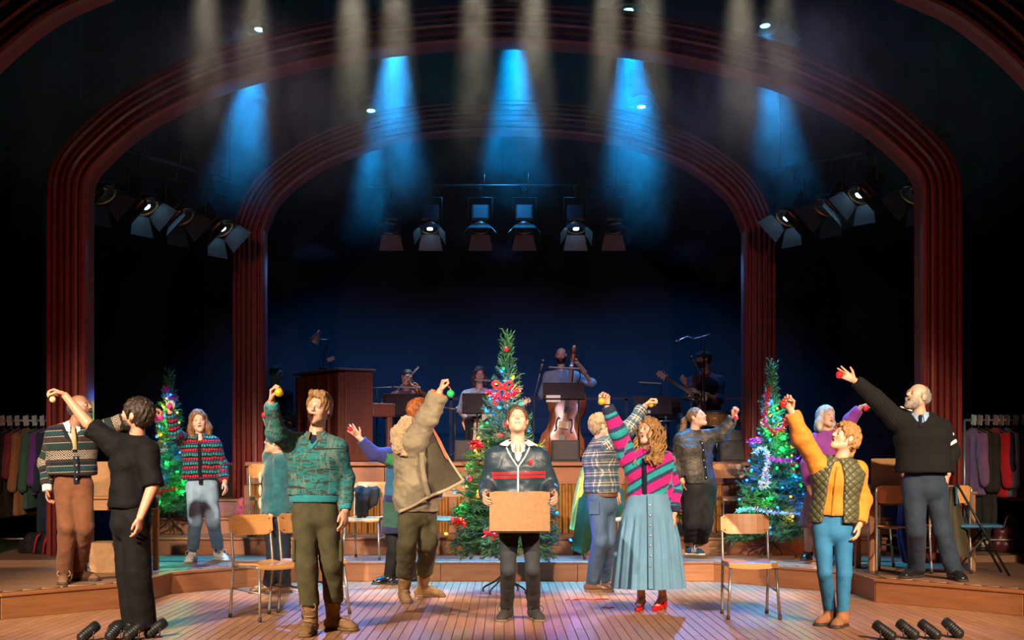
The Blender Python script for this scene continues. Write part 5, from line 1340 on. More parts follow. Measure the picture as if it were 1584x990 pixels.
def mustard_woman():
    d = 10.78
    J = joints(d, 0.0, ((1284, 966, -48), (1303, 969, -34)), head=(1306, 678, -0.02), neck=(1298, 712), sL=(1267, 722, 0), eL=(1240, 676, -0.08), wL=(1223, 634, -0.12), sR=(1326, 725, 0.02), eR=(1333, 775, 0.05), wR=(1329, 812, -0.04), hL=(1272, 815), hR=(1303, 815), kL=(1276, 886, -0.04), kR=(1306, 888, -0.02))
    s = Person('woman in mustard blouse, olive quilted gilet and blue jeans gazing up', SK_PALE, (0.45, 0.25, 0.1), J, -16, (-66, 26, 0, 1.0), 0.0, size=0.97)
    s.head_mesh(); s.torso_core()
    s.hand('L', 'pinch', (-0.3, -1, 0), (1, 0.2, 0), (-0.3, 0, 1)); s.hand('R', 'relax', (-1, 0.3, 0), (-0.3, -1, 0))
    s.hairdo('curlyshort', H_STRAW, lambda f, L, k: (f.cone(L((0, -0.09, 0.0)), L((0, -0.10, -0.09)), 0.045 * k, 0.03 * k, 0.02)), amp=0.011, fine=0.8)
    z = W(0, 798, d).z; MU = fabric('mustard_cotton', (0.56, 0.21, 0.012), 0.7, 220, 0.12, 8, 0.4)
    s.top('blouse', MU, z, (0.168, 0.122), (0.165, 0.118), (0.078, 0.076, 0.060), (0.93, 0.95), 0.082, amp=0.010)
    shirt_collar(s, MU, 0.062, 0.025, rise=0.035, spread=0.012)
    placket(s, MU, 0.08, 0.84, ex=0.118, w=0.012)
    s.top('gilet', m_quilt(), W(0, 808, d).z, (0.190, 0.140), (0.185, 0.138), (0.086, 0.05, 0.05), (0.0, 0.0), 0.098, hemw=(0.205, 0.145), amp=0.004, open_front=0.088, collar=0.066)
    s.legs('jeans', m_denim('bright_blue_denim', (0.014, 0.135, 0.29), 0.3), z + 0.06, 0.080, 0.058, 0.048, 0.115, amp=0.005, seat=(0.150, 0.110))
    for w in 'LR': s.shoe(w, plain('tan_boot_suede', (0.25, 0.105, 0.04), 0.8, 0, 0.2), RUB, shaft=0.04, length=0.27, sole=0.03, name='ankle_boot')
    s.finish(); bauble('red bauble held by the woman in mustard beside the tall tree', J['tipL'], (1211.5, 625), d - 0.18, 0.029, B_RED, M_RIBBON_R)
def purple_woman():
    d = 14.7
    J = joints(d, ZA, ((1250, 866, -30), (1268, 868, -10)), head=(1278, 644, -0.02), neck=(1280, 668), sL=(1256, 680, 0), eL=(1248, 720, 0.02), wL=(1252, 755, -0.04), sR=(1302, 672, 0), eR=(1315, 650, -0.12), wR=(1331, 630, -0.20), hL=(1260, 752), hR=(1284, 752), kL=(1252, 812), kR=(1272, 812))
    s = Person('white-haired woman in purple jumper smiling behind the quilted gilet', SK_FAIR, (0.5, 0.45, 0.4), J, 8, (26, 4, -8, 0.3), ZA, size=0.95)
    s.head_mesh(); s.torso_core()
    s.hand('L', 'relax', (1, 0.3, 0), (0, -1, 0)); s.hand('R', 'fist', (0.2, -0.6, -1), (-0.6, -0.8, 0.2), (0.8, 0, 0.3))
    s.hairdo('bob', H_WHITE, amp=0.005)
    z = W(0, 760, d).z
    s.top('jumper', fabric('purple_knit', (0.22, 0.045, 0.27), 0.9, 150), z, (0.185, 0.135), (0.18, 0.135), (0.08, 0.07, 0.055), (0.93, 0.93), 0.085)
    hip = (J['hL'] + J['hR']) / 2; f = Field(); f.econe((hip.x, hip.y, z), (hip.x - 0.03, hip.y, W(0, 812, d).z), s.side, s.fwd, (0.17, 0.13), (0.21, 0.17), 0.02); f.cut((0, 0, W(0, 815, d).z), (0, 0, -1)); V, Q = f.mesh(0.014); V = wrinkle(V, Q, 0.012, (14, 14, 2)); s.part('skirt', V, Q, fabric('mauve_check_skirt', (0.10, 0.045, 0.065), 0.85, 40))
    for w in 'LR':
        f = Field(); f.cone(J['k' + w], J['a' + w], 0.055, 0.036, 0.02); V, Q = f.mesh(0.012); s.collect(V, Q, np.tile(s.skin * 0.9, (len(V), 1)))
        s.shoe(w, LEATH_BK, RUB, length=0.26)
    s.finish(); bauble('red bauble held by the white-haired woman in purple', J['gripR'], (1339.5, 632), d - 0.26, 0.028, B_RED, M_RIBBON_R)
def old_man():
    d = 12.55
    J = joints(d, ZA, ((1418, 893, -50), (1475, 897, 8)), head=(1419, 614, -0.02), neck=(1424, 643), sL=(1386, 650, 0.0), eL=(1352, 614, -0.06), wL=(1321, 588, -0.10), sR=(1458, 660, 0.02), eR=(1471, 700, 0.05), wR=(1466, 734, -0.02), hL=(1413, 750), hR=(1447, 750), kL=(1418, 822, -0.04), kR=(1458, 822, -0.02))
    s = Person('grey-bearded man in black ribbed jumper with white shoulder bars raising his arm', SK_FAIR, (0.36, 0.31, 0.26), J, -16, (-62, 20, 0, 1.0), ZA, size=1.04, build=1.08)
    s.head_mesh(beard=0.5); s.torso_core()
    s.hand('L', 'open', (-0.4, -0.8, 0.3), (0.5, 0, 1), (-0.7, 0, 0.42)); s.hand('R', 'relax', (-0.8, 0.5, 0), (-0.3, -1, 0))
    s.hairdo('fringe', H_GREY, lambda f, L, k: f.ell(L((0, -0.035, 0.035)), (0.080 * k, 0.080 * k, 0.078 * k), s.Hm, 0.02)); s.beard_mesh(hair_mat('grizzled_beard', (0.42, 0.36, 0.30)), 0.9)
    z = W(0, 731, d).z; K = m_rib('black_ribbed_wool', (0.010, 0.011, 0.0115))
    s.top('jumper', K, z, (0.205, 0.15), (0.205, 0.165), (0.088, 0.074, 0.054), (0.95, 0.95), 0.095, vneck=0.085, amp=0.008)
    nk = J['neck']; U = Vector((0, 0, 1)); LB = fabric('light_blue_cotton', (0.24, 0.38, 0.58), 0.7)
    f = Field(); f.econe(nk, nk - U * 0.13 + s.fwd * 0.06, s.side, s.fwd, (0.066, 0.055), (0.10, 0.075), 0.01); V, Q = f.mesh(0.01); s.part('shirt', V, Q, LB)
    shirt_collar(s, LB, 0.070, 0.055)
    s.mbpart('tie', MB().tube([nk + s.fwd * 0.08 - U * 0.0, nk + s.fwd * 0.10 - U * 0.04, nk + s.fwd * 0.15 - U * 0.11], [0.016, 0.013, 0.02], 8), fabric('navy_tie', (0.01, 0.012, 0.03)))
    sh, el = J['sR'], J['eR']; ax = (el - sh).normalized()
    mb = MB()
    for t in (0.28, 0.58):
        c = sh.lerp(el, t); out = Vector((0.30, -0.95, 0)); out = (out - ax * out.dot(ax)).normalized(); tn = ax.cross(out)
        mb.box(c + out * (0.083 * s.k), (0.085, 0.016, 0.030), Matrix((tn, out, ax)).transposed(), 0.004)
    s.mbpart('shoulder_bars', mb, WHITE_COT)
    s.mbpart('epaulette', MB().box(J['sL'].lerp(nk, 0.35) + Vector((0, -0.045, 0.085)), (0.11, 0.03, 0.012), Matrix.Rotation(0.35, 3, 'Y'), 0.004), WHITE_COT)
    s.legs('trousers', fabric('slate_blue_wool', (0.022, 0.036, 0.060), 0.75, 200), z + 0.06, 0.102, 0.080, 0.070, 0.05, amp=0.006, seat=(0.165, 0.118))
    for w in 'LR': s.shoe(w, LEATH_BK, RUB, laces=3, lace_mat=LACE_K, length=0.30)
    s.finish(); bauble('red bauble hanging under the open hand of the man in black jumper', J['gripL'], (1298.5, 580), d - 0.12, 0.033, B_RED, M_RIBBON_R)
CAST = [green_sweater_man, centre_man, priest, cardigan_man, block_cardigan_woman, teal_cardigan_man, long_cardigan_woman, parka_person, plaid_man, striped_jumper_woman, ponytail_woman, mustard_woman, purple_woman, old_man]
import time as _time
for fn in CAST:
    _t0 = _time.time(); fn(); print('built', fn.__name__, round(_time.time() - _t0, 2))
# ---------------------------------------------------------------- furniture
PLY = wood('orange_plywood', (0.50, 0.22, 0.07), (0.66, 0.34, 0.12), 0.35, 0)
STEEL = plain('grey_steel_tube', (0.36, 0.33, 0.30), 0.35, 0.7); DARKM = plain('dark_metal', (0.02, 0.02, 0.022), 0.45, 0.5, 0.2)
BLACKP = plain('black_plastic', (0.012, 0.012, 0.013), 0.5); CARD = plain('brown_card', (0.36, 0.19, 0.085), 0.85, 0, 0.12, 20)
TBL = wood('oak_table', (0.34, 0.14, 0.045), (0.48, 0.22, 0.08), 0.4, 0)
def curved(w, h, th, bow, n=8, rnd_=0.03):
    """a curved ply panel in x-z, bowed towards +y, centred on the origin"""
    vs = []; fs = []
    cols = []
    for i in range(n + 1):
        x = -w / 2 + w * i / n; y = bow * (1 - (2 * x / w) ** 2); e = 0.0
        edge = min(i, n - i); hh = h / 2 - (rnd_ if edge == 0 else 0)
        for yy in (y, y + th): vs += [(x, yy, -hh), (x, yy, hh)]
    for i in range(n):
        a = i * 4; b = a + 4
        fs += [(a, b, b + 1, a + 1), (a + 2, a + 3, b + 3, b + 2), (a, a + 2, b + 2, b), (a + 1, b + 1, b + 3, a + 3)]
    fs += [(0, 1, 3, 2), (n * 4, n * 4 + 2, n * 4 + 3, n * 4 + 1)]
    return MB().add(vs, fs, False)
def school_chair(name='school_chair', seat_mat=PLY, frame=STEEL):
    e = empty(name, (0, 0, 0)); W2, D2, Z = 0.195, 0.19, 0.435
    sd = MB(); n = 8; vs = []; fs = []; prof = [(-0.205, -0.022), (-0.185, 0.002), (-0.10, 0.006), (0.0, 0.0), (0.10, -0.002), (0.17, 0.004), (0.195, 0.012)]
    for (y, z) in prof:
        for i in range(n + 1):
            x = -0.195 + 0.39 * i / n; zz = Z + z + 0.012 * (2 * x / 0.39) ** 2
            vs += [(x, y, zz), (x, y, zz - 0.014)]
    m = (n + 1) * 2
    for j in range(len(prof) - 1):
        for i in range(n):
            a = j * m + i * 2; fs += [(a, a + 2, a + m + 2, a + m), (a + 1, a + m + 1, a + m + 3, a + 3)]
        for i in (0, n): a = j * m + i * 2; fs.append((a, a + m, a + m + 1, a + 1) if i == 0 else (a, a + 1, a + m + 1, a + m))
    for j in (0, len(prof) - 1):
        for i in range(n): a = j * m + i * 2; fs.append((a, a + 1, a + 3, a + 2) if j == 0 else (a, a + 2, a + 3, a + 1))
    sd.add(vs, fs, False).build('seat', seat_mat, e)
    bk = curved(0.40, 0.165, 0.012, 0.025).build('backrest', seat_mat, e, (0, 0.205, 0.745), (R(-8), 0, 0))
    for sx in (-1, 1):
        for sy in (-1, 1): MB().sphere((sx * 0.165, 0.002 + 0.0, sy * 0.05), 0.006, 8, 6).build('rivet', STEEL, bk)
    for sx in (-1, 1):
        lg = MB().tube(catmull([(sx * 0.185, 0.235, 0.006), (sx * 0.187, 0.205, 0.25), (sx * 0.187, 0.185, 0.43), (sx * 0.187, 0.205, 0.60), (sx * 0.187, 0.232, 0.80)], 5), 0.0115, 8).build('leg', frame, e)
        MB().tube([(sx * 0.185, 0.236, 0.0), (sx * 0.185, 0.233, 0.035)], 0.015, 8).build('foot_cap', RUB, lg)
        lg = MB().tube([(sx * 0.205, -0.225, 0.006), (sx * 0.180, -0.180, 0.415)], 0.0115, 8).build('leg', frame, e)
        MB().tube([(sx * 0.206, -0.227, 0.0), (sx * 0.204, -0.223, 0.035)], 0.015, 8).build('foot_cap', RUB, lg)
        MB().tube(catmull([(sx * 0.187, 0.19, 0.415), (sx * 0.185, 0.0, 0.418), (sx * 0.182, -0.17, 0.418)], 4), 0.010, 8).build('side_rail', frame, e)
    MB().tube([(-0.182, -0.175, 0.415), (0.182, -0.175, 0.415)], 0.010, 8).build('front_rail', frame, e)
    MB().tube([(-0.19, -0.205, 0.22), (-0.187, 0.205, 0.24)], 0.008, 8).build('stretcher', frame, e); MB().tube([(0.19, -0.205, 0.22), (0.187, 0.205, 0.24)], 0.008, 8).build('stretcher', frame, e)
    return e
proto_chair = None
def put_chair(x, y, z, yaw, label, group='plywood school chairs'):
    global proto_chair
    if proto_chair is None: o = proto_chair = school_chair()
    else: o = copy_tree(proto_chair)
    o.location = (x, y, z); o.rotation_euler = (0, 0, R(yaw)); tag(o, label, 'chair', group); return o
put_chair(1.983, 11.51, 0, 0, 'orange plywood school chair standing alone beside the mustard blouse')
put_chair(-1.91, 11.40, 0, 43, 'plywood school chair beside the green jumper, the nearer of the pair')
put_chair(-1.58, 11.76, 0, 43, 'plywood school chair half hidden behind the legs of the green jumper')
put_chair((566 - 780) / F * 15.3, 15.35, ZA, -10, 'plywood chair on the deck with a grey jacket over its back')
put_chair((697 - 780) / F * 15.4, 15.45, ZA, 4, 'plywood chair on the deck between the parka and the tree')
put_chair((932 - 780) / F * 15.4, 15.45, ZA, 0, 'plywood chair on the deck under the green and yellow coats')
put_chair((1136 - 780) / F * 16.4, 16.4, ZB, 8, 'plywood chair on the upper step beside the tall decorated tree')
put_chair((415 - 780) / F * 16.4, 16.45, ZB, 20, 'plywood chair on the upper step behind the teal cardigan')
put_chair((1355 - 780) / F * 13.7, 14.05, ZA, 150, 'school chair pushed under the oak table with the carton')
put_chair((1398 - 780) / F * 13.2, 13.35, ZA, 160, 'school chair standing behind the legs of the man in black jumper')
def table(name, x0, x1, y0, y1, z, h, label):
    e = empty(name, ((x0 + x1) / 2, (y0 + y1) / 2, z), 0, label, 'table'); w, dp = x1 - x0, y1 - y0
    MB().box((0, 0, h - 0.0125), (w, dp, 0.025), None, 0.005).build('table_top', TBL, e)
    for sx in (-1, 1):
        for sy in (-1, 1): MB().box((sx * (w / 2 - 0.04), sy * (dp / 2 - 0.04), (h - 0.025) / 2), (0.055, 0.055, h - 0.025), None, 0.005).build('leg', TBL, e)
    for sy in (-1, 1): MB().box((0, sy * (dp / 2 - 0.035), h - 0.08), (w - 0.12, 0.02, 0.10), None, 0.003).build('apron', TBL, e)
    for sx in (-1, 1): MB().box((sx * (w / 2 - 0.035), 0, h - 0.08), (0.02, dp - 0.12, 0.10), None, 0.003).build('apron', TBL, e)
    return e
table('side_table', 3.46, 4.50, 13.52, 14.12, ZA, 0.76, 'oak side table carrying a carton behind the man in black jumper')
table('side_table', -4.15, -3.33, 13.25, 13.8, ZA, 0.72, 'oak side table half hidden behind the man in black')
def carton(c, size, rz, label):
    e = empty('carton', c, rz, label, 'box'); w, d_, h = size
    MB().box((0, 0, h / 2), (w, d_, h), None, 0.004).build('body', CARD, e)
    for sg in (-1, 1): MB().box((sg * w / 4, 0, h + 0.002), (w / 2 - 0.006, d_ - 0.004, 0.005)).build('flap', CARD, e)
    MB().box((-w / 2 - 0.001, 0, h * 0.72), (0.004, 0.07, 0.035), None, 0.001).build('hand_hole', BLACKP, e)
    MB().box((0, 0, h + 0.0055), (w * 1.001, 0.05, 0.002)).build('tape', plain('tan_tape', (0.30, 0.15, 0.06), 0.3), e)
carton((3.80, 13.76, ZA + 0.76), (0.42, 0.34, 0.31), R(-28), 'brown carton with hand hole standing on the oak table')
carton((-3.86, 13.52, ZA + 0.72), (0.42, 0.34, 0.32), R(20), 'brown carton on the table behind the fair isle cardigan')
carton((-3.72, 13.5, ZA), (0.36, 0.36, 0.28), R(5), 'brown carton on the deck under the table')
# folding chair by the rack
def folding_chair(x, y, z, yaw, label):
    e = empty('folding_chair', (x, y, z), R(yaw), label, 'chair'); BL = plain('blue_vinyl', (0.02, 0.12, 0.22), 0.4)
    MB().box((0, 0, 0.45), (0.40, 0.38, 0.03), None, 0.01).build('seat', BL, e); MB().box((0, 0.22, 0.74), (0.40, 0.02, 0.18), None, 0.008).build('backrest', BL, e)
    for sx in (-1, 1):
        MB().tube([(sx * 0.21, -0.24, 0.0), (sx * 0.21, 0.22, 0.84)], 0.011, 8).build('leg', DARKM, e); MB().tube([(sx * 0.19, 0.26, 0.0), (sx * 0.19, -0.10, 0.45)], 0.011, 8).build('leg', DARKM, e)
    MB().tube([(-0.19, 0.20, 0.09), (0.19, 0.20, 0.09)], 0.008, 8).build('stretcher', DARKM, e)
folding_chair((1522 - 780) / F * 13.1, 13.25, ZA, 80, 'black folding chair with blue seat in front of the clothes rail')

# ---------------------------------------------------------------- soft things lying about
def blob(name, pts, mat, label, cat, h=0.012, amp=0.012, wsc=(14, 14, 14), kids=None, k=0.04):
    """pts: [(a, b, ra, rb)] cones in world space -> one soft thing"""
    f = Field(); zmin = 1e9
    for a, b, ra, rb in pts: f.cone(a, b, ra, rb, k)
    c = sum((Vector(p[0]) for p in pts), Vector()) / len(pts); V, Q = f.mesh(h); V = wrinkle(V, Q, amp, wsc, 0.6)
    org = Vector((c.x, c.y, float(V[:, 2].min())))
    o = link(name, np_mesh(name, V, Q, org), mat, None, org); tag(o, label, cat)
    for (n2, mb, m2) in (kids or []):
        me = mb.mesh(n2); me.transform(Matrix.Translation(-org)); link(n2, me, m2, o)
    return o
def draped(name, rows, th, mat, label, cat, seed=0, amp=0.012):
    """a hanging cloth: rows of world points from top to bottom, given a thickness and folds"""
    r = random.Random(seed); g = [catmull(r_, 8) for r_ in rows]; cols = [catmull(list(c), 6) for c in zip(*g)]; nv = len(cols[0]); nn = len(cols)
    vs = []
    for i, c in enumerate(cols):
        for j, p in enumerate(c): vs.append(p + Vector((0, -amp * (math.sin(i * 0.9 + seed) + 0.5 * math.sin(i * 1.7 + j * 0.15)) * (0.3 + j / nv), 0)))
    m = len(vs); vs += [v + Vector((0, th, 0)) for v in vs]; fs = []
    for i in range(nn - 1):
        for j in range(nv - 1):
            a = i * nv + j; fs += [(a, a + nv, a + nv + 1, a + 1), (m + a, m + a + 1, m + a + nv + 1, m + a + nv)]
    for i in range(nn - 1):
        for j in (0, nv - 1): a = i * nv + j; fs.append((a, m + a, m + a + nv, a + nv))
    for j in range(nv - 1):
        for i in (0, nn - 1): a = i * nv + j; fs.append((a, a + 1, m + a + 1, m + a))
    org = sum((Vector(v) for v in vs), Vector()) / len(vs); org.z = min(v.z for v in vs)
    mb = MB().add([v - org for v in vs], fs, True); o = mb.build(name, mat, None, org); tag(o, label, cat); return o
PW = lambda x, y, d: W(x, y, d)
blob('jacket', [(W(552, 758, 15.5), W(582, 757, 15.5), 0.035, 0.035), (W(556, 760, 15.42), W(556, 786, 15.40), 0.045, 0.05), (W(570, 760, 15.42), W(570, 782, 15.42), 0.05, 0.05), (W(582, 760, 15.44), W(580, 778, 15.42), 0.04, 0.04), (W(554, 764, 15.38), W(556, 800, 15.36), 0.042, 0.032), (W(566, 766, 15.37), W(565, 797, 15.34), 0.036, 0.030)], fabric('grey_wool_jacket', (0.030, 0.030, 0.032)), 'grey jacket hung over the back of a plywood chair', 'jacket', 0.012, 0.012, (16, 16, 8), k=0.025)
draped('coat', [[PW(898, 760, 15.55), PW(925, 752, 15.45), PW(965, 756, 15.55)], [PW(893, 790, 15.30), PW(915, 800, 15.22), PW(962, 795, 15.35)], [PW(884, 850, 15.25), PW(900, 857, 15.15), PW(906, 858, 15.3)]], 0.03, fabric('bottle_green_wool', (0.012, 0.045, 0.022)), 'bottle green coat draped over a chair behind the checked shirt', 'coat', 3)
draped('safety_vest', [[PW(898, 728, 15.6), PW(904, 720, 15.55), PW(912, 724, 15.6)], [PW(888, 765, 15.52), PW(896, 768, 15.45), PW(906, 764, 15.52)], [PW(881, 818, 15.42), PW(886, 820, 15.38), PW(891, 816, 15.42)]], 0.03, fabric('yellow_safety_cloth', (0.70, 0.62, 0.10), 0.7), 'bright yellow safety vest hanging beside the green coat', 'vest', 5)
draped('scarf', [[PW(1390, 782, 13.32), PW(1398, 778, 13.28), PW(1406, 784, 13.32)], [PW(1388, 830, 13.18), PW(1396, 828, 13.14), PW(1412, 830, 13.2)], [PW(1396, 870, 13.14), PW(1405, 872, 13.1), PW(1418, 872, 13.16)]], 0.02, fabric('royal_blue_cloth', (0.01, 0.10, 0.48)), 'royal blue cloth hanging from a chair behind the slate trousers', 'cloth', 7)
draped('coat', [[PW(1466, 760, 13.25), PW(1472, 752, 13.2), PW(1480, 756, 13.25)], [PW(1452, 810, 13.16), PW(1472, 806, 13.08), PW(1492, 812, 13.16)], [PW(1450, 855, 13.1), PW(1478, 862, 13.0), PW(1505, 862, 13.1)]], 0.05, fabric('dark_olive_waxed_coat', (0.045, 0.038, 0.022), 0.6), 'dark waxed coat hanging behind the man in black jumper', 'coat', 9)
put_chair((1470 - 780) / F * 13.3, 13.5, ZA, 180, 'school chair under the dark waxed coat')
BAGP = G(378, 797, ZC)
BP = W(378, 782, 17.0)
blob('bag', [(W(371, 792, 17.0), W(386, 792, 17.0), 0.07, 0.07), (W(373, 778, 17.0), W(384, 770, 17.02), 0.05, 0.04)], fabric('pink_patterned_cloth', (0.50, 0.10, 0.13), 0.8, 60, 0.5, 40), 'pink patterned cloth bag on the stairs by the red column', 'bag', 0.012, 0.01, (20, 20, 20), [('handle', MB().tube(catmull([W(376, 770, 16.95), W(378, 764, 16.95), W(384, 764, 16.95), W(385, 770, 16.95)], 4), 0.006, 5), DARKM)])
def alarm_clock(c):
    e = empty('lantern', c, 0, 'small dark metal lantern on the step by the teal cardigan', 'lantern')
    MB().lathe([(0.055, 0.0), (0.06, 0.02), (0.05, 0.03)], n=14).build('base', DARKM, e); MB().lathe([(0.045, 0.03), (0.055, 0.07), (0.045, 0.12)], n=14).build('globe', plain('smoky_glass', (0.06, 0.06, 0.05), 0.1), e)
    MB().lathe([(0.05, 0.12), (0.03, 0.15), (0.012, 0.17)], n=14).build('cap', DARKM, e); MB().tube(catmull([(-0.05, 0, 0.13), (-0.04, 0, 0.2), (0.04, 0, 0.2), (0.05, 0, 0.13)], 4), 0.004, 5).build('handle', DARKM, e)
alarm_clock(Vector((W(393, 815, 16.4).x, 16.25, ZB)))
bl = G(62, 858, 0.28)
blob('holdall', [(W(42, 848, 15.2), W(80, 848, 15.1), 0.10, 0.11), (W(50, 835, 15.2), W(74, 833, 15.15), 0.08, 0.08)], fabric('dark_holdall_nylon', (0.02, 0.018, 0.02), 0.6), 'dark holdall with red straps under the clothes rail beside the fair isle cardigan', 'bag', 0.012, 0.01, (10, 10, 10), [('strap', MB().tube(catmull([W(66, 858, 14.98), W(70, 836, 14.93), W(78, 826, 15.0), W(84, 840, 15.05)], 5), 0.012, 6), plain('red_webbing', (0.45, 0.01, 0.04), 0.7)), ('strap', MB().tube(catmull([W(52, 856, 15.0), W(56, 834, 14.98), W(62, 826, 15.05)], 5), 0.012, 6), plain('red_webbing', (0.45, 0.01, 0.04), 0.7))])
blob('holdall', [(W(1545, 842, 15.3), W(1578, 842, 15.3), 0.10, 0.11), (W(1550, 826, 15.3), W(1572, 826, 15.3), 0.09, 0.08)], plain('maroon_leather', (0.09, 0.018, 0.02), 0.4), 'maroon leather bag on the floor below the clothes rail', 'bag', 0.012, 0.012, (9, 9, 9), [('handle', MB().tube(catmull([W(1552, 818, 15.2), W(1558, 800, 15.2), W(1566, 800, 15.2), W(1574, 818, 15.2)], 5), 0.011, 6), plain('maroon_leather', (0.09, 0.018, 0.02), 0.4))])
for i, (x, y, col, lab) in enumerate(((1512, 836, (0.55, 0.45, 0.05), 'crumpled yellow cloth on the floor under the clothes rail'), (1528, 842, (0.35, 0.33, 0.30), 'crumpled grey and white cloth beside the maroon bag'))):
    blob('folded_cloth', [(W(x - 8, y, 15.5), W(x + 8, y, 15.5), 0.05, 0.05), (W(x, y - 5, 15.5), W(x + 6, y - 5, 15.5), 0.04, 0.04)], fabric('crumpled_cloth_%d' % i, col, 0.8, 50, 0.5, 25), lab, 'cloth', 0.012, 0.02, (25, 25, 25))
# poinsettia in a pot on the step
def poinsettia(c):
    e = empty('poinsettia', c, 0, 'red poinsettia in a dark pot behind the denim skirt', 'plant'); r = random.Random(6)
    MB().lathe([(0.06, 0), (0.085, 0.14), (0.09, 0.15), (0.08, 0.15), (0.075, 0.13)], n=16).build('pot', plain('dark_glazed_pot', (0.03, 0.025, 0.03), 0.3), e)
    RL = plain('red_bract', (0.55, 0.012, 0.02), 0.6); GL = plain('green_leaf', (0.03, 0.12, 0.03), 0.6)
    lm = {}
    for nm, L, m in (('red', 0.12, RL), ('green', 0.13, GL)):
        me = MB().add([(0, 0, 0), (L * 0.4, -L * 0.26, 0.012), (L, 0, -0.01), (L * 0.4, L * 0.26, 0.012), (L * 0.45, 0, -0.006)], [(0, 1, 4), (1, 2, 4), (2, 3, 4), (3, 0, 4)], True).mesh('leaf'); me.materials.append(m); lm[nm] = me
    MB().tube([(0, 0, 0.1), (0, 0, 0.30)], 0.012, 6).build('stem', GL, e)
    for i in range(44):
        kind = 'green' if i < 12 else 'red'; a = r.uniform(0, 6.28); zz = r.uniform(0.18, 0.26) if kind == 'green' else r.uniform(0.24, 0.42); rr = r.uniform(0, 0.13) * (1 if zz < 0.36 else 0.5)
        link('leaf', lm[kind], None, e, (rr * math.cos(a), rr * math.sin(a), zz), (r.uniform(-0.6, 0.6), r.uniform(-0.7, 0.3), a + r.uniform(-0.5, 0.5)))
poinsettia(Vector((W(1055, 800, 16.5).x, 16.40, ZB)))
# loose scraps on the stage
for (px, py, lab) in ((884, 929, 'small red foil scrap on the boards beside the brown shoes'), (915, 928, 'crumpled red ribbon on the boards between the tree and the denim skirt'), (941, 941, 'tiny red paper scrap on the boards left of the red heels')):
    p = G(px, py); r = random.Random(px); mb = MB(); pts = [(0.05 * (q - 2) * (1.6 if px == 915 else 0.5), 0.03 * math.sin(q * 2.1), 0.004 + 0.006 * (q % 2)) for q in range(5)]
    mb.tube(pts, 0.006, 5); o = mb.build('ribbon_scrap', M_RIBBON_R, None, p); tag(o, lab, 'ribbon')

# ---------------------------------------------------------------- clothes rails
def hanging_garment(c, rz, col, w=0.44, hgt=0.9, th=0.055, sleeve=True, label='', seed=0, pattern=None, hanger_card=True):
    """c: where the hook meets the rail; garment hangs in the local y-z plane"""
    e = empty('hanging_garment', c, rz, label, 'garment', 'garments on the clothes rails')
    f = Field(); z0 = -0.10; r = random.Random(seed)
    X, Y = Vector((1, 0, 0)), Vector((0, 1, 0))
    f.econe((0, 0, z0 - 0.02), (0, 0, z0 - 0.10), X, Y, (th * 0.6, 0.10), (th * 0.9, w * 0.46), 0.03)
    f.econe((0, 0, z0 - 0.10), (0, 0, z0 - hgt), X, Y, (th * 0.9, w * 0.46), (th * 1.1, w * 0.52), 0.03)
    if sleeve:
        for sg in (-1, 1): f.cone((0, sg * w * 0.44, z0 - 0.10), (0.02 * sg, sg * w * 0.56, z0 - min(0.62, hgt * 0.8)), 0.06, 0.05, 0.03)
    f.cut((0, 0, z0 - hgt), (0, 0, -1))
    V, Q = f.mesh(0.016); V = wrinkle(V, Q, 0.016, (16, 16, 3), 0.5)
    link('cloth', np_mesh('cloth', V, Q, Vector((0, 0, 0))), pattern or fabric('rail_cloth_%.3f_%.3f_%.3f' % col, col, 0.85), e)
    MB().tube(catmull([(0, 0.0, -0.015), (0, 0.025, 0.004), (0, 0.0, 0.022), (0, -0.02, 0.0)], 4) , 0.004, 5).tube([(0, 0, -0.015), (0, 0, -0.09)], 0.004, 5).tube([(0, -0.2, -0.14), (0, 0, -0.085), (0, 0.2, -0.14)], 0.007, 5).build('hanger', plain('hanger_wire', (0.4, 0.4, 0.4), 0.3, 0.8), e)
    if hanger_card: MB().box((0, -0.03, 0.0), (0.012, 0.09, 0.11), Matrix.Rotation(0.15, 3, 'X'), 0.004).build('size_card', plain('white_card', (0.62, 0.60, 0.56), 0.7), e)
def rail(x0, x1, y, z, h, label):
    e = empty('clothes_rail', ((x0 + x1) / 2, y, z), 0, label, 'clothes rail'); w = (x1 - x0) / 2
    MB().tube([(-w, 0, h), (w, 0, h)], 0.014, 10).build('top_rail', STEEL, e)
    for sx in (-1, 1):
        MB().tube([(sx * w, 0, 0.08), (sx * w, 0, h)], 0.013, 10).build('upright', STEEL, e); MB().tube([(sx * w, -0.28, 0.075), (sx * w, 0.28, 0.075)], 0.013, 8).build('base_bar', STEEL, e)
        for sy in (-1, 1):
            MB().lathe([(0.028, -0.012), (0.034, 0), (0.028, 0.012)], (sx * w, sy * 0.26, 0.034), 12, Matrix.Rotation(R(90), 3, 'Y')).build('caster', BLACKP, e)
            MB().tube([(sx * w, sy * 0.26, 0.075), (sx * w, sy * 0.02, 0.4)], 0.008, 6).build('brace', STEEL, e)
    MB().tube([(-w, 0, 0.14), (w, 0, 0.14)], 0.010, 8).build('bottom_rail', STEEL, e)
rail(-5.75, -4.84, 15.4, 0.28, 1.42, 'metal clothes rail on wheels beside the fair isle cardigan')
yl, zl = 15.4, 0.28 + 1.42
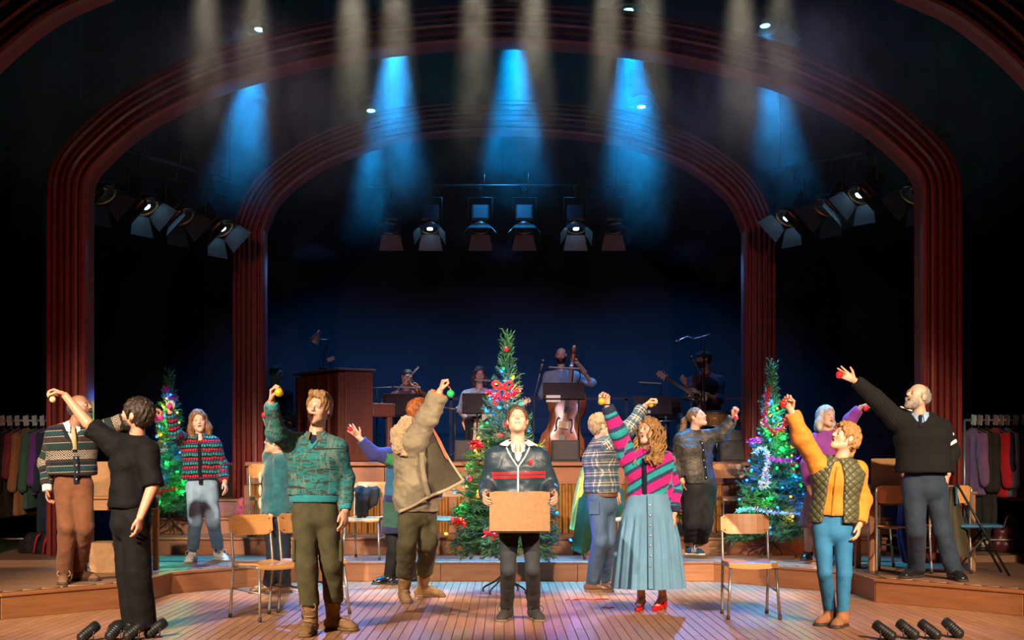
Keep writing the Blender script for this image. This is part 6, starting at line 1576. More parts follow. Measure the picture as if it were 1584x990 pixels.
lg = [((0.10, 0.012, 0.02), -5.42, 0.85, 'dark red coat hanging outermost on the rail by the fair isle cardigan'), ((0.03, 0.02, 0.02), -5.34, 0.95, 'dark brown jacket on the rail beside the dark red coat'), ((0.16, 0.02, 0.03), -5.26, 0.6, 'crimson garment hanging behind the tan suede coat'), ((0.24, 0.10, 0.04), -5.16, 0.92, 'tan suede coat hanging on the rail behind the fair isle cardigan'), ((0.04, 0.10, 0.07), -5.07, 0.85, 'green jacket on the rail between the tan suede coat and the purple top'), ((0.12, 0.03, 0.20), -4.99, 0.7, 'purple top hanging next to the green jacket'), ((0.02, 0.03, 0.05), -4.91, 1.15, 'navy trousers and coat hanging at the inner end of the rail')]
for i, (col, x, h_, lab) in enumerate(lg): hanging_garment(Vector((x, yl, zl)), R(-18 + 5 * (i % 3)), col, hgt=h_, label=lab, seed=i)
rail(4.92, 6.05, 15.2, 0.28, 1.42, 'metal clothes rail on wheels behind the dark waxed coat')
yr, zr = 15.2, 0.28 + 1.42
def m_check():
    m = bpy.data.materials.new('red_black_check'); t = NT(m); g = t.sep(t.coord('Object'))
    a = t.math('GREATER_THAN', frac(t, t.math('DIVIDE', t.math('ADD', g[1], 5.0), 0.07)), 0.5); b = t.math('GREATER_THAN', frac(t, t.math('DIVIDE', t.math('ADD', g[2], 5.0), 0.07)), 0.5)
    t.bsdf(t.mix(t.math('MULTIPLY', t.math('ADD', a, b), 0.5), (0.45, 0.015, 0.03), (0.01, 0.008, 0.01)), 0.85); return m
rg = [((0.20, 0.10, 0.22), 5.000, 0.7, 'lilac striped top at the inner end of the rail near the waxed coat', None), ((0.03, 0.028, 0.025), 5.070, 1.15, 'long charcoal coat on the rail next to the lilac top', None), ((0.035, 0.032, 0.028), 5.150, 1.0, 'dark grey-green mac hanging beside the red cardigan', None), ((0.50, 0.01, 0.015), 5.235, 0.72, 'bright red cardigan hanging on the rail', None), ((0.02, 0.025, 0.07), 5.300, 0.5, 'navy top hanging above the red cardigan', None), ((0.22, 0.32, 0.42), 5.365, 0.72, 'pale blue denim shirt hanging beside the red cardigan', None), ((0.4, 0.02, 0.03), 5.450, 0.75, 'red and black checked shirt on the rail', 'chk'), ((0.012, 0.012, 0.014), 5.540, 1.0, 'black jacket hanging next to the checked shirt', None), ((0.02, 0.017, 0.015), 5.620, 0.9, 'dark brown jacket at the outer end of the rail', None)]
for i, (col, x, h_, lab, pt) in enumerate(rg): hanging_garment(Vector((x, yr, zr)), R(16 - 5 * (i % 3)), col, hgt=h_, label=lab, seed=20 + i, pattern=m_check() if pt else None)

# ---------------------------------------------------------------- christmas trees
NEED = []
for i, colr in enumerate(((0.035, 0.15, 0.055), (0.05, 0.19, 0.06), (0.025, 0.11, 0.05))):
    NEED.append(plain('tree_needles_%d' % i, colr, 0.55, 0, 0.35, 20))
BARK = plain('wire_stem', (0.05, 0.05, 0.025), 0.8)
def branch_mesh(L, seed):
    r = random.Random(seed); mb = MB(); twigs = [([Vector((0, 0, 0)), Vector((L * 0.5, 0, 0.02 * L)), Vector((L, 0, 0.10 * L))])]
    n = max(2, int(L / 0.085))
    for i in range(n):
        t = 0.25 + 0.65 * i / n; s_ = 1 if i % 2 else -1; l2 = L * (0.42 - 0.22 * t) + 0.05; a = R(r.uniform(35, 60)) * s_
        b = Vector((L * t, 0, 0.03 * L)); twigs.append([b, b + Vector((math.cos(a), math.sin(a), r.uniform(-0.1, 0.35))) * l2 * 0.5, b + Vector((math.cos(a) , math.sin(a) * 0.9, r.uniform(0.0, 0.5))) * l2])
    for tw in twigs:
        mb.tube(tw, [0.006, 0.005, 0.004], 4, False)
        ln = (tw[2] - tw[0]).length; m = int(ln / 0.0075)
        for q in range(m):
            u = (q + r.random()) / m
            if tw is twigs[0] and u < 0.12: continue
            p = tw[0].lerp(tw[1], u * 2) if u < 0.5 else tw[1].lerp(tw[2], u * 2 - 1); ax = (tw[2] - tw[0]).normalized(); o1 = ax.orthogonal().normalized(); o1 = Matrix.Rotation(r.uniform(0, 6.28), 3, ax) @ o1
            dr = (o1 + ax * 0.55).normalized(); nl = r.uniform(0.035, 0.055); sd_ = dr.cross(ax).normalized() * 0.0045
            mb.add([p - sd_, p + sd_, p + dr * nl], [(0, 1, 2)])
    return mb.mesh('branch')
BR = {}
for L in (0.16, 0.26, 0.38, 0.52):
    BR[L] = []
    for v in range(3):
        me = branch_mesh(L, int(L * 100) * 7 + v); me.materials.append(NEED[v]); BR[L].append(me)
FOIL = {}
def foil(name, col):
    if name not in FOIL: FOIL[name] = plain(name, col, 0.28, 0.35, 0.2)
    return FOIL[name]
def tinsel(name, pts, mat, label, r0=0.032, dens=260, group=None, cat='tinsel', seed=0):
    """a garland of foil strips on a cord, world points"""
    r = random.Random(seed); path = catmull(pts, 10) if len(pts) > 2 else [Vector(p) for p in pts]; org = sum(path, Vector()) / len(path); mb = MB(); mb.tube([p - org for p in path], 0.004, 4)
    Ls = [(path[i + 1] - path[i]).length for i in range(len(path) - 1)]; tot = sum(Ls); n = int(tot * dens)
    for q in range(n):
        u = r.random() * tot; i = 0
        while i < len(Ls) - 1 and u > Ls[i]: u -= Ls[i]; i += 1
        p = path[i].lerp(path[i + 1], u / max(Ls[i], 1e-6)) - org; dr = Vector((r.gauss(0, 1), r.gauss(0, 1), r.gauss(0, 1))).normalized(); sd_ = dr.orthogonal().normalized() * 0.005; l = r0 * r.uniform(0.7, 1.4)
        mb.add([p - sd_, p + sd_, p + dr * l + sd_ * 0.6, p + dr * l - sd_ * 0.6], [(0, 1, 2, 3)])
    o = mb.build(name, mat, None, org); tag(o, label, cat, group); return o
BULB = MB().lathe([(0.008, -0.012), (0.013, 0.0), (0.011, 0.012), (0.003, 0.024)], n=6).mesh('bulb')
BULBS = {}
for nm, c_, st in (('blue', (0.012, 0.10, 1.0), 9), ('green', (0.01, 1.0, 0.12), 4.0), ('amber', (1.0, 0.30, 0.03), 5), ('red', (1.0, 0.02, 0.02), 5), ('white', (0.8, 0.9, 1.0), 6)):
    me = BULB.copy(); me.materials.append(emit('bulb_' + nm, c_, st)); BULBS[nm] = (me, c_)
def xmas_tree(base, height, rad, z0, label, name='christmas_tree', nb=150, lights=36, seed=0, power=1.0, lean=0.0, colors=('blue', 'blue', 'green', 'amber', 'red'), tip=0.12, stand=0.24, lab2=''):
    r = random.Random(seed); e = empty(name, base, 0, label, 'tree')
    MB().tube([(0, 0, 0.10), (0, 0, height * 0.6), (lean, 0, height - 0.02)], [0.018, 0.014, 0.006], 8).build('trunk', BARK, e)
    for k in range(4):
        a = R(45 + 90 * k + 12); MB().tube(catmull([(0, 0, 0.20), (0.4 * stand * math.cos(a), 0.4 * stand * math.sin(a), 0.12), (stand * math.cos(a), stand * math.sin(a), 0.05), (stand * 1.05 * math.cos(a), stand * 1.05 * math.sin(a), 0.006)], 4), 0.009, 6).build('stand_leg', DARKM, e)
    prof = lambda t: rad * ((1 - t) ** 0.92 * 0.94 + 0.06)
    ts = []
    for i in range(nb):
        t = 1 - math.sqrt(1 - (i + 0.5) / nb * 0.985); ts.append(t)
    for i, t in enumerate(ts):
        z = z0 + (height - tip - z0) * t; rr = prof(t) * r.uniform(0.82, 1.12); a = i * 2.39996 + r.uniform(-0.3, 0.3)
        L = min(BR, key=lambda l: abs(l - rr)); sc = rr / L
        tilt = R(14 - 44 * t + r.uniform(-10, 10)) if rad < 0.55 else R(20 - 50 * t + r.uniform(-10, 10))
        link('branch', r.choice(BR[L]), None, e, (lean * (z / height) ** 2, 0, z), None).rotation_euler = (r.uniform(-0.4, 0.4), tilt, a)
        e.children[-1].scale = (sc, sc, sc)
    for q in range(20):   # the leader
        a = q * 2.4; u = q / 19; link('branch', BR[0.16][q % 3], None, e, (lean * 0.95, 0, height - tip - 0.26 + (tip + 0.17) * u)).rotation_euler = (0, R(-50 - 36 * u), a); sc = 0.85 - 0.25 * u; e.children[-1].scale = (sc, sc * 0.8, sc * 0.8)
    # fairy lights wound round the tree
    sl = empty('fairy_lights', base, 0, lab2, 'fairy lights'); mbw = MB(); pts = []
    for i in range(lights):
        t = (i + 0.5) / lights; z = z0 + (height - tip * 1.6 - z0) * t; a = i * 1.15 + r.uniform(-0.25, 0.25); rr = prof(t) * r.uniform(0.88, 1.10)
        p = Vector((rr * math.cos(a) + lean * (z / height) ** 2, rr * math.sin(a), z)); pts.append(p)
    MB().tube(catmull(pts, 3), 0.0025, 3, False).build('wire', plain('green_wire', (0.01, 0.04, 0.015), 0.6), sl)
    for i, p in enumerate(pts):
        cn = colors[r.randrange(len(colors))]; link('bulb', BULBS[cn][0], None, sl, p, (r.uniform(0, 3), r.uniform(0, 3), 0))
        if math.sin(i * 1.15) < 0.1 and i % 2 == 0:     # the bulbs towards the house: their own glow
            l = bpy.data.lights.new('bulb_glow', 'POINT'); l.color = BULBS[cn][1]; l.energy = 3.2 * power; l.shadow_soft_size = 0.02
            lo = bpy.data.objects.new('bulb_glow', l); COL.objects.link(lo); lo.parent = sl; lo.location = p + Vector((0.02 * math.cos(i), -0.03, 0.0))
    def on(px, py, k=1.0):
        """a point on the crown facing the house, at the photo height py"""
        z = H - (py - HY) / F * base.y - base.z; t = max(0, min(1, (z - z0) / (height - tip - z0))); x = (px - CX) / F * base.y - base.x; rr = prof(t) * 1.16 + 0.015
        x = max(-rr, min(rr, x)); return Vector((base.x + x, base.y - math.sqrt(max(0.0, rr * rr - x * x)) * k - 0.02, base.z + z))
    return e, on
# centre tree (on the stage floor behind the man with the carton)
t1, on1 = xmas_tree(Vector((0.0, 13.55, 0)), 2.44, 0.60, 0.50, 'tall decorated Christmas tree behind the man in track jacket', nb=240, lights=70, seed=1, lean=0.03, tip=0.18, stand=0.23, lab2='string of coloured fairy lights on the tree behind the man in track jacket', colors=('blue', 'blue', 'green', 'amber', 'red', 'amber'))
tinsel('tinsel_garland', [on1(755, 608), on1(775, 618), on1(792, 612), on1(802, 604)], foil('red_foil', (0.60, 0.01, 0.02)), 'red tinsel swag with bow near the top of the centre tree', 0.04, 420, seed=1)
def bow(c, label, mat, sc=1.0):
    e = empty('bow', c, 0, label, 'bow'); mb = MB()
    for sg in (-1, 1): mb2 = MB().tube(catmull([(0, 0, 0), (sg * 0.05 * sc, -0.02, 0.04 * sc), (sg * 0.085 * sc, -0.01, 0.02 * sc), (sg * 0.05 * sc, -0.01, -0.015 * sc), (0, 0, 0)], 4), 0.012 * sc, 6); mb2.build('loop', mat, e)
    for sg in (-1, 1): MB().tube([(0, 0, 0), (sg * 0.03 * sc, -0.015, -0.05 * sc), (sg * 0.055 * sc, -0.01, -0.10 * sc)], [0.008 * sc, 0.012 * sc, 0.014 * sc], 6).build('tail', mat, e)
    MB().sphere((0, -0.012, 0), 0.018 * sc, 8, 6).build('knot', mat, e)
REDV = plain('red_velvet', (0.60, 0.012, 0.02), 0.6)
bow(on1(777, 600) + Vector((0, -0.05, 0)), 'red velvet bow near the top of the centre tree', REDV, 1.1)
for (x, y, lab) in ((737, 690, 'red foil flower on the tree left of the track jacket'), (712, 806, 'red foil flower low on the centre tree beside the parka'), (760, 822, 'red tinsel bunch under the carton on the centre tree')):
    tinsel('foil_flower', [on1(x - 7, y), on1(x, y - 4), on1(x + 7, y + 2)], foil('red_foil', (0.60, 0.01, 0.02)), lab, 0.045, 700, 'red foil flowers on the centre tree', 'tinsel', x)
def small_bauble(c, mat, label, group, r=0.024):
    e = empty('tree_bauble', c, 0, label, 'bauble', group); MB().sphere((0, 0, 0), r, 12, 8).build('ball', mat, e); MB().lathe([(r * 0.3, r * 0.9), (r * 0.3, r * 1.2), (r * 0.1, r * 1.25)], n=8).build('cap', MATS['gilt_cap'], e); return e
for (x, y, m, lab) in ((783, 541, B_RED, 'red bauble at the very tip of the centre tree'), (766, 625, B_RED, 'red bauble under the swag on the centre tree'), (783, 658, B_RED, 'red bauble beside the head of the man in track jacket'), (728, 740, B_RED, 'red bauble on the left flank of the centre tree'), (741, 765, B_GOLD, 'gold bauble on the centre tree beside the charcoal sleeve')):
    small_bauble(on1(x, y), m, lab, 'baubles on the centre tree')
# small tree by the stairs
t2, on2 = xmas_tree(Vector(((262 - CX) / F * 16.5, 16.5, ZB)), 1.86, 0.36, 0.30, 'small bright green tree with pink tinsel by the stairs', nb=190, lights=66, seed=5, power=0.8, tip=0.14, stand=0.19, lab2='string of blue and green fairy lights on the small tree by the stairs', colors=('blue', 'green', 'green', 'amber', 'blue'))
tinsel('tinsel_garland', [on2(252, 603), on2(258, 600), on2(262, 606)], foil('pink_foil', (0.75, 0.03, 0.38)), 'small pink tinsel tuft at the top of the tree by the stairs', 0.035, 700, seed=3)
tinsel('tinsel_garland', [on2(266, 618), on2(274, 614), on2(280, 616)], foil('pink_foil', (0.75, 0.03, 0.38)), 'pink tinsel right of the raised fist on the tree by the stairs', 0.035, 600, seed=4)
tinsel('tinsel_garland', [on2(238, 642), on2(248, 650), on2(256, 640)], foil('pink_foil', (0.75, 0.03, 0.38)), 'pink tinsel below the reaching hand on the tree by the stairs', 0.035, 600, seed=5)
tinsel('tinsel_garland', [on2(236, 690), on2(250, 700), on2(266, 694)], foil('silver_foil', (0.6, 0.62, 0.65)), 'silver tinsel across the middle of the tree by the stairs', 0.03, 400, seed=6)
tinsel('tinsel_garland', [on2(240, 770), on2(252, 768), on2(264, 758), on2(282, 755)], foil('red_foil', (0.60, 0.01, 0.02)), 'red tinsel low on the tree by the stairs', 0.03, 500, seed=7)
# tall tree on the deck
t3, on3 = xmas_tree(Vector(((1194 - CX) / F * 15.6, 15.6, ZA)), 2.10, 0.46, 0.26, 'tall green tree with red, pink and silver tinsel beside the mustard blouse', nb=230, lights=76, seed=9, power=1.0, tip=0.24, stand=0.26, lab2='string of blue and green fairy lights on the tree beside the mustard blouse', colors=('blue', 'blue', 'green', 'blue', 'amber'))
tinsel('tinsel_garland', [on3(1188, 598), on3(1182, 632), on3(1178, 655), on3(1190, 668), on3(1205, 662), on3(1213, 648)], foil('red_foil', (0.60, 0.01, 0.02)), 'red tinsel hanging in a loop near the top of the tall deck tree', 0.04, 520, seed=11)
tinsel('tinsel_garland', [on3(1178, 706), on3(1195, 712), on3(1214, 712), on3(1230, 708)], foil('pink_foil', (0.75, 0.03, 0.38)), 'magenta tinsel across the middle of the tall deck tree', 0.035, 600, seed=12)
tinsel('tinsel_garland', [on3(1157, 684), on3(1166, 680), on3(1172, 684)], foil('pink_foil', (0.75, 0.03, 0.38)), 'magenta tinsel tuft on the left edge of the tall deck tree', 0.035, 700, seed=13)
tinsel('tinsel_garland', [on3(1163, 700), on3(1175, 694), on3(1180, 712), on3(1172, 735), on3(1168, 752), on3(1176, 750), on3(1178, 732)], foil('silver_foil', (0.6, 0.62, 0.65)), 'silver tinsel loop hanging on the left of the tall deck tree', 0.035, 480, seed=14)
tinsel('tinsel_garland', [on3(1133, 790), on3(1155, 786), on3(1180, 790), on3(1210, 792), on3(1240, 794)], foil('silver_blue_foil', (0.45, 0.5, 0.62)), 'silver tinsel round the bottom of the tall deck tree', 0.032, 460, seed=15)
tinsel('tinsel_garland', [on3(1232, 670), on3(1238, 690), on3(1236, 705)], foil('red_foil', (0.60, 0.01, 0.02)), 'red tinsel at the right edge of the tall deck tree', 0.03, 500, seed=16)
# ---------------------------------------------------------------- the band
VARN = wood('varnished_spruce', (0.20, 0.06, 0.02), (0.34, 0.11, 0.035), 0.25, 2, 0.6); EBON = plain('ebony', (0.012, 0.010, 0.010), 0.35); MAHO = wood('mahogany', (0.10, 0.030, 0.020), (0.17, 0.05, 0.03), 0.35, 2)
BSK = {'fair': (0.55, 0.33, 0.25)}
def musician(label, d, J0, chest, head, skin, hairc, hair, build, mat, hands, beard=None, size=0.94, legs_mat=None, z_hem=None, seated=True, hair_style='short', feet=None):
    g = ZE
    J = {k: W(v[0], v[1], d + (v[2] if len(v) > 2 else 0)) for k, v in J0.items()}
    for w in 'LR':
        kn = J['k' + w]; fx = J.get('a' + w)
        if fx is None: J['a' + w] = Vector((kn.x, kn.y + (0.05 if seated else 0.05), g + 0.095))
        J['f' + w] = Vector((math.sin(R(chest)), -math.cos(R(chest)), 0))
    s = Person(label, skin, hairc, J, chest, head, g, 'musicians of the band', size=size)
    s.head_mesh(0.006, beard=beard); s.torso_core(0.022)
    for w, (pose, n, th, fg) in hands.items(): s.hand(w, pose, n, th, fg, h=0.0055, forearm=0.22)
    if hair: s.hairdo(hair_style, hair, h=0.007)
    hip = (J['hL'] + J['hR']) / 2
    s.top('shirt', mat, hip.z - 0.02, (0.185, 0.13), (0.175, 0.13), (0.08, 0.07, 0.055), build, 0.085, h=0.016)
    s.legs('trousers', legs_mat or fabric('dark_band_trousers', (0.015, 0.017, 0.022)), hip.z + 0.06, 0.085, 0.07, 0.06, 0.05, h=0.016)
    for w in 'LR': s.shoe(w, LEATH_BK, RUB)
    return s
def sit(x, d, zh, spread=10, fwd=0.42, yaw=0, kn=0.05):
    """hips and knees (px, py, dd) for a seated person: hip height zh above the platform"""
    py = lambda z, dd=0: HY - (ZE + z - H) / (d + dd) * F
    fx = math.sin(R(yaw)) * fwd; fy = -math.cos(R(yaw)) * fwd; sx = fx / d * F
    return dict(hL=(x - spread, py(zh)), hR=(x + spread, py(zh)), kL=(x - spread * 1.4 + sx, py(zh + kn, fy), fy), kR=(x + spread * 1.4 + sx, py(zh + kn, fy), fy))
def stool(x, y, z, h, label):
    e = empty('stool', (x, y, z), 0, label, 'stool')
    MB().lathe([(0.16, h - 0.05), (0.175, h - 0.04), (0.175, h - 0.01), (0.15, h)], n=20).build('seat', BLACKP, e)
    for k in range(3): a = k * 2.09 + 0.4; MB().tube([(0.03 * math.cos(a), 0.03 * math.sin(a), h - 0.06), (0.22 * math.cos(a), 0.22 * math.sin(a), 0.0)], 0.011, 6).build('leg', DARKM, e)
def music_stand(px, py, d, w, h, tilt, label, yaw=0, lamp=None, sheet=False, pole_dx=0.0):
    top = W(px, py, d); e = empty('music_stand', (top.x + pole_dx, d, ZE), R(yaw), label, 'music stand', 'music stands of the band'); zc = top.z - ZE
    M = Matrix.Rotation(R(-tilt), 3, 'X')
    MB().box((-pole_dx, 0, zc), (w, 0.012, h), M, 0.004).box(Vector((-pole_dx, 0, zc)) + M @ Vector((0, -0.03, -h / 2)), (w, 0.06, 0.01), M).build('desk', plain('black_sheet_metal', (0.022, 0.016, 0.019), 0.75, 0, 0.15, 12, 0.1, 0.2), e)
    MB().tube([(0, 0.02, zc - 0.1), (0, 0.03, 0.25)], 0.012, 8).tube([(0, 0.03, 0.3), (0, 0.03, 0.05)], 0.017, 8).build('pole', DARKM, e)
    for k in range(3): a = k * 2.09 - 1.57; MB().tube([(0, 0.03, 0.22), (0.26 * math.cos(a), 0.03 + 0.26 * math.sin(a), 0.006)], 0.009, 6).build('foot', DARKM, e)
    if lamp:
        lx, lz, lw = lamp; MB().box((-pole_dx + lx, -0.10, zc + lz), (lw, 0.05, 0.022), Matrix.Rotation(0.05, 3, 'Y'), 0.006).build('stand_lamp', plain('grey_lamp', (0.10, 0.10, 0.11), 0.4), e)
        MB().tube(catmull([(-pole_dx + lx + lw * 0.48, -0.09, zc + lz), (-pole_dx + lx + lw * 0.52, -0.04, zc + lz * 0.6), (-pole_dx + lx + lw * 0.45, 0.0, zc + h / 2 * 0.9)], 4), 0.007, 6).build('lamp_arm', DARKM, e)
    if sheet: MB().box(Vector((-pole_dx - w * 0.25, 0, zc)) + M @ Vector((0, -0.012, -h * 0.45)), (w * 0.34, 0.004, h * 0.4), M).build('sheet_music', plain('paper', (0.5, 0.48, 0.45), 0.8), e)
    return e
def mic_stand(bx, by, pts, label, boom=None, head=True):
    """bx, by: base on the platform; pts: pole from the base up; boom: list of world points ending at the microphone"""
    e = empty('microphone_stand', (bx, by, ZE), 0, label, 'microphone stand', 'microphone stands of the band'); o = Vector((bx, by, ZE))
    for k in range(3): a = k * 2.09 + 0.5; MB().tube([(0, 0, 0.12), (0.28 * math.cos(a), 0.28 * math.sin(a), 0.008)], 0.008, 6).build('foot', DARKM, e)
    MB().tube([(0, 0, 0.06)] + [Vector(p) - o for p in pts], 0.010, 8).build('pole', DARKM, e)
    if boom:
        b = [Vector(p) - o for p in boom]; MB().tube(b, 0.008, 8).build('boom', plain('steel_boom', (0.20, 0.22, 0.22), 0.35, 0.6), e)
        if head:
            dr = (b[-1] - b[-2]).normalized(); mc = MB().tube([b[-1] - dr * 0.02, b[-1] + dr * 0.13], [0.012, 0.018], 8).build('microphone', plain('mic_body', (0.10, 0.13, 0.13), 0.4, 0.5), e); MB().sphere(b[-1] + dr * 0.15, 0.028, 10, 8).build('grille', BLACKP, mc)
    return e
def wedge(px, d, w, label, py0=686):
    c = W(px, 713, d); h = 0.27; e = empty('monitor_speaker', (c.x, d, ZE), 0, label, 'speaker', 'stage monitors on the platform edge')
    MB().prism([(0, 0), (0.36, 0), (0.30, h), (0.10, h)], -w / 2, w / 2, Matrix(((0, 0, 1), (1, 0, 0), (0, 1, 0)))).build('cabinet', plain('black_cabinet', (0.014, 0.013, 0.014), 0.7), e)
    MB().add([(-w / 2 + 0.02, 0.005, 0.03), (w / 2 - 0.02, 0.005, 0.03), (w / 2 - 0.02, 0.092, h - 0.02), (-w / 2 + 0.02, 0.092, h - 0.02), (-w / 2 + 0.02, -0.006, 0.034), (w / 2 - 0.02, -0.006, 0.034), (w / 2 - 0.02, 0.081, h - 0.016), (-w / 2 + 0.02, 0.081, h - 0.016)], [(4, 5, 6, 7), (0, 4, 7, 3), (1, 2, 6, 5), (3, 7, 6, 2), (0, 1, 5, 4)]).build('grille', plain('grille_cloth', (0.045, 0.038, 0.040), 0.8), e)
for px, d, w, lab in ((875, 17.3, 0.33, 'black monitor speaker at the platform edge below the double bass'), (722, 17.3, 0.30, 'black monitor speaker at the platform edge left of the centre tree'), (1138, 17.3, 0.36, 'black monitor speaker at the platform edge behind the ponytail woman'), (415, 17.35, 0.22, 'black monitor speaker at the platform edge by the red column')): wedge(px, d, w, lab)
# piano
def piano():
    c = W(513, 713, 18.9); e = empty('upright_piano', (c.x, 18.9, ZE), R(-57), 'mahogany upright piano with its back posts towards the stage', 'piano'); w, dp, h = 1.38, 0.56, 1.18
    MB().box((0, 0.06, h / 2), (w, dp - 0.16, h - 0.02), None, 0.01).build('cabinet', MAHO, e); MB().box((0, 0.02, h + 0.012), (w + 0.05, dp - 0.02, 0.03), None, 0.006).build('lid', MAHO, e)
    for i in range(5): MB().box((-w / 2 + 0.08 + (w - 0.16) * i / 4, -0.18, h / 2), (0.09, 0.09, h - 0.05), None, 0.006).build('back_post', MAHO, e)
    MB().box((0, 0.42, 0.66), (w, 0.32, 0.10), None, 0.008).build('keyboard_shelf', MAHO, e)
    k = MB().box((0, 0.46, 0.718), (w - 0.14, 0.15, 0.018)).build('white_keys', plain('ivory', (0.6, 0.57, 0.5), 0.3), e); mb = MB()
    for i in range(34): mb.box((-w / 2 + 0.1 + i * 0.036, 0.43, 0.733), (0.012, 0.09, 0.014))
    mb.build('black_keys', EBON, e)
    for sx in (-1, 1): MB().box((sx * (w / 2 - 0.03), 0.42, 0.68), (0.05, 0.34, 0.18), None, 0.01).build('key_block', MAHO, e); MB().box((sx * (w / 2 - 0.05), 0.52, 0.31), (0.07, 0.07, 0.60), None, 0.01).build('leg', MAHO, e)
    MB().box((0, 0.30, 0.98), (w * 0.7, 0.02, 0.26), Matrix.Rotation(-0.2, 3, 'X')).build('music_desk', MAHO, e)
    # desk lamp clamped on top, and its shade
    L = empty('desk_lamp', W(500, 571, 18.75), 0, 'jointed desk lamp clamped on top of the piano', 'lamp'); o = W(500, 571, 18.75); P = lambda x, y: W(x, y, 18.75) - o
    MB().lathe([(0.05, 0.0), (0.05, 0.02), (0.02, 0.03)], n=12).build('base', DARKM, L)
    MB().tube([(0, 0, 0.02), P(501, 552), P(508, 526)], 0.008, 6).tube([P(497, 553), P(505, 528)], 0.005, 6).build('lower_arm', DARKM, L); MB().tube([P(508, 526), P(493, 525)], 0.007, 6).build('upper_arm', DARKM, L)
    MM = (P(482, 537) - P(492, 519)).to_track_quat('Z', 'Y').to_matrix()
    MB().lathe([(0.022, -0.02), (0.028, 0.03), (0.05, 0.08), (0.085, 0.16), (0.08, 0.165), (0.03, 0.06)], P(494, 514), 16, MM).build('shade', plain('grey_enamel', (0.22, 0.24, 0.25), 0.35, 0.3), L)
    c2 = W(512, 557, 18.7); s_ = empty('clip_light', c2 + Vector((0, 0, -0.13)), 0, 'small white clip light on the piano beside the desk lamp', 'lamp'); MB().box((0, 0, 0.14), (0.10, 0.05, 0.06), Matrix.Rotation(-0.4, 3, 'Y'), 0.01).build('lamp_head', plain('white_plastic', (0.5, 0.5, 0.5), 0.4), s_); MB().tube([(0.0, 0, 0), (-0.02, 0, 0.12)], 0.008, 6).build('stem', DARKM, s_)
piano()
# pianist
s = musician('pianist with tied dark hair behind the piano by the red column', 19.6, dict(head=(428, 578), neck=(424, 600), sL=(406, 612), sR=(444, 612), eL=(412, 640, -0.1), eR=(448, 642, -0.1), wL=(436, 650, -0.25), wR=(462, 650, -0.25), **sit(424, 19.6, 0.52, 10, 0.4, 50)), 50, (62, -6, 0), (0.40, 0.23, 0.16), (0.03, 0.02, 0.012), H_DARK, (0.95, 0.95), fabric('dark_blouse', (0.012, 0.012, 0.016)), {'L': ('flat', (0, 0, -1), (0, -1, 0), (1, -0.3, 0)), 'R': ('flat', (0, 0, -1), (0, -1, 0), (1, -0.3, 0))}, hair_style='pony')
s.finish(); stool(W(424, 0, 19.6).x, 19.62, ZE, 0.44, 'round stool under the pianist')
# violinist
vd = 19.8
s = musician('violinist in dusky pink blouse bowing behind a music stand', vd, dict(head=(630, 584), neck=(630, 606), sL=(612, 614), sR=(648, 614), eL=(600, 622, -0.10), eR=(650, 628, -0.26), wL=(592, 624, -0.34), wR=(648, 604, -0.42), **sit(632, vd, 0.50, 10, 0.42)), 6, (18, -10, -14), (0.48, 0.28, 0.21), (0.03, 0.02, 0.012), H_DARK, (0.93, 0.93), fabric('dusky_pink_blouse', (0.16, 0.055, 0.06)), {'L': ('pinch', (0.3, 0, -1), (0.5, -1, 0), (0.3, -0.6, 0.2)), 'R': ('grip', (-1, 0, 0.3), (-0.3, -1, 0.3), (-0.3, 0.2, 1))}, hair_style='pony')
s.finish(); stool(W(632, 0, vd).x, vd + 0.02, ZE, 0.42, 'round stool under the violinist')
def fiddle_outline(L, W_):
    return [(0, -0.50 * L), (0.26 * W_, -0.485 * L), (0.44 * W_, -0.42 * L), (0.50 * W_, -0.32 * L), (0.46 * W_, -0.20 * L), (0.37 * W_, -0.12 * L), (0.33 * W_, -0.02 * L), (0.34 * W_, 0.08 * L), (0.40 * W_, 0.15 * L), (0.42 * W_, 0.26 * L), (0.37 * W_, 0.37 * L), (0.26 * W_, 0.43 * L), (0.12 * W_, 0.47 * L), (0.04 * W_, 0.50 * L)]
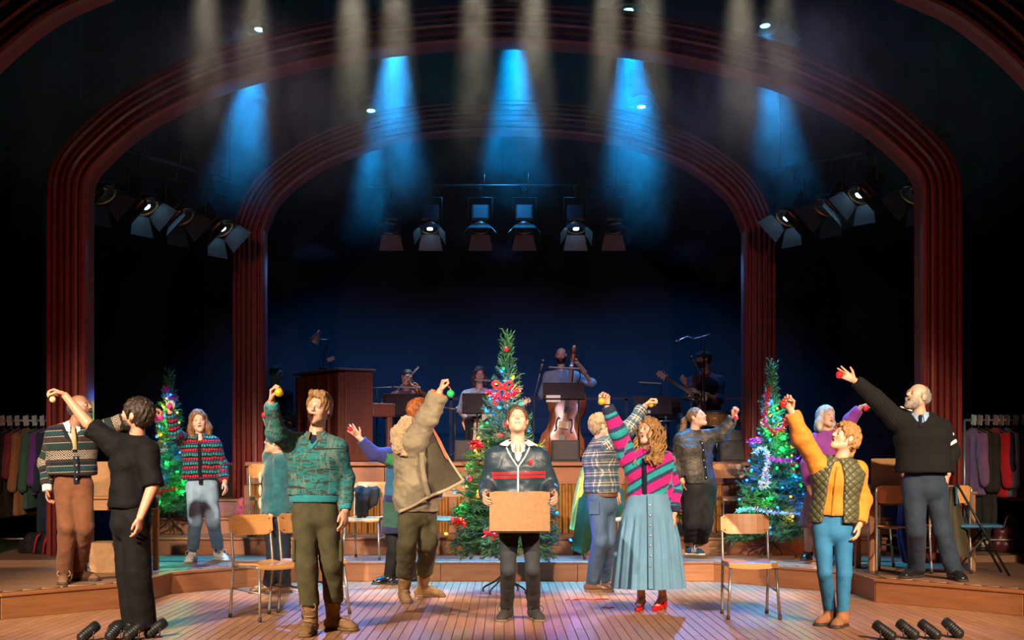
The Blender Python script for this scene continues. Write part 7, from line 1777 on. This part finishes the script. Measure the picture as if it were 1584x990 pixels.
def fiddle_body(e, L, Wd, th, mat):
    half = fiddle_outline(L, Wd); poly = half + [(-x, y) for x, y in reversed(half[1:])]; n = len(poly); vs = []; fs = []
    # rings: back, side, arched front
    rings = [(0.55, th * 0.5 + th * 0.10), (0.97, th * 0.5), (1.0, th * 0.42), (1.0, -th * 0.42), (0.97, -th * 0.5), (0.55, -th * 0.5 - th * 0.14)]
    for sc, y in rings: vs += [(x * sc, y, z * (0.97 + 0.03 * sc if sc > 0.9 else sc)) for x, z in poly]
    for r_ in range(len(rings) - 1):
        for i in range(n): a = r_ * n + i; b = r_ * n + (i + 1) % n; fs.append((a, b, b + n, a + n))
    fs.append(tuple(reversed(range(n)))); fs.append(tuple((len(rings) - 1) * n + i for i in range(n)))
    MB().add(vs, fs, True).build('body', mat, e); F_ = -th * 0.5 - th * 0.15
    for sx in (-1, 1): MB().tube(catmull([(sx * 0.20 * Wd, F_, -0.14 * L), (sx * 0.155 * Wd, F_ - 0.002, -0.12 * L), (sx * 0.17 * Wd, F_ - 0.004, -0.04 * L), (sx * 0.14 * Wd, F_ - 0.002, 0.03 * L), (sx * 0.10 * Wd, F_, 0.015 * L)], 4), 0.010 * L, 5).build('f_hole', EBON, e)
    MB().box((0, F_ - 0.03 * L, -0.055 * L), (0.22 * Wd, 0.015 * L, 0.09 * L), None, 0.002).build('bridge', plain('maple', (0.55, 0.36, 0.18), 0.5), e)
    MB().prism([(-0.03 * Wd, -0.10 * L), (0.03 * Wd, -0.10 * L), (0.07 * Wd, 0.16 * L), (-0.07 * Wd, 0.16 * L)], 0, 0.015 * L, Matrix(((1, 0, 0), (0, 0, -1), (0, 1, 0))), (0, F_ - 0.02 * L, -0.34 * L)).build('tailpiece', EBON, e)
    MB().box((0, F_ - 0.03 * L, 0.40 * L), (0.085 * Wd, 0.03 * L, 0.60 * L), Matrix.Rotation(0.05, 3, 'X'), 0.003).build('fingerboard', EBON, e)
    MB().tube([(0, 0, 0.46 * L), (0, -0.04 * L, 0.78 * L)], [0.035 * L, 0.026 * L], 8).build('neck', mat, e)
    sc = MB().tube(catmull([(0, -0.04 * L, 0.76 * L), (0, -0.05 * L, 0.86 * L), (0, -0.03 * L, 0.93 * L), (0, -0.09 * L, 0.95 * L), (0, -0.10 * L, 0.90 * L), (0, -0.065 * L, 0.89 * L)], 5), 0.026 * L, 8).build('scroll', mat, e)
    for i in range(4): MB().tube([((-1) ** i * 0.0, -0.045 * L, (0.79 + 0.03 * i) * L), ((-1) ** i * 0.11 * L, -0.045 * L, (0.79 + 0.03 * i) * L)], 0.008 * L, 6).build('peg', EBON, sc)
    for i in range(4): MB().tube([((i - 1.5) * 0.018 * Wd * 1.3, F_ - 0.022 * L, -0.2 * L), ((i - 1.5) * 0.022 * Wd * 1.3, F_ - 0.072 * L, -0.05 * L), ((i - 1.5) * 0.014 * Wd, -0.09 * L, 0.76 * L)], 0.002 * L + 0.0004, 4).build('string', plain('string_wire', (0.5, 0.5, 0.5), 0.3, 0.9), e)
v = empty('violin', W(645, 602, 19.45), 0, 'violin tucked under the chin of the violinist', 'violin'); v.rotation_euler = (R(-62), R(20), R(40)); fiddle_body(v, 0.36, 0.21, 0.04, VARN)
bw = empty('violin_bow', W(596, 622, 19.42), 0, 'violin bow held across the violin', 'bow'); b1 = W(647, 567, 19.35) - bw.location
MB().tube([(0, 0, 0), b1], 0.006, 6).build('stick', plain('bow_wood', (0.22, 0.15, 0.12), 0.4), bw); MB().tube([(0.012, -0.012, -0.008), b1 + Vector((0.012, -0.01, -0.008))], 0.003, 4).build('hair', LACE_W, bw)
music_stand(622, 628, 19.1, 0.52, 0.36, 20, 'black music stand with lamp in front of the violinist', lamp=(0.06, 0.24, 0.34))
# seated player left of the tree, with a guitar
gd = 19.8
s = musician('long-haired seated guitarist in pale patterned shirt left of the tree', gd, dict(head=(742, 579), neck=(741, 602), sL=(722, 612), sR=(760, 612), eL=(713, 640, 0.0), eR=(770, 640, -0.1), wL=(728, 652, -0.3), wR=(765, 632, -0.35), **sit(741, gd, 0.50, 11, 0.42)), 0, (4, -8, 0), (0.46, 0.28, 0.21), (0.06, 0.045, 0.04), hair_mat('grey_brown_hair', (0.07, 0.055, 0.05)), (0.5, 0.5), fabric('pale_print_shirt', (0.28, 0.30, 0.33), 0.8, 40, 0.6, 45), {'L': ('relax', (0, 1, 0), (0.4, -0.3, 1), (1, 0, -0.2)), 'R': ('grip', (-1, 0.5, 0), (0, -0.5, 1), (0.2, 0.3, 1))}, hair_style='bob')
s.finish(); stool(W(741, 0, gd).x, gd + 0.02, ZE, 0.42, 'round stool under the long-haired guitarist')
def guitar(c, rot, label, L=0.48, col=VARN):
    e = empty('guitar', c, 0, label, 'guitar'); e.rotation_euler = rot
    o_ = [(0, -0.5), (0.30, -0.47), (0.40, -0.36), (0.41, -0.24), (0.34, -0.10), (0.26, 0.02), (0.25, 0.12), (0.30, 0.24), (0.31, 0.36), (0.22, 0.46), (0.06, 0.5)]
    poly = [(x * L, y * L) for x, y in o_] + [(-x * L, y * L) for x, y in reversed(o_[1:])]
    MB().prism(poly, -0.05, 0.05, Matrix(((1, 0, 0), (0, 0, 1), (0, 1, 0)))).build('body', col, e)
    MB().lathe([(0.05, 0.0), (0.05, 0.004), (0.001, 0.005)], (0, -0.051, 0.06 * L), 18, Matrix.Rotation(R(90), 3, 'X')).build('sound_hole', EBON, e); MB().box((0, -0.055, -0.2 * L), (0.17, 0.014, 0.02)).build('bridge', EBON, e)
    MB().box((0, -0.05, L * 0.5 + 0.16), (0.055, 0.03, 0.46), None, 0.005).build('neck', EBON, e); hd = MB().box((0, -0.04, L * 0.5 + 0.45), (0.075, 0.025, 0.16), None, 0.008).build('headstock', col, e)
    for i in range(6): MB().tube([((-1) ** i * 0.03, -0.04, L * 0.5 + 0.40 + 0.04 * (i // 2)), ((-1) ** i * 0.065, -0.04, L * 0.5 + 0.40 + 0.04 * (i // 2))], 0.007, 6).build('tuning_peg', STEEL, hd)
    for i in range(6): MB().tube([((i - 2.5) * 0.008, -0.067, -0.2 * L), ((i - 2.5) * 0.007, -0.068, L * 0.5 + 0.38)], 0.001, 3).build('string', MATS['string_wire'], e)
    return e
guitar(W(744, 658, 19.45), (R(-8), R(62), 0), 'acoustic guitar on the lap of the long-haired guitarist')
music_stand(738, 624, 19.0, 0.40, 0.28, 12, 'black ribbed music stand in front of the long-haired guitarist', lamp=(0.08, 0.30, 0.22))
# double bass player
bd = 20.6
s = musician('bald bearded double bass player in pale blue shirt', bd, dict(head=(868, 550), neck=(868, 573), sL=(849, 583), sR=(890, 583), eL=(840, 610, -0.05), eR=(915, 592, -0.15), wL=(858, 632, -0.4), wR=(893, 561, -0.45), hL=(860, 640), hR=(880, 640), kL=(858, 680), kR=(884, 680)), 0, (-8, -2, 0, 0.6), (0.50, 0.30, 0.22), (0.03, 0.02, 0.015), None, (0.55, 0.55), fabric('pale_blue_shirt', (0.20, 0.29, 0.36)), {'L': ('relax', (1, 0.4, 0), (0.4, -0.5, 1), (0.5, -0.2, -0.5)), 'R': ('grip', (-0.3, 1, 0), (-0.5, 0, 1), (-0.6, 0.1, 0.5))}, beard=0.85, seated=False, size=0.97)
s.beard_mesh(H_DARK, 0.3); s.finish()
db = empty('double_bass', W(874, 653, 20.1), 0, 'tall varnished double bass leaning against its bearded player', 'double bass'); db.rotation_euler = (R(-6), R(7), R(-6)); fiddle_body(db, 1.12, 0.66, 0.20, VARN)
MB().tube([(0, 0, -0.56), (0, -0.02, -0.72)], 0.010, 6).build('endpin', STEEL, db)
music_stand(872, 605, 19.0, 0.56, 0.24, 14, 'wide black music stand in front of the double bass', lamp=(0.0, 0.30, 0.42), sheet=True, pole_dx=0.20)
# right-hand guitarist
rd = 19.6
s = musician('bearded guitarist in dark waistcoat and flat cap on the platform', rd, dict(head=(1088, 556), neck=(1092, 578), sL=(1073, 590), sR=(1112, 590), eL=(1066, 612, -0.12), eR=(1112, 618, -0.10), wL=(1060, 594, -0.42), wR=(1078, 606, -0.42), **sit(1094, rd, 0.60, 11, 0.44, -30, 0.0)), -24, (-66, 0, 0, 0.2), (0.45, 0.27, 0.21), (0.03, 0.02, 0.015), H_DARK, (0.55, 0.6), fabric('mauve_band_shirt', (0.14, 0.09, 0.11)), {'L': ('grip', (0.2, 0.6, 0.5), (0, -0.4, 1), (-0.4, -0.2, 0.6)), 'R': ('relax', (0, 1, 0), (-0.5, -0.2, 0.8), (-1, 0, 0.1))}, beard=0.85, legs_mat=m_denim('dark_denim', (0.015, 0.035, 0.08), 0.3), size=0.96)
s.beard_mesh(H_DARK, 0.3)
f = Field(); L_ = s.hl; f.ell(L_((0, -0.01, 0.065)), (0.10, 0.118, 0.055), s.Hm); f.ell(L_((0, 0.10, 0.052)), (0.06, 0.05, 0.014), s.Hm, 0.02); V, Q = f.mesh(0.009); s.part('flat_cap', V, Q, fabric('grey_tweed_cap', (0.05, 0.06, 0.07)))
s.top('waistcoat', fabric('black_waistcoat', (0.01, 0.011, 0.013)), W(0, 640, rd).z, (0.198, 0.143), (0.188, 0.143), (0.05, 0.05, 0.05), (0, 0), 0.05, h=0.016, open_front=0.03, collar=0.09, amp=0.004)
s.finish(); stool(W(1094, 0, rd).x, rd + 0.05, ZE, 0.52, 'round stool under the guitarist in the flat cap')
guitar(W(1080, 615, 19.12), (R(-6), R(-58), R(-12)), 'small guitar played by the man in the flat cap', 0.25, wood('pale_guitar', (0.30, 0.16, 0.09), (0.42, 0.25, 0.14), 0.3, 2))
music_stand(1010, 628, 18.9, 0.50, 0.32, 32, 'black music stand with white sheets right of the double bass', lamp=(-0.05, 0.30, 0.30), sheet=True)
music_stand(1034, 632, 19.3, 0.34, 0.30, 10, 'slim dark music stand beside the guitarist in the flat cap', sheet=True)
mic_stand(W(826, 0, 19.3).x, 19.3, [W(826, 618, 19.3)], 'microphone on a slanted boom beside the double bass', [W(823, 622, 19.3), W(830, 600, 19.2), W(836, 575, 19.1)])
mic_stand(W(560, 0, 19.0).x, 19.0, [W(560, 640, 19.0), W(553, 612, 19.0)], 'microphone on a boom stand beside the piano', [W(560, 620, 19.0), W(548, 602, 18.95)])
mic_stand(W(583, 0, 19.5).x, 19.5, [W(583, 600, 19.5)], 'overhead microphone boom beside the violinist', [W(606, 599, 19.4), W(583, 600, 19.5), W(568, 600, 19.5)], head=False)
mic_stand(W(704, 0, 18.8).x, 18.8, [W(704, 630, 18.8)], 'low microphone boom left of the long-haired guitarist', [W(716, 622, 18.8), W(704, 633, 18.8), W(690, 631, 18.8)])
mic_stand(W(1090, 0, 18.9).x, 18.9, [W(1089, 522, 18.9)], 'tall overhead microphone stand in front of the guitarist in the flat cap', [W(1099, 517, 18.9), W(1086, 521, 18.9), W(1074, 524, 18.8), W(1063, 521, 18.8), W(1057, 524, 18.75)])
mic_stand(W(1085, 0, 18.7).x, 18.7, [W(1085, 580, 18.7)], 'vocal microphone stand at the mouth of the guitarist in the flat cap', [W(1085, 580, 18.7), W(1078, 568, 18.75)])
# drums
def drum(c, r, h, label, shell, tiltx=0.0, rz=0.0):
    e = empty('drum', c, rz, label, 'drum'); M = Matrix.Rotation(tiltx, 3, 'X')
    MB().lathe([(r, 0.0), (r, h)], (0, 0, 0), 28, M).build('shell', shell, e)
    for z in (0.0, h): MB().lathe([(r + 0.004, z - 0.012), (r + 0.012, z - 0.008), (r + 0.012, z + 0.008), (r + 0.004, z + 0.012)], (0, 0, 0), 28, M).build('hoop', STEEL, e)
    MB().lathe([(r - 0.002, h + 0.003), (r - 0.002, h + 0.006)], (0, 0, 0), 28, M).build('head', plain('drum_skin', (0.5, 0.48, 0.45), 0.6), e)
    for k in range(8): a = k * 0.785; MB().box(M @ Vector(((r + 0.008) * math.cos(a), (r + 0.008) * math.sin(a), h / 2)), (0.016, 0.016, h * 0.55), M @ Matrix.Rotation(a, 3, 'Z')).build('lug', STEEL, e)
    return e
SHELL = wood('amber_drum_shell', (0.46, 0.20, 0.06), (0.60, 0.30, 0.10), 0.25, 0)
e = drum(W(1108, 657, 18.9), 0.165, 0.17, 'amber wooden snare drum behind the ponytail woman', SHELL, 0.12)
for k in range(3): a = k * 2.09; MB().tube([(0, 0, -0.01), (0, 0, -0.3), (0.22 * math.cos(a), 0.22 * math.sin(a), ZE - e.location.z + 0.006)], 0.010, 6).build('stand_leg', DARKM, e)
e = drum(W(1131, 657, 19.1), 0.15, 0.17, 'dark orange tom drum right of the snare', wood('dark_drum_shell', (0.22, 0.08, 0.03), (0.32, 0.13, 0.05), 0.3, 0), 0.1)
for k in range(3): a = k * 2.09; MB().tube([(0, 0, -0.01), (0, 0, -0.3), (0.22 * math.cos(a), 0.22 * math.sin(a), ZE - e.location.z + 0.006)], 0.010, 6).build('stand_leg', DARKM, e)
e = drum(W(1138, 690, 18.6), 0.20, 0.30, 'dark bass drum on the platform behind the ponytail woman', MAHO, R(90)); e.location.z = ZE + 0.215; e.location.y = 18.9
def cymbal(c, r, label):
    e = empty('cymbal', (c.x, c.y, ZE), 0, label, 'cymbal'); z = c.z - ZE
    MB().lathe([(0.02, z + 0.022), (0.045, z + 0.018), (r, z), (r, z - 0.003), (0.04, z + 0.012)], n=28).build('plate', plain('bronze_cymbal', (0.42, 0.36, 0.28), 0.25, 0.8), e); MB().tube([(0, 0, 0.1), (0, 0, z + 0.05)], 0.010, 6).build('stand', STEEL, e)
    for k in range(3): a = k * 2.09; MB().tube([(0, 0, 0.25), (0.25 * math.cos(a), 0.25 * math.sin(a), 0.006)], 0.009, 6).build('foot', DARKM, e)
cymbal(W(1069, 615, 18.8), 0.19, 'thin cymbal on a stand below the small guitar')
cymbal(W(1030, 652, 19.2), 0.16, 'pale cymbal half hidden behind the golden curls')
# dark rail behind the band
rl = empty('guard_rail', (0, 22.4, ZE), 0, 'dark guard rail behind the band', 'railing')
MB().box((0.1, 0, 1.0), (7.6, 0.05, 0.05)).build('top_rail', plain('dark_rail_paint', (0.03, 0.025, 0.025), 0.6), rl)
for i in range(9): MB().box((-3.6 + i * 0.92, 0, 0.5), (0.05, 0.05, 1.0)).build('baluster', MATS['dark_rail_paint'], rl)
# ---------------------------------------------------------------- lanterns and haze
LB = plain('lantern_black', (0.020, 0.021, 0.023), 0.4, 0.3); LDOOR = plain('barn_door_black', (0.035, 0.04, 0.045), 0.35, 0.2); LRING = plain('lens_ring_brass', (0.30, 0.16, 0.08), 0.25, 0.7)
LENS_OFF = plain('lens_glass_dark', (0.03, 0.05, 0.08), 0.1)
def lantern(c, direction, label, lit=None, power=0, angle=40, size=1.0, clamp_to=None, col=(0.65, 0.85, 1.0), open_=32, group='theatre lanterns', target=None, blend=0.5):
    e = empty('stage_lantern', c, 0, label, 'stage light', group); d = Vector(direction).normalized(); side = d.cross(Vector((0, 0, 1))).normalized(); up = side.cross(d); M = Matrix((side, d, up)).transposed(); k = size
    L = lambda x, y, z: M @ Vector((x * k, y * k, z * k))
    mb = MB(); mb.box(L(0, -0.16, 0.0), (0.23 * k, 0.24 * k, 0.23 * k), M, 0.02 * k); mb.lathe([(0.10 * k, -0.06 * k), (0.118 * k, 0.0), (0.118 * k, 0.02 * k)], L(0, 0, 0), 20, M @ Matrix.Rotation(R(-90), 3, 'X')); mb.build('housing', LB, e)
    MB().box(L(0, -0.16, 0.122), (0.17 * k, 0.20 * k, 0.012 * k), M, 0.004).build('vent_cover', LB, e)
    MB().lathe([(0.122 * k, 0.0), (0.13 * k, 0.012 * k), (0.122 * k, 0.03 * k), (0.100 * k, 0.032 * k), (0.100 * k, 0.0)], L(0, 0.0, 0), 24, M @ Matrix.Rotation(R(-90), 3, 'X')).build('lens_ring', LRING, e)
    MB().lathe([(0.099 * k, 0.004 * k), (0.07 * k, 0.016 * k), (0.001, 0.024 * k)], L(0, 0.0, 0), 24, M @ Matrix.Rotation(R(-90), 3, 'X')).build('lens', emit('lens_%s' % lit[0], lit[1], lit[2]) if lit else LENS_OFF, e)
    for q in range(4):
        if q == 0 and lit and lit[0] == 'cyan': continue      # its downstage door is taken off
        Rq = Matrix.Rotation(R(90 * q), 3, 'Y'); w = 0.115 * k; ln = (0.085 if q == 0 else 0.20 if q == 2 else 0.16) * k; a = R(open_)
        pts = [Vector((-w, 0.035 * k, w)), Vector((w, 0.035 * k, w)), Vector((w * 1.35, 0.035 * k + ln * math.cos(a), w + ln * math.sin(a))), Vector((-w * 1.35, 0.035 * k + ln * math.cos(a), w + ln * math.sin(a)))]
        th = Vector((0, 0, 0.004)); vs = [M @ (Rq @ p) for p in pts] + [M @ (Rq @ (p + th)) for p in pts]
        MB().add(vs, [(0, 1, 2, 3), (7, 6, 5, 4), (0, 4, 5, 1), (1, 5, 6, 2), (2, 6, 7, 3), (3, 7, 4, 0)]).build('barn_door', LDOOR, e)
    hw = 0.15 * k; ax = side; bz = Vector((0, 0, 0.26 * k)); p0 = L(0, -0.14, 0)
    MB().tube([p0 - ax * hw, p0 - ax * hw + bz, p0 + ax * hw + bz, p0 + ax * hw], 0.011 * k, 6).build('yoke', LB, e)
    MB().tube([p0 + bz, p0 + bz + Vector((0, 0, 0.11 * k))], 0.014 * k, 6).box(p0 + bz + Vector((0, 0, 0.13 * k)), (0.06 * k, 0.08 * k, 0.07 * k), None, 0.01 * k).build('clamp', LB, e)
    mb = MB().tube([p0 + bz + Vector((0.05, 0, 0.16 * k)), p0 + bz + Vector((0.06, 0, 0.30 * k))], 0.004, 4); mb.build('safety_chain', STEEL, e)
    if power:
        l = bpy.data.lights.new('lantern_beam', 'SPOT'); l.energy = power; l.color = col; l.spot_size = R(angle); l.spot_blend = blend; l.shadow_soft_size = 0.07
        o = bpy.data.objects.new('lantern_beam', l); COL.objects.link(o); o.parent = e; o.location = L(0, 0.06, 0); o.rotation_euler = d.to_track_quat('-Z', 'Y').to_euler()
    return e, c + p0 + bz + Vector((0, 0, 0.15 * k))
def pipe(name, pts, label, ext=0.35):
    a, b = Vector(pts[0]), Vector(pts[-1]); dv = (b - a).normalized(); a, b = a - dv * ext, b + dv * ext
    e = empty(name, (Vector(a) + Vector(b)) / 2, 0, label, 'lighting bar'); o = e.location.copy(); MB().tube([Vector(a) - o, Vector(b) - o], 0.024, 8).build('tube', LB, e)
    for t in (0.08, 0.5, 0.92): p = Vector(a).lerp(Vector(b), t) - o; MB().tube([p, p + Vector((0, 0, 10.1 - (o.z + p.z)))], 0.006, 5).build('hanging_wire', DARKM, e)
LIT = ('white', (0.36, 0.70, 1.0), 130.0); CYAN = ('cyan', (0.05, 0.60, 1.0), 40.0)
nm = ['first', 'second', 'third', 'fourth', 'fifth', 'sixth']
BD = 20.2
CP = []
for i, (px, lit) in enumerate(((604, 0), (665, 1), (743, 0), (811, 0), (891, 1), (950, 0))):
    _, cp = lantern(W(px, 352, BD), (0, -0.40, -0.92), '%s lantern from the piano side in the row over the band, %s' % (nm[i], 'lit' if lit else 'unlit'), LIT if lit else None, 260 if lit else 0, 46, 1.12)
    CP.append(cp)
pipe('lighting_bar', CP, 'horizontal lighting bar over the band')
CP = []
for i, (px, py, d, lit) in enumerate(((160, 300, 15.4, 0), (226, 318, 15.7, 1), (282, 334, 16.0, 0), (343, 352, 16.2, 1))):
    _, cp = lantern(W(px, py, d), (0.52, -0.30, -0.80), '%s lantern inwards from the outer column above the small tree, %s' % (nm[i], 'lit' if lit else 'unlit'), LIT if lit else None, 240 if lit else 0, 44, 1.12)
    CP.append(cp)
pipe('lighting_bar', CP, 'slanting lighting bar between the left arch columns')
CP = []
for i, (px, py, d, lit) in enumerate(((1218, 336, 16.2, 1), (1277, 320, 16.0, 0), (1330, 300, 15.7, 1), (1412, 300, 15.4, 0))):
    _, cp = lantern(W(px, py, d), (-0.52, -0.30, -0.80), '%s lantern outwards from the inner column above the tall deck tree, %s' % (nm[i], 'lit' if lit else 'unlit'), LIT if lit else None, 240 if lit else 0, 44, 1.12)
    CP.append(cp)
pipe('lighting_bar', CP, 'slanting lighting bar between the right arch columns')
# blue down-lights behind the outer arch, their beams standing in the haze
BLUE = (0.0, 0.38, 1.0)
CP = []
for px, py, dx, lab, pw in ((402, 42, -0.10, 'blue lantern showing above the outer arch on the left', 4200), (614, 14, -0.02, 'blue lantern behind the outer arch, second from the left', 6500), (795, 8, 0.0, 'blue lantern behind the crown of the outer arch', 7000), (972, 12, 0.03, 'blue lantern behind the outer arch, second from the right', 6500), (1183, 36, 0.08, 'blue lantern showing above the outer arch on the right', 3600)):
    _, cp = lantern(W(px, py, 15.6), (dx, -0.16, -1.0), lab, CYAN, pw * 0.85, 29, 1.5, col=BLUE, open_=30, group='blue lanterns over the arches', blend=1.0)
    CP.append(cp)
pipe('lighting_bar', CP, 'high lighting bar carrying the blue lanterns')
CP = []
for px, py, lab, pw in ((574, 168, 'blue lantern showing above the inner arch on the left', 1800), (992, 162, 'blue lantern showing above the inner arch on the right', 1300)):
    _, cp = lantern(W(px, py, 18.4), (0.0, -0.16, -1.0), lab, CYAN, pw * 0.8, 30, 1.5, col=BLUE, open_=30, group='blue lanterns over the arches', blend=1.0)
    CP.append(cp)
pipe('lighting_bar', CP, 'short lighting bar above the inner arch')
# warm down-lights in front of the arch (fixtures above the picture)
for i, (px, pw) in enumerate(((318, 150), (392, 120), (545, 190), (612, 190), (735, 230), (826, 200), (942, 210), (1004, 180), (1146, 180), (1208, 110))):
    c = W(px, -190, 13.2); spot(c, (c.x * 1.0, 13.35, 0.0), pw * 9.5, (1.0, 0.84, 0.58), 14, 1.0, 0.06)
# small profile lanterns on the stage front
def float_spot(px, py, yaw, label):
    p = G(px, py); e = empty('floor_lantern', p, R(yaw), label, 'stage light', 'small lanterns along the stage front'); e.scale = (0.85, 0.85, 0.85)
    M = Matrix.Rotation(R(-28), 3, 'X'); T = Matrix.Rotation(R(-90), 3, 'X')
    MB().lathe([(0.03, -0.11), (0.038, -0.10), (0.038, 0.02), (0.045, 0.03), (0.045, 0.10), (0.036, 0.105), (0.001, 0.10)], (0, 0, 0.075), 14, M.inverted() @ T).build('barrel', LB, e)
    mb = MB()
    for q in range(5): mb.lathe([(0.046, -0.09 + 0.025 * q), (0.046, -0.08 + 0.025 * q)], (0, 0, 0.075), 12, M.inverted() @ T)
    mb.build('cooling_fins', LB, e)
    MB().tube([(-0.055, 0, 0.075), (-0.055, 0, 0.01), (0.055, 0, 0.01), (0.055, 0, 0.075)], 0.006, 6).build('yoke', LB, e); MB().box((0, 0, 0.005), (0.10, 0.07, 0.01), None, 0.002).build('base', LB, e)
    for sx in (-1, 1): MB().sphere((sx * 0.062, 0, 0.075), 0.012, 8, 6).build('knob', LB, e)
for i, (px, py, yw) in enumerate(((137, 992, -30), (178, 990, -20), (208, 990, -35), (241, 986, -40))): float_spot(px, py, yw, '%s from the left of the floor lanterns at the feet of the man in black' % nm[i])
for i, (px, py, yw) in enumerate(((1368, 990, 40), (1404, 988, 35), (1438, 988, 35), (1474, 986, 25))): float_spot(px, py, yw, '%s from the left of the small floor lanterns near the tan ankle boots' % nm[i])
# haze hanging under the flies
hz = bpy.data.materials.new('stage_haze'); t = NT(hz); pos = t.coord('Object'); z = t.sep(pos)[2]
n1 = t.noise(t.map(pos, (1, 1, 0.7)), 1.9, 4, 0.65, 1.4)
grad = t.n('ShaderNodeMapRange'); grad.interpolation_type = 'SMOOTHSTEP'
for k_, v_ in ((1, 3.9), (2, 5.6), (3, 0.0), (4, 1.0)): grad.inputs[k_].default_value = v_
t.link(z, grad.inputs[0])
w_ = t.math('MULTIPLY', t.math('MAXIMUM', t.math('SUBTRACT', n1, 0.42), 0.0), 6.0)
dens = t.math('MULTIPLY', t.math('MULTIPLY', grad.outputs[0], w_), 0.30)
vs_ = t.n('ShaderNodeVolumeScatter'); vs_.inputs['Color'].default_value = (0.9, 0.95, 1, 1); t.link(dens, vs_.inputs['Density']); vs_.inputs['Anisotropy'].default_value = 0.0
t.link(vs_.outputs[0], t.out.inputs['Volume'])
hb = MB().box((0, 15.8, 5.3), (13.0, 7.6, 3.6)).build('haze', hz); hb['kind'] = 'stuff'; tag(hb, 'thin smoke hanging under the flies in the light beams', 'haze')
